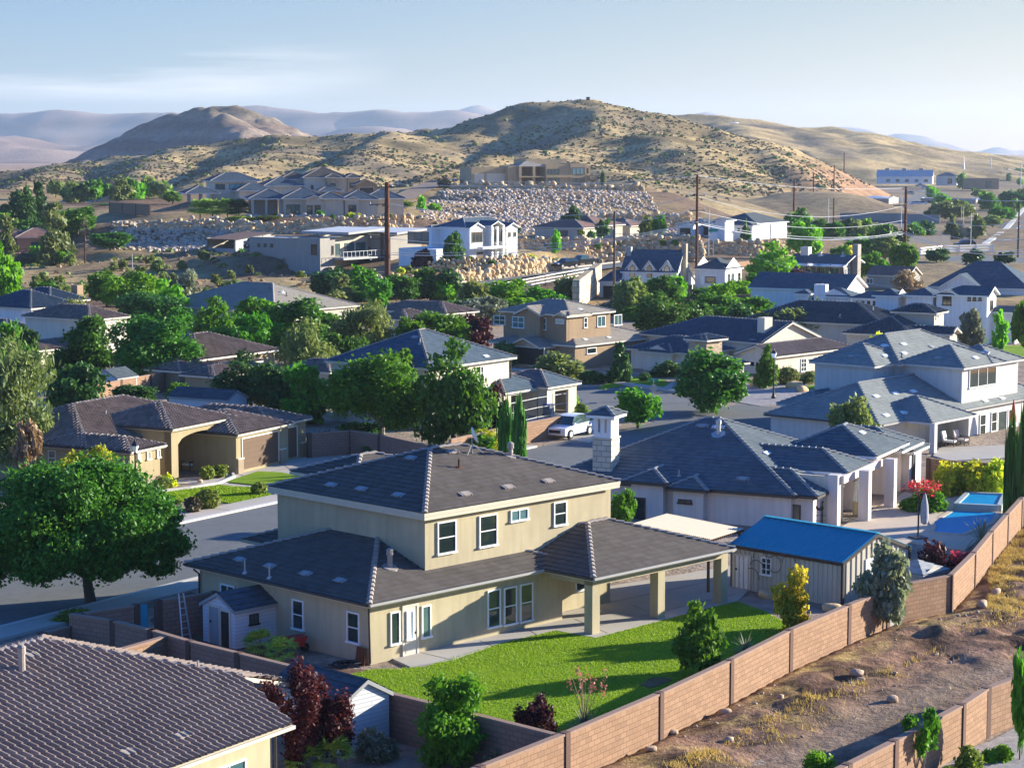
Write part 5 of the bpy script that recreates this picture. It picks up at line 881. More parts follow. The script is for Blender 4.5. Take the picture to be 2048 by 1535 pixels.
sheet('gravel_bed', gp([(1680, 1560), (1790, 1545), (1977, 1484), (2060, 1440), (2120, 1500), (2060, 1600), (1680, 1640)]), -.2, .04, 'gravg')
sheet('pool_deck', gp([(1600, 1095), (1690, 1050), (1810, 985), (1880, 1000), (1960, 985), (2040, 990), (1990, 1060), (1930, 1100), (1820, 1085), (1700, 1110)]), -.2, .05, 'deck')
pp = gp([(1868, 1054), (1862, 1044), (1880, 1037), (1905, 1022), (1998, 1026), (1985, 1048), (1925, 1071), (1862, 1066)]); o = sheet('pool_water', pp, -.1, .062, 'water')
pc_ = MB()
for a, b in zip(pp, pp[1:]+pp[:1]): pc_.bar((a[0], a[1], .05), (b[0], b[1], .05), .32, .09, M['deck'])
tag(pc_.build('pool_coping'), kind='structure')
sp = gp([(1912, 1020), (1998, 1024), (2010, 1000), (1935, 997)], .0); r = empty('hot_tub', (sp[0][0], sp[0][1], 0), 0, 'raised pale tiled spa at the far end of the blue swimming pool', 'spa'); mb = MB(); s_ = [(p[0]-sp[0][0], p[1]-sp[0][1]) for p in sp]
for a, b in zip(s_, s_[1:]+s_[:1]): mb.bar((a[0], a[1], .22), (b[0], b[1], .22), .3, .45, M['spa'])
mb.build('tiled_wall', r); mb = MB(); mb.prism(s_, 0, .36, M['water']); mb.build('spa_water', r)
sheet('lawn', gp([(1880, 985), (1905, 972), (2010, 975), (2010, 990), (1950, 988)]), -.05, .055, 'drylawn'); sheet('patio', gp([(1866, 912), (1880, 895), (2040, 890), (2040, 915), (1900, 922)]), -.05, .05, 'conc')
# right distance: road, car park, fields
sheet('road', gp([(1990, 560), (1860, 508), (1660, 508), (1660, 498), (1880, 496), (1955, 500), (1975, 482), (2000, 455), (2030, 425), (2060, 400), (2200, 400), (2200, 560)]), -.2, .03, 'asph')
for a, b in (((1962, 494), (2012, 458)), ((2012, 458), (2052, 412)), ((1880, 493), (1962, 494)), ((1962, 494), (2060, 500))): p, q = G(*a), G(*b); mb = MB(); mb.bar((p[0], p[1], .1), (q[0], q[1], .1), 1.6, .2, M['concw']); tag(mb.build('kerb'), kind='structure')
for a, b in (((2008, 480), (2048, 476)), ((2005, 487), (2060, 485)), ((2030, 460), (2040, 452))): p, q = G(*a), G(*b); mb = MB(); mb.bar((p[0], p[1], .036), (q[0], q[1], .036), .35, .01, M['paint']); tag(mb.build('road_marking'), kind='structure')
sheet('car_park', gp([(1700, 432), (1730, 415), (1790, 395), (1850, 378), (1900, 388), (1860, 420), (1850, 436)]), -.2, .03, 'asph'); sheet('field', gp([(1840, 530), (1870, 506), (2048, 503), (2080, 530), (2048, 545), (1860, 540)]), -.2, .02, 'drylawn'); sheet('red_bank', gp([(1716, 395), (1745, 380), (1800, 377), (1830, 395), (1800, 396)]), -.1, .05, 'track'); sheet('yard', gp([(1590, 470), (1640, 420), (1700, 425), (1850, 436), (1900, 470), (1760, 480)]), -.1, .02, 'asph')
# hillside road with the two pickups and its verge
hp = [(690, 610, 302), (860, 590, 315), (950, 573, 332), (1060, 553, 350), (1190, 541, 366), (1260, 532, 376)]; mb = MB(); vs = []
for u, v, Y in hp:
    p = D(u, v, Y); dz = max(gz(p[0], p[1]), p[2])+.5
    vs += [(p[0]-.6, p[1]+3.5, dz), (p[0]+.6, p[1]-3.5, dz-.1)]
mb.raw(vs, [(2*i, 2*i+1, 2*i+3, 2*i+2) for i in range(len(hp)-1)], M['asph']); o = tag(mb.build('road'), kind='structure')
mb = MB(); vs = [(p[0]-.5, p[1]+(.5 if i % 2 == 0 else 0), p[2]+.14) for i, p in enumerate(vs)]
for i in range(len(hp)-1): a, b = vs[2*i], vs[2*i+2]; mb.bar((a[0], a[1]+.3, a[2]), (b[0], b[1]+.3, b[2]), .4, .25, M['walk'])
tag(mb.build('kerb'), kind='structure')
dv = [(800, 412, 540), (830, 385, 585), (880, 364, 625), (930, 358, 640)]; vs = []
for i, (u, v, Y) in enumerate(dv): p = D(u, v, Y); z = max(p[2], gz(p[0], p[1]), float(hz(np.array([p[0]]), np.array([p[1]]))[0]) if p[1] > 565 else -9)+.3; vs += [(p[0]-3.5, p[1], z), (p[0]+3.5, p[1]-2, z)]
mb = MB(); mb.raw(vs, [(2*i, 2*i+1, 2*i+3, 2*i+2) for i in range(len(dv)-1)], M['track']); tag(mb.build('driveway'), kind='structure')
# ------------------------------------------------------------ block walls
BW = (M['block'], M['blockcap'], M['post']); BD = (M['blockd'], M['blockcap'], M['post'])
wallrun(LW, 1.8, BW, posts=7, label='long brown block wall with dark posts between the lawn and the dirt strip', base=-.6)
wallrun(LW2, 1.8, BW, posts=6.5, label='brown block wall beyond the narrow gate bending away past the pool', base=-.6)
g0, g1 = LW[-1], LW2[0]; r = empty('garden_gate', (g0[0], g0[1], 0), math.atan2(g1[1]-g0[1], g1[0]-g0[0]), 'narrow tan gate in dark frame between the two long block walls', 'gate'); ln = float(np.hypot(*(g1-g0))); mb = MB(); mb.box(.12, ln-.12, -.03, .03, .05, 1.65, M['st_taupe']); mb.build('panel', r); mb = MB(); mb.box(0, .12, -.08, .08, -.4, 1.85, M['dark']); mb.box(ln-.12, ln, -.08, .08, -.4, 1.85, M['dark']); mb.box(.12, ln-.12, -.05, .05, 1.65, 1.8, M['dark']); mb.build('gate_frame', r)
W2 = [G(u, v, 1.8)[:2] for u, v in ((1560, 1598), (1694, 1531), (1787, 1484), (1923, 1411), (1973, 1378), (2048, 1350), (2130, 1310))]
wallrun(W2, 1.8, BW, posts=6.2, label='brown block wall in the lower right corner with sapling shadows on it', base=-.5)
WB = [G(u, v, 1.75)[:2] for u, v in ((1116, 1472), (773, 1386), (612, 1341), (478, 1308), (380, 1284), (305, 1262))]; wallrun(WB, 1.75, BD, posts=7, label='shaded mauve block wall between the lawn and the lower left house')
WC = [G(u, v, 1.75)[:2] for u, v in ((304, 1262), (228, 1243), (141, 1229), (84, 1243))]; wallrun(WC, [1.75, 1.75, 1.2], BD, posts=6, label='stepped mauve block wall running to the street under the big ash tree')
wallrun([G(336, 1273, 1.7)[:2], G(205, 1310, 1.7)[:2]], 1.7, BW, posts=0, label='short sunlit block wall behind the ridge of the lower left tile roof')
wallrun([G(160, 1229, 1.7)[:2], G(272, 1212, 1.7)[:2]], 1.7, BD, posts=5, label='mauve block wall between the ash trunk and the blue side gate'); wallrun([G(316, 1203, 1.75)[:2], G(428, 1186, 1.75)[:2]], 1.75, BD, posts=5, label='mauve block wall joining the house beside the blue side gate')
g0, g1 = G(272, 1212, 1.7), G(316, 1203, 1.7); mb = MB(); mb.bar((g0[0], g0[1], .85), ((g0[0]+g1[0])/2, (g0[1]+g1[1])/2, .85), .06, 1.7, M['t_blue']); tag(mb.build('side_gate'), 'blue metal side gate standing between two mauve block walls', 'gate')
def pw(label, pts, zt, h, mats=BD, posts=5, **k): return wallrun([G(u, v, zt)[:2] for u, v in pts], h, mats, posts=posts, label=label, **k)
pw('brown garden wall with iron gate behind the drive of the arched entry house', ((618, 868), (700, 862), (760, 870), (860, 892), (950, 895)), 1.7, 1.7); pw('tan block retaining wall under the railing beside the white car', ((900, 880), (1015, 853), (1130, 832)), 1.5, 1.5, BW, 0); pw('brown block wall behind the vine hedge near the pool', ((1858, 918), (1930, 925), (2030, 930)), 1.8, 1.8, BW, 5); pw('sunlit block wall behind the trunk of the big round tree', ((180, 772), (300, 750), (345, 742)), 1.7, 1.7, BW, 5)
pw('low wall piece between the yellow-tipped tree and the arched entry house', ((238, 945), (262, 938)), 1.6, 1.6, BW, 0); pw('tan block wall with dark posts above the small white house annex', ((1450, 528), (1500, 522), (1590, 517)), 1.8, 1.8, BW, 6); pw('pale block wall behind the white pickup and fenced yard', ((1420, 592), (1500, 590), (1580, 586)), 1.8, 1.8, (M['st_brown'], M['blockcap'], M['post']), 6)
for lab, pts, mt in (('long grey wall in front of the storage yard', ((1640, 474), (1760, 474), (1900, 470)), 'st_taupe'), ('dark retaining wall below the storage building', ((1680, 426), (1790, 427), (1880, 430)), 'st_taupe')): pw(lab, pts, 2.5, 2.5, (M[mt], M['blockcap'], M['post']), 0)
# ------------------------------------------------------------ dirt strip between the walls
def lot():
    xs = np.arange(-2, 66, .28); ys = np.arange(66, 138, .3); XX, YY = np.meshgrid(xs, ys); X = XX.ravel(); Y = YY.ravel(); line = np.r_[np.array(LW), np.array(LW2)]
    def sd(X, Y, ln):
        best = np.full(X.shape, 1e9); sg = np.zeros(X.shape)
        for p, q in zip(ln[:-1], ln[1:]):
            d = q-p; t = np.clip(((X-p[0])*d[0]+(Y-p[1])*d[1])/(d@d), 0, 1); dx = X-p[0]-t*d[0]; dy = Y-p[1]-t*d[1]; dd = np.hypot(dx, dy); s = np.sign(dx*d[1]-dy*d[0]); m = dd < best; best = np.where(m, dd, best); sg = np.where(m, s, sg)
        return best*sg
    a = sd(X, Y, line); b = sd(X, Y, np.array(W2)); w = np.clip((a-.4)/2, 0, 1); tr = np.exp(-((b+4.2)/1.9)**2)
    Z = .06+w*(fbm(X/2.3, Y/2.3, 5)*.55+fbm(X/.7, Y/.7, 3)*.16+.12)*(1-.8*tr)+np.exp(-((a-2.2)/1.6)**2)*.25+tr*.02-np.clip((b+.8)/2, 0, 1)*0
    Z = np.where(a < .05, -.4, Z); Z = np.where(b > -.05, -.4, Z)
    t = np.clip(fbm(X/1.7+3, Y/1.7, 5)*1.8+.5, 0, 1); C = lerp((.095, .052, .034), (.30, .175, .112), t); s = np.clip(.8-a/3.5+fbm(X/1.2, Y/1.2+4, 4)*1.5, 0, 1)*np.clip(fbm(X/.9, Y/.9, 3)*2+.7, 0, 1); C = C*(1-.7*s[:, None])+np.array((.62, .45, .16))*.7*s[:, None]; C = C*(1-.7*tr[:, None])+np.array((.27, .205, .15))*.7*tr[:, None]
    o = np_obj('dirt_strip', np.c_[X, Y, Z], gridfaces(len(ys), len(xs)), [m_attr('strip_soil')], smooth=True); colmesh(o, C); tag(o, kind='structure')
    zf = lambda x, y: float(Z.reshape(XX.shape)[min(max(int((y-66)/.3), 0), len(ys)-1), min(max(int((x+2)/.28), 0), len(xs)-1)])
    return sd, line, zf
LSD, LLINE, LOTZ = lot()
# ------------------------------------------------------------ foliage
def cloud(bl, n, size, el=1.6, seed=1, out=.3, rmin=.5, stray=.13):
    r = np.random.RandomState(seed); bl = np.array(bl, float); wt = bl[:, 3]*bl[:, 4]+bl[:, 3]*bl[:, 5]; k = r.choice(len(bl), n, p=wt/wt.sum()); d = r.normal(size=(n, 3)); d /= np.linalg.norm(d, axis=1)[:, None]
    # clumps: pull directions toward a few tufts per blob
    tf = np.random.RandomState(seed+5).normal(size=(len(bl), 22, 3)); tf /= np.linalg.norm(tf, axis=2)[:, :, None]; pick = tf[k, r.randint(0, 22, n)]; d = d*.8+pick*.5; d /= np.linalg.norm(d, axis=1)[:, None]
    rad_ = rmin+(1.06-rmin)*r.rand(n)**.6; rad_ = np.where(r.rand(n) < stray, r.uniform(1.05, 1.45, n), rad_); p = bl[k, :3]+d*rad_[:, None]*bl[k, 3:6]; nn = d*out+r.normal(size=(n, 3))*.5+np.array((0, 0, .2)); nn /= np.linalg.norm(nn, axis=1)[:, None]
    t = np.cross(nn, r.normal(size=(n, 3))); t /= np.linalg.norm(t, axis=1)[:, None]; b = np.cross(nn, t); s = size*(.55+.9*r.rand(n))[:, None]; t = t*s*el*.5; b = b*s*.5
    return p, t, b
def leafmesh(name, p, t, b, mat, parent=None):
    n = len(p); v = np.empty((n, 4, 3)); v[:, 0] = p-t; v[:, 1] = p-b; v[:, 2] = p+t; v[:, 3] = p+b; return np_obj(name, v.reshape(-1, 3), np.arange(n*4).reshape(n, 4), [mat], parent)
def envelope(kind, seed):
    r = random.Random(seed*13+hash(kind) % 97 if 0 else seed*13+sum(map(ord, kind))); B = []
    if kind in ('round', 'wispy', 'vase', 'sparse'):
        zc, rz, R_ = {'round': (.5, .5, .5), 'wispy': (.5, .5, .5), 'vase': (.56, .44, .5), 'sparse': (.62, .36, .46)}[kind]; n = {'round': 26, 'wispy': 30, 'vase': 20, 'sparse': 13}[kind]
        for i in range(n):
            a = r.uniform(0, 2*pi); u = r.uniform(-.75, 1); q = math.sqrt(max(0, 1-u*u)) if abs(u) < 1 else 0; f = r.uniform(.55, .82); s = r.uniform(.11, .19)
            if kind == 'sparse': s *= .75
            B.append((cos(a)*q*R_*f, sin(a)*q*R_*f, zc+u*rz*f, s, s, s*r.uniform(.7, 1.0)))
        if kind != 'sparse': B.append((0, 0, zc, .24, .24, rz*.55))
    elif kind in ('oval', 'cone', 'pine'):
        n = {'oval': 26, 'cone': 30, 'pine': 30}[kind]
        for i in range(n):
            z = r.uniform(.08, .93); a = r.uniform(0, 2*pi); w = {'oval': math.sqrt(max(0, 1-((z-.48)/.52)**2)), 'cone': (1.02-z)*1.15, 'pine': (1.05-z)**.8*(.75+.5*r.random())}[kind]; f = r.uniform(.4, .78); s = r.uniform(.11, .17)*(.55+.6*w); B.append((cos(a)*w*.5*f, sin(a)*w*.5*f, z, s*1.1, s*1.1, s*(.5 if kind == 'pine' else .8)))
        if kind != 'pine': B.append((0, 0, .5, .18, .18, .33))
    elif kind == 'upright':
        for i in range(24): a = r.uniform(0, 2*pi); f = r.random()**.6*.4; z = r.uniform(.2, .8-.35*f); B.append((cos(a)*f, sin(a)*f, z, .085, .085, r.uniform(.12, .2)))
    elif kind == 'cyp':
        for i in range(16): z = .05+.9*i/15; w = math.sin(pi*min(1, (.12+z)*.93))**.6; a = r.uniform(0, 6.3); B.append((cos(a)*.1, sin(a)*.1, z, .34*w+.06, .34*w+.06, .1))
    elif kind == 'shrub':
        for i in range(16): a = r.uniform(0, 2*pi); u = r.uniform(.0, .95); q = math.sqrt(1-u*u); f = r.uniform(.5, .75); s = r.uniform(.15, .24); B.append((cos(a)*q*.5*f, sin(a)*q*.5*f, .12+u*.85*f, s, s, s))
        B.append((0, 0, .3, .36, .36, .4))
    elif kind == 'ball':
        B = [(0, 0, .5, .5, .5, .5), (.08, .05, .5, .45, .46, .47), (-.06, .0, .52, .45, .44, .47)]
    elif kind == 'hedge':
        for i in range(14): B.append((r.uniform(-.4, .4), r.uniform(-.35, .35), r.uniform(.25, .8), .16, .2, .24))
    return B
CACHE = {}
def tree_parts(kind, leaf, var, W, trunk=True):
    """meshes in unit size: crown of leaf faces sized for W pixels of width, trunk with limbs"""
    lod = min((16, 28, 45, 70, 110, 170), key=lambda q: abs(math.log(q/max(W, 8)))); key = (kind, leaf, var, lod, trunk)
    if key in CACHE: return CACHE[key]
    B = envelope(kind, var+1); px = 2.2 if lod > 30 else 2.0; size = px*1.25/lod; el = 1.6; dens = 5.2
    if kind == 'wispy': el = 3.2; dens = 3.0; size *= .75
    if kind == 'sparse': dens = 2.6
    if kind == 'pine': el = 2.6; dens = 3.2; size *= .8
    if kind == 'cyp': el = 2.4; dens = 11
    if kind == 'upright': dens = 3.4; size *= .9
    if kind == 'ball': dens = 4
    n = int(dens*(lod*lod*.8)/(px*px*.55)); n = max(90, min(n, 34000)); p, t, b = cloud(B, n, size, el, var*7+lod, .7 if kind == 'ball' else .3, .86 if kind == 'ball' else .45, .04 if kind in ('ball', 'cyp', 'hedge') else .16)
    if kind == 'cyp': t = t*np.array((.4, .4, 1.5))
    if kind == 'wispy': t = t*np.array((.9, .9, 1.2))-np.abs(t)*np.array((0, 0, .3))
    co = leafmesh('crown', p, t, b, L[leaf]); COL.objects.unlink(co); cm = co.data; bpy.data.objects.remove(co); tm = None
    if trunk:
        r = random.Random(var*31+5); mb = MB(); bk = M['barkp'] if kind in ('sparse', 'vase') else M['bark']; hz_ = .22 if kind not in ('cyp', 'cone', 'pine') else .9; lean = r.uniform(-.05, .05)
        mb.tube([(0, 0, -.03), (lean*.5, 0, hz_*.5), (lean, .01, hz_)], [.036, .027, .02 if hz_ < .5 else .006], 7, bk)
        if hz_ < .5:
            for q in sorted(B, key=lambda q: -q[3])[:9]:
                m_ = ((lean+q[0])*.45, q[1]*.5, (hz_+q[2])*.5); mb.tube([(lean, .01, hz_-.05), m_, (q[0]*.85, q[1]*.85, q[2])], [.017, .011, .004], 5, bk)
        to = mb.build('trunk'); COL.objects.unlink(to); tm = to.data; bpy.data.objects.remove(to)
    CACHE[key] = (cm, tm); return CACHE[key]
NT_ = [0]
def place(kind, leaf, x, y, z, w, hgt, label, cat='tree', group=None, name=None, var=None, W=None):
    NT_[0] += 1; var = NT_[0] % 3 if var is None else var; W = W or w*FPX/2/math.hypot(x, y); tk = cat in ('tree',); cm, tm = tree_parts(kind, leaf, var, W, tk); rz = (NT_[0]*2.399) % 6.283
    if tk:
        r = empty(name or 'tree', (x, y, z), rz, label, cat, group); r.scale = (w, w, hgt)
        for nm, me in (('trunk', tm), ('crown', cm)): put(bpy.data.objects.new(nm, me), r)
    else:
        r = put(bpy.data.objects.new(name or 'shrub', cm)); r.location = (x, y, z); r.rotation_euler = (0, 0, rz); r.scale = (w, w, hgt); tag(r, label, cat, group)
    return r
def T(kind, leaf, u, vt, vb, wp, label, Y=None, cat='tree', group=None, name=None, var=None):
    """plant whose crown spans wp photo pixels at u, top vt, foot vb (foot on the ground unless Y gives the depth)"""
    p = G(u, vb) if Y is None else D(u, vb, Y); x, y = p[0], p[1]; z = 0 if y < 262 else gz(x, y)
    if y > 565: z = max(z, float(hz(np.array([x]), np.array([y]))[0]))
    top = D(u, vt, y)[2]; k = .93 if kind in ('round', 'oval', 'wispy', 'vase', 'cone', 'pine') else 1; return place(kind, leaf, x, y, z-.03, wp*y/FPX*1.04, max(.4, top-z)*1.02, label, cat, group, name, var)
# --- nearest trees
def big_ash():
    x, y = -21.0, 101.0; r = empty('ash_tree', (x, y, 0), .3, 'very large dense dark green ash tree over the street at the left edge', 'tree'); rr = random.Random(3); B = []
    for i in range(46):
        a = rr.uniform(0, 2*pi); u = rr.uniform(-.6, 1); q = math.sqrt(max(0, 1-u*u)); f = rr.uniform(.6, .86); s = rr.uniform(.75, 1.35); B.append((cos(a)*q*5.2*f, sin(a)*q*4.8*f, 3.95+u*3.0*f, s, s, s*.8))
    B.append((0, 0, 4.2, 2.4, 2.4, 1.6)); B += [(3.6, -1.6, 2.0, .9, .8, .5), (-4.6, -1.2, 1.9, 1, .9, .6), (1.2, -2.8, 2.2, .8, .8, .5), (-2.2, -2.6, 2.3, 1, .9, .6), (4.7, -.2, 2.6, .7, .7, .5), (-5.6, 0, 2.4, .8, .8, .6)]; B += [(-4.2, -.4, 2.9, 1.0, .9, .6), (4.0, -1, 3.0, 1.1, 1, .7), (2.4, -2.2, 2.6, .9, .9, .5)]; p, t, b = cloud(B, 90000, .125, 1.8, 3, .3, .5); leafmesh('crown', p, t, b, L['ash'], r)
    mb = MB(); mb.tube([(.5, 0, -.1), (.35, 0, 1.0), (.3, 0, 1.7)], [.3, .24, .22], 10, M['bark'])
    for q in ((-2.8, -.5, 3.9), (-1.5, 1.2, 4.8), (1.2, -.8, 4.6), (2.8, .5, 4.0), (.4, .6, 5.6), (2.2, -1.8, 3.1), (-3.6, .3, 3.2)): mb.tube([(.32, 0, 1.3+rr.random()*.5), (q[0]*.5, q[1]*.5, q[2]*.62), q], [.16, .1, .03], 7, M['bark'])
    mb.build('trunk', r)
big_ash()
T('shrub', 'shrub', 148, 1210, 1240, 85, 'clipped dark shrub around the foot of the big ash trunk', cat='shrub')
T('round', 'yellow', 180, 888, 1010, 122, 'round tree with yellow-green tips beside the arched entry house', 128, var=1); T('wispy', 'silver', 30, 690, 985, 195, 'large silvery willow-like tree with pale flecks at the left edge', 139); T('sparse', 'tan', 60, 840, 975, 70, 'half-bare twiggy tree in front of the silvery tree at the left edge', 134)
T('round', 'dark', 150, 720, 860, 110, 'dark green round tree between the silvery tree and the clay tile roof', 168); T('cone', 'ash', 180, 618, 795, 150, 'broad conical dark tree left of the big round tree', 205); T('round', 'ash', 318, 612, 775, 185, 'big dark round tree with forked trunk before the sunlit block wall', 196)
T('oval', 'green', 20, 640, 770, 75, 'small bright tree at the left edge below the white corner house', 190); T('oval', 'bright', 8, 498, 615, 62, 'bright poplar at the left edge above the white corner house', 300)
T('round', 'bright', 265, 542, 640, 120, 'bright green broad tree in the row behind the white corner house', 286); T('round', 'green', 215, 540, 630, 95, 'mid green tree at the left end of the row behind the white corner house', 295); T('oval', 'bright', 335, 562, 690, 85, 'bright tall tree at the right end of the row behind the big round tree', 262); T('oval', 'sage', 374, 540, 625, 62, 'grey-green smooth-crowned tree at the edge of the brown slope', 300); T('round', 'dark', 300, 580, 690, 130, 'dark tree low in the row above the big round tree', 255)
T('oval', 'green', 432, 598, 730, 85, 'bright upright tree left of the tan roof slope', 232); T('oval', 'green', 498, 628, 770, 95, 'tall dark green tree in front of the tan roof slope', 214); T('round', 'green', 515, 590, 690, 80, 'round tree touching the shaded side of the tan roof slope', 245); T('round', 'ash', 612, 598, 720, 160, 'wide dark tree right below the tan roof slope', 226); T('oval', 'dark', 492, 708, 862, 130, 'dense dark tree behind the garage wing of the arched entry house', 176, var=0)
T('wispy', 'olive', 612, 640, 800, 120, 'feathery grey-green tree in front of the grey tile strip', 196); T('wispy', 'olive', 735, 608, 740, 130, 'feathery olive tree left of the centre house roof', 216); T('oval', 'green', 610, 730, 868, 105, 'tree with bright upper tips right of the arched entry house garages', 168, var=1)
T('vase', 'green', 765, 712, 897, 205, 'big light green tree with forked pale trunk beside the driveway', 158); T('oval', 'ash', 905, 688, 905, 150, 'tall dark tree with bright right side in front of the centre house', 154); T('round', 'green', 790, 688, 800, 95, 'tree top between the forked tree and the centre house roof', 166)
T('oval', 'purple', 985, 765, 885, 62, 'purple-leaved plum tree beside the cream garage house', 158); T('cyp', 'cyp', 1012, 808, 925, 30, 'left of two slender cypresses behind the roof with the dish', 147); T('cyp', 'cyp', 1038, 806, 930, 30, 'right of two slender cypresses behind the roof with the dish', 146); T('shrub', 'yellow', 950, 850, 905, 110, 'sprawling yellow-green shrub at the foot of the tall dark tree', 152, cat='shrub')
T('round', 'purple', 945, 632, 720, 80, 'dark purple tree left of the brown gabled house', 226); T('wispy', 'green', 865, 622, 715, 150, 'loose light green tree between the centre roof and the purple tree', 220); T('round', 'green', 1276, 772, 850, 98, 'round speckled tree on the street corner behind the chimney', 166, var=2); T('round', 'ash', 1425, 702, 845, 150, 'big dark broad tree left of the tall lamp post', 176, var=0)
T('cone', 'green', 1534, 690, 775, 55, 'clipped bright conical tree directly behind the tall lamp post'); T('cone', 'dark', 1240, 684, 765, 52, 'dark conical tree at the left end of the stone tower house'); T('shrub', 'olive', 1117, 694, 760, 100, 'broad olive-green bush in front of the dark stone-gabled garage', cat='shrub', name='bush'); T('cone', 'dark', 1378, 700, 760, 35, 'narrow dark tree against the stone tower house entry', 200)
T('round', 'green', 1247, 972, 1065, 56, 'flowering crape myrtle between the main house and the pink house', 120, var=1); T('round', 'olive', 1708, 797, 900, 115, 'blue-flowered tree rising behind the slate grey hip roof', 139); T('round', 'yellow', 1762, 660, 720, 56, 'small yellow-green tree behind the pale grey upper roof', 196)
T('cyp', 'cyp', 2022, 858, 1055, 34, 'left of the paired tall cypresses near the pool', 124); T('cyp', 'cyp', 2046, 838, 1060, 38, 'right of the paired tall cypresses near the pool at the right edge', 122)
for i, (u, lab) in enumerate(((1893, 'yellow-green vine clump on the block wall nearest the patio'), (1940, 'middle yellow-green vine clump on the block wall behind the pool lawn'), (1985, 'yellow-green vine clump on the block wall beside the cypresses'))): T('shrub', 'yellow', u, 906, 985, 66, lab, 133.5, cat='vine', name='vine', group='vines on the pool wall')
# --- yard plants
T('oval', 'green', 1398, 1206, 1350, 96, 'young leafy green tree on the lawn against the long wall', var=0); T('oval', 'gold', 1588, 1136, 1262, 82, 'young yellow-gold tree in front of the tan metal workshop', var=1); T('round', 'sage', 1765, 1092, 1222, 108, 'grey-green olive tree at the corner of the metal workshop', 95); T('oval', 'green', 893, 1343, 1530, 158, 'loose green tree in the lower yard beside the white gabled shed', 74, var=2); T('upright', 'purple', 606, 1308, 1560, 215, 'purple-leaved plum beside the mauve tile roof', 73.5)
T('upright', 'purple', 1076, 1384, 1480, 118, 'dark purple shrub on the lawn near the wall corner', cat='shrub', var=1); T('shrub', 'sage', 755, 1440, 1520, 84, 'rounded silver-green sage bush in front of the white gabled shed', cat='shrub', name='bush'); T('shrub', 'sage', 1012, 1468, 1535, 92, 'wide silver-green sage bush against the shaded wall', cat='shrub', name='bush'); T('sparse', 'green', 1847, 1398, 1545, 92, 'thin staked sapling casting a shadow on the lower right wall', 72); T('round', 'green', 2040, 1290, 1490, 46, 'tall thin-trunked sapling at the right edge of the lower right wall', 74.5)
T('shrub', 'bright', 1640, 1490, 1560, 70, 'bushy shrub at the bottom edge of the dirt strip', cat='shrub', name='bush'); T('shrub', 'shrub', 1938, 1478, 1540, 56, 'taller bush with yellow tips at the foot of the lower right wall', cat='shrub', name='bush'); T('shrub', 'green', 1975, 1484, 1524, 36, 'small round green bush on the grey gravel', cat='shrub', name='bush'); T('shrub', 'bright', 2010, 1480, 1520, 42, 'spiky bright green clump on the grey gravel', cat='shrub', name='bush'); T('shrub', 'yellow', 1895, 1525, 1550, 40, 'low yellow-green bush at the bottom edge of the gravel', cat='shrub', name='bush')
bo = T('shrub', 'green', 1850, 964, 1022, 84, 'red flowering bougainvillea beside the pool patio', cat='shrub', name='flowering_shrub'); p, t, b = cloud([(.1, 0, .85, .42, .42, .18), (-.25, .1, .7, .25, .2, .2), (.3, -.2, .45, .2, .2, .25)], 420, .055, 1.4, 8); leafmesh('flowers', p, t, b, L['bou'], bo)['kind'] = 'stuff'; T('shrub', 'green', 1818, 990, 1020, 40, 'green shrub left of the red bougainvillea', cat='shrub'); T('upright', 'purple', 1872, 1068, 1140, 84, 'purple smoke bush behind the small grey-roofed shed', 104, cat='shrub'); T('shrub', 'bou', 1917, 1085, 1130, 60, 'pink flowering yucca clump right of the purple smoke bush', 105, cat='shrub', name='flowering_shrub')
for u, vt, vb, w, lf, lab in ((415, 978, 1018, 46, 'shrub', 'taller clipped round bush in the front lawn bed'), (387, 993, 1026, 32, 'scrub', 'brownish clipped round bush beside the kerb bed'), (519, 963, 988, 30, 'shrub', 'clipped round bush on the lawn casting a dark shadow'), (355, 995, 1008, 16, 'shrub', 'tiny bush at the left of the front lawn bed'), (415, 932, 958, 28, 'shrub', 'left of two round bushes by the arched entry'), (440, 928, 954, 28, 'shrub', 'right of two round bushes by the arched entry'), (321, 948, 976, 42, 'olive', 'feathery grass-like bush at the foot of the street lamp'), (340, 944, 972, 30, 'yellow', 'yellow-green bush beside the entry column'), (298, 950, 972, 34, 'yellow', 'yellow-green bush left of the street lamp foot'), (738, 888, 915, 36, 'olive', 'left bush in the bed under the forked tree'), (795, 880, 908, 46, 'sage', 'right spiky bush in the bed under the forked tree'), (768, 893, 915, 36, 'olive', 'middle low bush in the bed under the forked tree'), (1163, 807, 828, 24, 'shrub', 'round bush beside the open garage bay'), (1150, 780, 812, 14, 'bright', 'narrow upright bush at the corner of the open garage'), (570, 968, 985, 22, 'shrub', 'low bush peeking over the main roof edge'), (1190, 735, 765, 60, 'dark', 'low dark bush below the olive bush'), (1330, 715, 752, 60, 'dark', 'dark bush in front of the stone tower house entry'), (1290, 745, 762, 22, 'dark', 'small round bush on the shaded lawn'), (1575, 735, 768, 44, 'olive', 'loose bush right of the clipped conical tree'), (1612, 738, 765, 44, 'olive', 'dark bush at the corner of the pale two-storey house'), (1470, 760, 780, 30, 'tan', 'pale agave-like clump beside the big dark tree'), (10, 950, 975, 30, 'dark', 'dark low bush at the left edge by the olive house')):
    T('ball' if 'clipped' in lab or 'round bush' in lab else 'shrub', lf, u, vt, vb, w, lab, cat='shrub', name='bush')
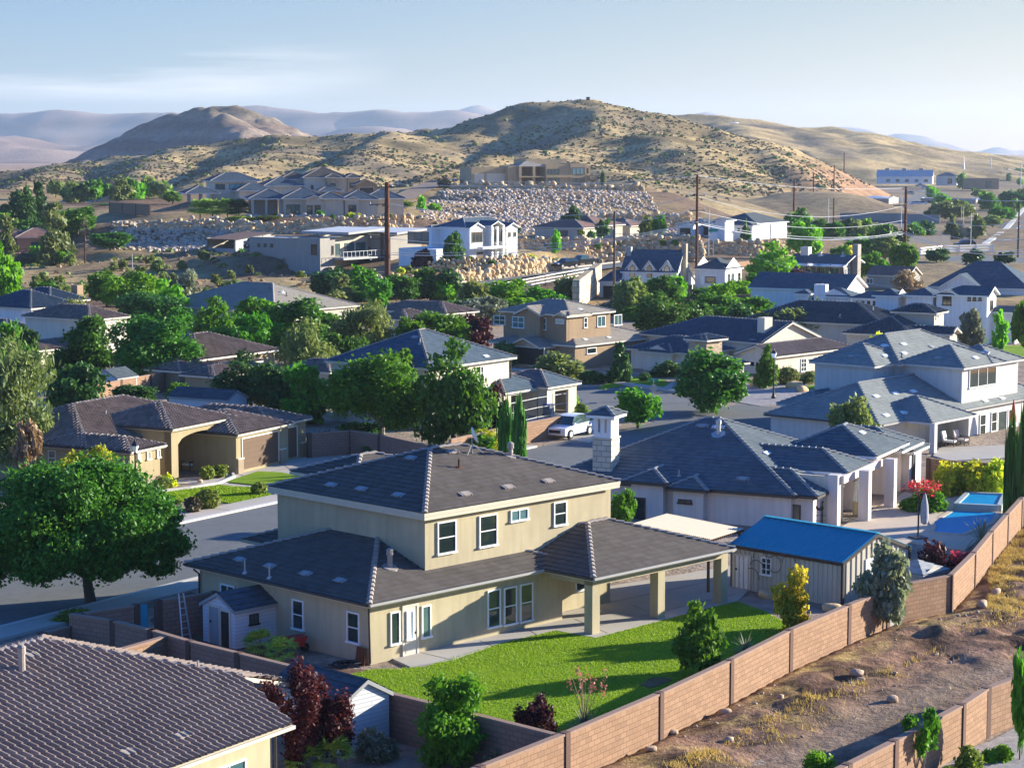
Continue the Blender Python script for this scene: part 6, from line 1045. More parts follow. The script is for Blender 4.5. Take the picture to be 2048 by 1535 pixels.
# --- middle row
for a in (('round', 'dark', 890, 540, 615, 88, 'dark tree beside the hillside road left of the fence', 300), ('round', 'bright', 1010, 555, 620, 115, 'bright broad tree in front of the white rail fence', 288), ('round', 'sage', 968, 590, 660, 90, 'grey-green tree left of the brown gabled house roof', 262), ('round', 'green', 1072, 575, 640, 80, 'green tree right of the bright broad tree', 280), ('oval', 'olive', 1135, 552, 620, 56, 'yellowish upright tree in front of the big tan block wall', 292), ('round', 'ash', 1320, 585, 690, 120, 'dark round tree right of the brown gabled house', 246), ('round', 'green', 1432, 588, 680, 110, 'green tree below the white annex house', 258), ('round', 'ash', 1390, 600, 685, 80, 'dark tree between the two trees below the farmhouse', 250), ('wispy', 'olive', 1570, 615, 680, 160, 'feathery olive trees above the long barrel roof', 238), ('oval', 'bright', 1545, 488, 590, 88, 'tall bright green tree right of the white annex house', 335), ('oval', 'green', 1549, 535, 600, 22, 'thin young tree before the verandah house', 318), ('sparse', 'purple', 1592, 535, 585, 50, 'purple-brown bare-looking tree left of the verandah', 330), ('oval', 'bright', 1282, 568, 600, 20, 'small bright tree before the farmhouse entry', 308), ('round', 'green', 1345, 575, 600, 26, 'small bush tree at the farmhouse corner', 306), ('wispy', 'tan', 1812, 540, 590, 62, 'leafless tan twiggy tree before the small brown house', 318), ('round', 'sage', 1942, 620, 690, 50, 'grey-green tree in front of the white barn house', 225), ('oval', 'bright', 1998, 626, 688, 30, 'small bright tree beside the white pickup', 232), ('round', 'green', 2050, 590, 720, 60, 'green tree at the right edge near the white barn house', 222),
          ('round', 'dark', 660, 540, 600, 90, 'dark spreading tree below the modern grey house', 318), ('round', 'shrub', 760, 560, 585, 50, 'round yellow-green bush at the foot of the tall rusty pole', 316), ('round', 'ash', 222, 462, 512, 80, 'dark round tree on the brown slope right of the pines', 402), ('pine', 'pine', 108, 402, 530, 88, 'tall grey-green pine beside the pink deck house', 388), ('round', 'green', 155, 410, 500, 90, 'light green tree behind the dead pine', 420), ('cone', 'dark', 78, 365, 445, 56, 'tall dark conifer above the pink deck house', 470), ('round', 'dark', 35, 385, 445, 75, 'dark broad tree at the left edge above the pink deck house', 465), ('cone', 'dark', 55, 375, 445, 60, 'middle dark conifer of the clump above the pink deck house', 468), ('pine', 'pine', 12, 430, 530, 60, 'shaggy pine at the left edge in front of the pink deck house', 382), ('round', 'sage', 50, 505, 535, 34, 'silvery round bush under the raised deck', 388), ('round', 'green', 130, 500, 535, 40, 'light green bush right of the raised deck', 386)):
    T(*a[:7], a[7])
for a in (('round', 'dark', 552, 722, 868, 100, 'dark tree filling the gap between the garage wing trees', 172), ('wispy', 'olive', 158, 596, 700, 70, 'feathery tree top rising behind the broad conical dark tree', 228), ('round', 'green', 365, 762, 800, 70, 'low bright hedge tree behind the ridge of the arched entry house', 176), ('round', 'dark', 270, 765, 815, 80, 'grey-green low tree behind the ridge of the arched entry house', 178), ('round', 'green', 450, 655, 760, 100, 'mid green tree filling between the round tree and the tall dark green tree', 222), ('round', 'ash', 690, 660, 760, 90, 'dark tree behind the left end of the centre house roof', 205), ('round', 'green', 560, 640, 735, 80, 'tree between the tall dark green tree and the wide dark tree', 224), ('round', 'ash', 930, 598, 660, 90, 'dark tree below the hillside road fence', 272), ('round', 'bright', 1040, 590, 650, 90, 'bright tree before the gabled house left roof', 268), ('round', 'green', 1105, 585, 640, 70, 'rounded tree behind the gabled house ridge', 272), ('shrub', 'sage', 1225, 592, 635, 80, 'grey-green hedge trees before the farmhouse fence', 282), ('shrub', 'green', 1265, 605, 645, 60, 'hedge tree right of the grey-green hedge trees', 272), ('round', 'green', 1500, 590, 660, 80, 'rounded tree right of the trees below the annex', 262), ('round', 'dark', 1470, 610, 680, 80, 'dark tree behind the long slate barrel ridge', 246), ('wispy', 'olive', 1640, 600, 660, 90, 'feathery tree at the corner of the white gable house', 246), ('round', 'green', 700, 570, 625, 60, 'green bush tree between the tan roof and the brown tile roof', 296), ('round', 'dark', 50, 655, 740, 60, 'dark tree below the white corner house windows', 200), ('round', 'green', 95, 560, 605, 40, 'small olive tree on the brown slope above the white corner house', 320), ('round', 'olive', 125, 565, 610, 34, 'round olive bush above the ridge of the white corner house', 316), ('round', 'green', 820, 640, 720, 80, 'green tree touching the ridge of the centre house', 214), ('round', 'dark', 1010, 680, 740, 50, 'dark bush tree left of the dark garage door', 212), ('round', 'dark', 1665, 545, 600, 50, 'dark tree between the verandah house and the white gable house', 316), ('round', 'green', 1770, 520, 560, 44, 'green tree right of the square verandah chimney', 345), ('round', 'green', 960, 860, 905, 60, 'green bush tree left of the two cypresses', 151), ('round', 'dark', 720, 840, 900, 80, 'dark tree against the brown garden wall', 158)):
    T(*a[:7], a[7])
rr = random.Random(21)
for u0, u1, v0, v1, n, lab, grp in ((1640, 1860, 476, 500, 14, 'leafy tree standing along the foot of the long grey yard wall', 'trees along the grey yard wall'), (1860, 2060, 395, 440, 12, 'tree on the far plain around the pavilion and utility building', 'trees around the pavilion'), (1880, 2060, 345, 372, 12, 'distant tree between the church and the brick building', 'trees around the church'), (1560, 1640, 455, 500, 6, 'tree on the slope right of the charcoal-roofed white house', 'trees right of the charcoal roof'), (0, 150, 430, 520, 20, 'tree in the grove around the pink deck house', 'grove around the pink deck house'), (110, 340, 392, 425, 18, 'tree among the distant houses on the left', 'trees among the distant left houses'), (60, 520, 545, 600, 26, 'dry olive bush on the brown slope above the houses', 'bushes on the brown slope'), (1250, 1660, 600, 640, 10, 'tree in the green belt before the farmhouse', 'green belt before the farmhouse'), (640, 960, 600, 640, 8, 'tree in the green belt below the hillside road', 'green belt below the hillside road')):
    for i in range(n):
        u = u0+(u1-u0)*(i+rr.random()*.8)/n; v = rr.uniform(v0, v1); p = G(u, v); Y = p[1]
        if u < 345 and v < 530: Y = {0: 430, 110: 600}[0 if u0 == 0 else 110]+rr.uniform(-40, 60); p = D(u, v, Y)
        z = gz(p[0], p[1]) if p[1] > 262 else 0; hh = rr.uniform(3.2, 5.6)*(.45 if 'bush' in lab else 1)*(1 if v > 450 else 1.25); place(rr.choice(['round', 'round', 'oval']), rr.choice(['green', 'ash', 'olive', 'bright', 'dark']) if 'bush' not in lab else 'olive', p[0], p[1], z, hh*rr.uniform(.8, 1.15), hh, lab, 'tree', grp)
x = D(170, 525, 392); r = empty('dead_tree', (x[0], x[1], gz(x[0], x[1])), 0, 'bare dead pine with a pale thin trunk on the brown slope', 'tree'); mb = MB(); hh = 9.0; mb.tube([(0, 0, -.2), (.1, 0, hh*.5), (0, .1, hh)], [.17, .11, .03], 7, M['rust'])
for i in range(70): z_ = R.uniform(.25, .97)*hh; a = R.uniform(0, 6.28); l = (1.05-z_/hh)*R.uniform(1.2, 3.2)+.3; mb.tube([(0, 0, z_), (cos(a)*l*.6, sin(a)*l*.6, z_+.15), (cos(a)*l, sin(a)*l, z_-.25)], [.04, .025, .01], 4, M['barkp'])
mb.build('trunk', r)
# hillside planting, labelled by what it stands beside
for a in (('cone', 'cyp', 552, 425, 445, 24, 'tall clipped hedge block before the terrace house windows', 428), ('shrub', 'shrub', 530, 428, 443, 70, 'long clipped hedge on the boulder terrace edge', 424), ('shrub', 'shrub', 480, 428, 443, 60, 'hedge section left of the long clipped hedge', 424)): T(*a[:7], a[7], cat='hedge', name='hedge')
for a in (('round', 'ash', 906, 466, 520, 44, 'spreading evergreen against the white navy-roofed house', 352), ('round', 'purple', 845, 496, 530, 38, 'round dark purple bush before the white terrace wall', 350), ('oval', 'bright', 1111, 460, 515, 20, 'tall narrow bright tree beside the navy-roofed house drive', 385), ('round', 'dark', 1143, 413, 445, 42, 'round dark tree at the foot of the rubble slope', 440), ('round', 'ash', 1207, 436, 480, 30, 'round dark tree before the long brown roof', 424), ('round', 'ash', 1318, 430, 462, 28, 'round tree at the right end of the long brown roof house', 440), ('round', 'shrub', 1293, 433, 462, 28, 'lighter round tree left of the one at the brown roof end', 442), ('cone', 'dark', 1492, 440, 474, 20, 'small dark conifer before the bright blank end wall', 434), ('oval', 'bright', 768, 381, 406, 22, 'round green tree beside the rubble slope drive', 500), ('round', 'bright', 843, 392, 412, 20, 'small bright tree on a thin trunk below the drive', 500), ('round', 'bright', 870, 405, 425, 24, 'light green small tree at the left foot of the rubble slope', 480), ('round', 'shrub', 812, 400, 425, 30, 'dark round bush left of the small bright tree', 485), ('round', 'shrub', 792, 408, 425, 24, 'yellowish bush beside the drive below the garage', 480), ('round', 'scrub', 890, 355, 378, 36, 'large scrubby bush at the top of the rubble slope drive', 600), ('round', 'yellow', 1068, 370, 392, 36, 'yellow-green bush hanging over the top of the rubble slope', 598), ('cyp', 'dark', 1205, 343, 366, 8, 'tiny lone cypress right of the adobe house', 640),
          ('round', 'bright', 1610, 440, 505, 66, 'bright airy tree left of the long grey yard wall', 400), ('round', 'green', 1720, 470, 510, 60, 'broad tree before the long grey yard wall', 415), ('round', 'olive', 1770, 470, 512, 70, 'olive tree between the tall pole and the grey wall', 412), ('round', 'green', 1806, 482, 530, 56, 'green tree wrapped around the foot of the tall rusty pole at right', 372), ('round', 'green', 1680, 490, 520, 40, 'round green tree above the verandah roof', 392), ('round', 'gold', 1698, 492, 518, 26, 'yellow bush above the verandah roof', 396), ('round', 'green', 1742, 500, 540, 50, 'green tree behind the square verandah chimney', 352), ('round', 'dark', 1874, 495, 530, 44, 'dark tree on the dry field nearest the tall pole', 395), ('round', 'dark', 1946, 498, 528, 44, 'middle dark tree on the dry field', 398), ('round', 'dark', 2010, 502, 530, 40, 'right-hand dark tree on the dry field', 396), ('round', 'olive', 1905, 398, 445, 80, 'big golden-green spreading tree before the grey utility building', 640), ('round', 'dark', 1872, 412, 440, 50, 'dark tree left of the golden-green spreading tree', 650), ('pine', 'pine', 1905, 430, 475, 34, 'dark pine beside the pale sandstone sign wall', 520), ('pine', 'pine', 1955, 430, 480, 40, 'taller dark pine right of the sandstone sign wall', 520), ('round', 'olive', 1985, 430, 460, 40, 'tree before the open pavilion', 600), ('round', 'green', 2003, 410, 452, 50, 'larger tree right of the open pavilion front', 640), ('round', 'dark', 2030, 380, 425, 60, 'dark tree mass at the right edge behind the pavilion', 760), ('round', 'green', 1955, 440, 465, 30, 'small light tree by the far road corner', 560), ('round', 'dark', 1800, 462, 490, 36, 'dark tree against the grey wall right of centre', 470), ('round', 'dark', 1825, 455, 485, 30, 'dark tree right of the tall pole against the grey wall', 480), ('round', 'bright', 1925, 347, 362, 24, 'bright tree beside the church', 1150), ('round', 'bright', 60, 452, 470, 30, 'bright tree behind the pink deck house roof', 440),
          ('round', 'green', 345, 382, 408, 40, 'grey-green tree left of the tower villa', 540), ('round', 'green', 268, 384, 402, 26, 'bright tree behind the distant white gable', 640), ('round', 'dark', 245, 390, 404, 22, 'dark tree left of the distant white gable', 650), ('round', 'green', 215, 388, 408, 28, 'bright tree behind the distant tan gable roof', 640), ('round', 'dark', 185, 384, 402, 26, 'dark tree behind the distant navy roof', 660), ('round', 'green', 155, 384, 400, 22, 'tree right behind the distant navy roof', 670), ('round', 'olive', 275, 412, 428, 60, 'grey-green bush line before the distant long low house', 560), ('round', 'green', 205, 410, 432, 50, 'green tree before the distant tan gable', 540), ('round', 'green', 130, 425, 450, 60, 'light green tree right of the tall pine top', 470)):
    T(*a[:7], a[7])
for i, (u, v, Y) in enumerate(((1197, 496, 396), (1235, 492, 400), (1257, 489, 402), (1297, 490, 402), (1325, 489, 402), (1350, 489, 402), (1372, 485, 404), (1388, 482, 405))):
    p = D(u, v, Y); place('ball', 'green', p[0], p[1], p[2]-.2, 1.25, 1.1, 'clipped topiary ball standing on the ledge of the big boulder wall', 'shrub', 'topiary balls on the boulder wall', 'topiary')
for u, v, Y in ((1031, 460, 420), (1163, 463, 418), (1182, 468, 416), (1110, 523, 368), (860, 518, 352), (882, 522, 352), (800, 540, 344), (740, 548, 342), (830, 545, 344), (912, 519, 352), (938, 520, 352), (960, 523, 352), (985, 524, 352), (1010, 518, 362), (1030, 519, 364), (715, 545, 345), (690, 550, 344), (672, 548, 346), (650, 556, 340), (1050, 516, 366), (1065, 518, 366), (700, 432, 424), (720, 431, 424), (665, 433, 424), (780, 430, 424), (640, 432, 426), (480, 512, 378), (560, 530, 360), (600, 552, 345), (815, 546, 346)):
    p = D(u, v, Y); z = gz(p[0], p[1]); s = R.uniform(.8, 1.7); place('shrub', R.choice(['shrub', 'green', 'olive', 'dark', 'yellow']), p[0], p[1], max(z, p[2]-.6), s*1.25, s, 'small rounded shrub planted on the boulder terraces of the hillside houses', 'shrub', 'shrubs on the hillside terraces')
# --- palms and yuccas
def palm(label, x, y, z, trunk, n, ln, leaf='palm', fan=True, cat='palm', name='fan_palm', group=None, lift=1.0):
    r = empty(name, (x, y, z), R.uniform(0, 6), label, cat, group); mb = MB(); mb.tube([(0, 0, -.1), (.03, 0, trunk)], [.13, .1], 8, M['bark']); mb.build('trunk', r); mb = MB(); rr = random.Random(int(x*100))
    for i in range(n):
        a = i*2.399; e = rr.uniform(-.3, 1.25)*lift; d = Vector((cos(a)*cos(e), sin(a)*cos(e), sin(e))); s = Vector((-sin(a), cos(a), 0)); o = Vector((.03, 0, trunk)); l = ln*rr.uniform(.8, 1.1)
        if fan:
            c = o+d*l*.5; mb.tube([o, c], .014, 4, L[leaf], False); up = s.cross(d)
            for k in range(11):
                t = (k-5)/5*1.35; b = (d*cos(t)+s*sin(t)); tip = c+b*l*.55-Vector((0, 0, .12*l)); w = up.cross(b)*.05*l+s*.0; w = b.cross(up).normalized()*.045*l; mid = c+b*l*.3; mb.raw([c, mid+w, tip, mid-w], [(0, 1, 2, 3)], L[leaf])
        else:
            w = s*.035*ln; m_ = o+d*l*.55; tip = o+d*l-Vector((0, 0, .25*l*(1-sin(e)))); mb.raw([o-w*.6, m_-w, tip, m_+w, o+w*.6], [(0, 1, 2, 3, 4)], L[leaf])
    mb.build('crown', r, fix=False); return r
def PG(u, v): p = G(u, v); return p[0], p[1], 0
palm('left small bright fan palm before the white plastic shed', *PG(522, 1312), .5, 22, .95); palm('right small bright fan palm before the white plastic shed', *PG(562, 1326), .5, 20, .9); palm('bright fan palm at the bottom edge under the purple plum', *PG(610, 1548), .5, 18, .9); palm('second bright fan palm at the bottom edge right of the purple plum', *PG(668, 1545), .6, 18, .95)
palm('spiky blue-green yucca on the lawn edge near the long wall', *PG(1490, 1308), .25, 46, .85, 'sage', False, 'yucca', 'yucca'); palm('dark sago palm beside the swimming pool', *PG(1962, 1096), .5, 40, 1.4, 'sage', False, 'palm', 'sago_palm')
for i, (u, lab) in enumerate(((400, 'left palm of the clump on the boulder terrace'), (425, 'middle palm of the clump on the boulder terrace'), (455, 'right palm of the clump on the boulder terrace'), (478, 'darker palm against the terrace house'))): p = D(u, 428, 440-i); palm(lab, p[0], p[1], p[2]-1.2, 2.0, 70, 2.9, 'palm' if i < 3 else 'dark', group='palms on the boulder terrace')
x, y, _ = PG(1168, 1462); r = palm('red yucca with tall coral flower stalks on the lawn near the wall', x, y, 0, .1, 70, .95, 'sage', False, 'yucca', 'yucca', lift=1.1); mb = MB(); fb = []
for i in range(13):
    a = R.uniform(0, 6.28); l = R.uniform(.3, 1.0); h_ = R.uniform(1.6, 2.6); mb.tube([(0, 0, .1), (cos(a)*l*.4, sin(a)*l*.4, h_*.6), (cos(a)*l, sin(a)*l, h_)], [.014, .01, .006], 4, M['st_brown']); fb.append((cos(a)*l, sin(a)*l, h_-.15, .12, .12, .3))
mb.build('stalk', r); p, t, b = cloud(fb, 190, .06, 1.6, 4); leafmesh('flowers', p, t, b, L['pinkf'], r)['kind'] = 'stuff'
# --- lawn grass, dry straw and scrub (uncountable)
def blades(name, polys, n, hgt, wd, mat, zf=lambda x, y: .05, test=None, seed=1):
    r = np.random.RandomState(seed); P_ = []; poly = np.array(polys); lo, hi = poly.min(0), poly.max(0); cnt = 0
    while cnt < n:
        q = lo+(hi-lo)*r.rand(n, 2); ins = np.zeros(n, bool); j = len(poly)-1
        for i in range(len(poly)):
            a, b = poly[i], poly[j]; c = ((a[1] > q[:, 1]) != (b[1] > q[:, 1])) & (q[:, 0] < (b[0]-a[0])*(q[:, 1]-a[1])/(b[1]-a[1]+1e-12)+a[0]); ins ^= c; j = i
        q = q[ins]
        if test is not None: q = q[test(q, r)]
        P_.append(q); cnt += len(q)
        if not len(q): break
    q = np.concatenate(P_)[:n]; m = len(q); z = np.array([zf(x, y) for x, y in q]); a = r.rand(m)*6.283; s = wd*(.6+.8*r.rand(m)); h = hgt*(.5+.9*r.rand(m)); dx = np.cos(a)*s/2; dy = np.sin(a)*s/2; lx = r.normal(size=m)*h*.45; ly = r.normal(size=m)*h*.45; v = np.empty((m, 3, 3)); v[:, 0] = np.c_[q[:, 0]-dx, q[:, 1]-dy, z-.01]; v[:, 1] = np.c_[q[:, 0]+dx, q[:, 1]+dy, z-.01]; v[:, 2] = np.c_[q[:, 0]+lx, q[:, 1]+ly, z+h]
    o = np_obj(name, v.reshape(-1, 3), np.arange(m*3).reshape(m, 3), [mat]); return tag(o, kind='stuff')
LP = gp([(690, 1352), (742, 1340), (852, 1334), (905, 1316), (1000, 1288), (1110, 1262), (1190, 1277), (1320, 1243), (1442, 1211), (1530, 1223), (1560, 1240)])+[tuple(p-np.array((.3, -.15))) for p in LW[6:2:-1]]+gp([(1000, 1470), (775, 1425)])
blades('grass', LP, 75000, .045, .05, M['blade']); blades('grass', gp([(318, 987), (437, 971), (505, 976), (548, 992), (505, 1009), (360, 1004)]), 7000, .08, .08, M['blade'], seed=2)
LQ = [(-1, 66), (12, 66), (28, 82), (64, 122), (64, 136), (30, 130), (22, 96), (5, 72)]
def dry(q, r):
    a = LSD(q[:, 0], q[:, 1], LLINE); b = LSD(q[:, 0], q[:, 1], np.array(W2)); k = np.clip(fbm(q[:, 0]/.9, q[:, 1]/.9, 3)*2+.45, 0, 1)*np.clip(1.15-a/4.2, .02, 1); return (a > .25) & (b < -1) & (r.rand(len(q)) < k**1.6)
blades('dry_grass', LQ, 36000, .17, .035, M['straw'], LOTZ, dry, 3)
# ------------------------------------------------------------ rocks
_ico = bmesh.new(); bmesh.ops.create_icosphere(_ico, subdivisions=2, radius=1); ICV = np.array([v.co[:] for v in _ico.verts]); ICF = np.array([[v.index for v in f.verts] for f in _ico.faces]); _ico.free()
_ic1 = bmesh.new(); bmesh.ops.create_icosphere(_ic1, subdivisions=1, radius=1); IV1 = np.array([v.co[:] for v in _ic1.verts]); IF1 = np.array([[v.index for v in f.verts] for f in _ic1.faces]); _ic1.free()
def rocks(name, P_, S_, mat, seed=1, hi=False, parent=None, pw=.62):
    r = np.random.RandomState(seed); V, F = (ICV, ICF) if hi else (IV1, IF1); n = len(P_); m = len(V); out = np.empty((n, m, 3)); P_ = np.array(P_); S_ = np.array(S_)
    for i in range(n):
        d = r.normal(size=(11, 3)); d /= np.linalg.norm(d, axis=1)[:, None]; v = np.sign(V)*np.abs(V)**pw*.86; k = .5+.45*r.rand(11)
        for q, c in zip(d, k): s = v@q; v = np.where((s > c)[:, None], v-(s-c)[:, None]*q, v)   # chop flat faces
        a = r.rand()*6.28; ca, sa = math.cos(a), math.sin(a); v = v*(S_[i] if np.ndim(S_[i]) else np.array((1, .85, .7))*S_[i]); v = np.c_[v[:, 0]*ca-v[:, 1]*sa, v[:, 0]*sa+v[:, 1]*ca, v[:, 2]]; out[i] = v+P_[i]
    f = (np.arange(n)[:, None, None]*m+F[None]).reshape(-1, 3); return np_obj(name, out.reshape(-1, 3), f, [mat], parent)
def boulderwall(label, px, h, size, mat='rock', rows=None, seed=1, batter=.35):
    """stacked stone retaining wall: px = (u, v_base, Y) along its foot"""
    pts = [D(*p) for p in px]; P_ = []; S_ = []; r = random.Random(seed)
    hs = h if isinstance(h, (list, tuple)) else [h]*len(pts)
    for (p, q), (h0, h1) in zip(zip(pts[:-1], pts[1:]), zip(hs[:-1], hs[1:])):
        ln = np.linalg.norm((q-p)[:2]); d = (q-p)/ln; nrm = np.array((-d[1], d[0], 0)); nrm = nrm if nrm[1] > 0 else -nrm; x = 0
        while x < ln:
            f = x/ln; hh = h0+(h1-h0)*f; z = -.5
            while z < hh:
                s = size*r.uniform(.55, 1.25); c = p+d*(x+r.uniform(-.3, .3)*size)+nrm*(batter*z+r.uniform(-.08, .1)*size)+np.array((0, 0, z+s*.5)); P_.append(c); S_.append(np.array((s*r.uniform(.65, .95), s*.6, s*r.uniform(.5, .72)))); z += s*.86
            x += size*r.uniform(.62, .95)
        ms = MB(); 
    o = rocks('boulder_wall', P_, S_, M[mat], seed, size > .9); return tag(o, label, 'retaining wall')
boulderwall('sunlit boulder wall below the white navy-roofed house along the hillside road', ((915, 579, 333), (960, 574, 338), (1035, 562, 346), (1075, 553, 352), (1125, 543, 362)), [2.4, 2.6, 2.6, 2.4, 1.6], 1.0, seed=2)
boulderwall('boulder wall under the modern grey house beside the tall rusty pole', ((680, 604, 316), (740, 596, 322), (800, 578, 334), (880, 565, 340)), [2.6, 2.6, 1.7, 1.0], 1.05, seed=3)
boulderwall('upper boulder wall holding the topiary balls', ((1175, 512, 396), (1260, 508, 400), (1340, 505, 402), (1405, 502, 402)), [2.2, 2.6, 2.3, 2.0], 1.05, seed=4, batter=.5); boulderwall('lower boulder wall below the topiary balls behind the farmhouse', ((1185, 545, 376), (1260, 540, 380), (1340, 535, 384), (1412, 528, 386)), [2.0, 2.4, 2.2, 1.8], 1.0, seed=5, batter=.5)
boulderwall('stone wall below the white charcoal-roofed house', ((1340, 520, 412), (1420, 522, 410), (1520, 522, 412), (1600, 514, 420), (1640, 505, 425)), [2.4, 3.2, 3.4, 2.8, 1.5], 1.15, seed=6, batter=.3); boulderwall('shaded stone wall below the long brown roof house', ((1040, 494, 392), (1110, 500, 392), (1175, 503, 394)), [1.6, 1.8, 2.0], .9, seed=7)
boulderwall('pale boulder wall behind the flat roof of the modern grey house', ((620, 476, 400), (690, 472, 402), (760, 466, 405), (830, 455, 410)), [2.6, 3.2, 3.0, 1.8], .95, seed=8); boulderwall('boulder row under the hedge of the terrace house', ((380, 455, 424), (470, 455, 424), (560, 452, 424), (650, 448, 424)), 1.6, .85, 'rockg', seed=9); boulderwall('loose boulder bank above the open carport', ((230, 470, 420), (330, 470, 418), (430, 470, 415), (520, 474, 410), (625, 470, 408)), [2.0, 2.4, 2.6, 2.4, 2.6], .95, seed=10, batter=.8)
boulderwall('pale boulder rim along the top of the rubble slope', ((905, 384, 598), (1000, 386, 596), (1100, 388, 596), (1200, 390, 596), (1290, 386, 598)), 2.0, 1.5, seed=11, batter=.1); boulderwall('boulder foot of the rubble slope behind the brown roof', ((1150, 452, 462), (1230, 450, 464), (1300, 450, 464), (1380, 450, 462)), 1.8, 1.2, seed=12)
boulderwall('low boulder edging before the navy-roofed house', ((860, 535, 348), (930, 530, 350), (1010, 526, 354), (1060, 520, 362)), .8, .7, seed=13)
P_ = []; S_ = []; rr = random.Random(5)
for i in range(9000):                                              # riprap face under the adobe house
    u = rr.uniform(700, 1380); v = rr.uniform(380, 470); Y = 598-(v-382)*1.75+rr.uniform(-2, 2)
    if u < 880-(v-385)*.6 or u > 1290+(v-385)*1.2: continue
    p = D(u, v, Y); z = gz(p[0], p[1])
    if z < 2.6: continue
    P_.append((p[0], p[1], z+.05)); S_.append(rr.uniform(.3, .85))
tag(rocks('riprap', P_, S_, M['rockg'], 6), kind='stuff')
P_ = []; S_ = []
for i in range(2600):                                              # shaded rubble bank on the left
    u = rr.uniform(225, 520); v = rr.uniform(446, 505); Y = 432-(v-446)*.62
    if v > 470+(u-225)*.1+rr.uniform(0, 25): continue
    p = D(u, v, Y); P_.append((p[0], p[1], gz(p[0], p[1])+.1)); S_.append(rr.uniform(.3, .8))
tag(rocks('rubble', P_, S_, M['rockg'], 7), kind='stuff')
P_ = []; S_ = []
for i in range(3000):
    x, y = rr.uniform(0, 50), rr.uniform(68, 132); q = np.array([[x, y]]); a = float(LSD(q[:, 0], q[:, 1], LLINE)[0]); b = float(LSD(q[:, 0], q[:, 1], np.array(W2))[0])
    if a < .4 or b > -5.6+rr.uniform(-1, 1) or fbm(np.array([x/3.]), np.array([y/3.]), 3)[0] < -.08: continue
    s = rr.uniform(.03, .13)*(1 if rr.random() < .94 else 2.0); P_.append((x, y, LOTZ(x, y)+s*.2)); S_.append(s)
tag(rocks('stones', P_, S_, M['rockr'], 8), kind='stuff')
for i, (u, v, s, lab) in enumerate(((1300, 1500, .3, 'pale rock at the bottom of the dirt strip'), (1450, 1425, .32, 'jagged tan rock below the third wall post'), (1715, 1352, .4, 'flat tan slab on the dirt strip below the straw'), (1722, 1362, .22, 'smaller rock touching the flat tan slab'), (1965, 1218, .5, 'long flat rock near the bend of the wall'), (1990, 1190, .5, 'large pale rock highest on the dirt strip'), (1898, 1216, .32, 'rock at the foot of the wall corner'), (1782, 1400, .35, 'pale rock at the edge of the shaded track'), (1345, 1462, .3, 'tan rock below the second wall post'), (1560, 1405, .22, 'small upright rock in the middle of the dirt strip'))):
    p = G(u, v, .2); o = rocks('rock', [(0, 0, 0)], [np.array((s, s*.7, s*.55))], M['rockr'], 40+i, True); o.location = (p[0], p[1], LOTZ(p[0], p[1])+s*.25); tag(o, lab, 'rock')
for i, (u, v, s, lab) in enumerate(((1512, 772, .9, 'flat brown boulder left of the lamp on the gravel bed'), (1530, 768, .8, 'second flat boulder beside the lamp gravel bed'), (1588, 775, 1.0, 'large flat boulder right of the lamp post'), (1605, 783, .9, 'low boulder nearest the pale two-storey house'), (1530, 1195, .6, 'pale rock left of the yellow tree by the workshop'), (1664, 1222, .6, 'pale rock right of the yellow tree by the workshop'), (400, 965, .35, 'small rock on the gravel before the arched entry'))):
    p = G(u, v); o = rocks('rock', [(0, 0, 0)], [np.array((s, s*.7, s*.5))], M['rock'], 60+i, True); o.location = (p[0], p[1], s*.25); tag(o, lab, 'rock')
# ------------------------------------------------------------ scrub on the hills
def scrub(name, n, box, zf, size, lf, seed, zmin=4):
    r = np.random.RandomState(seed); x = r.uniform(box[0], box[1], n); y = r.uniform(box[2], box[3], n); k = fbm(x/35, y/35, 3); z = zf(x, y); m = (z > zmin) & (r.rand(n) < np.clip(.62+k*1.3, .12, 1)); x, y, z = x[m], y[m], z[m]; n = len(x); q = 12
    s = size*(.45+.9*r.rand(n)**1.5); d = r.normal(size=(n, q, 3)); d /= np.linalg.norm(d, axis=2)[:, :, None]; d[:, :, 2] = np.abs(d[:, :, 2]); c = np.c_[x, y, z-.1][:, None, :]+d*s[:, None, None]*np.array((.6, .6, .5)); t = np.cross(d, r.normal(size=(n, q, 3))); t /= np.linalg.norm(t, axis=2)[:, :, None]; b = np.cross(d, t); t = t*s[:, None, None]*.42; b = b*s[:, None, None]*.42
    o = leafmesh(name, c.reshape(-1, 3), t.reshape(-1, 3), b.reshape(-1, 3), L[lf]); return tag(o, kind='stuff')
scrub('scrub', 46000, (-300, 300, 600, 1060), hz, .9, 'scrub', 1, 5); scrub('scrub', 2600, (-300, 300, 600, 1060), hz, 1.6, 'olive', 2, 5); scrub('dry_scrub', 700, (-100, -28, 300, 392), zlocal, .8, 'tan', 3, -1); scrub('scrub', 260, (-100, -25, 300, 400), zlocal, 1.1, 'olive', 4, -1); scrub('dry_scrub', 500, (-60, 60, 380, 560), zlocal, .8, 'scrub', 5, 5)
r = np.random.RandomState(9); B = []
for i in range(420): u = r.uniform(1780, 2300); Y = r.uniform(1500, 2300); p = D(u, 340, Y); s = r.uniform(3, 6); B.append((p[0], p[1], s*.5, s*1.3, s*1.3, s*.8))
p, t, b = cloud(B, 22000, 2.6, 1.3, 5); tag(leafmesh('woodland', p, t, b, L['dark']), kind='stuff')
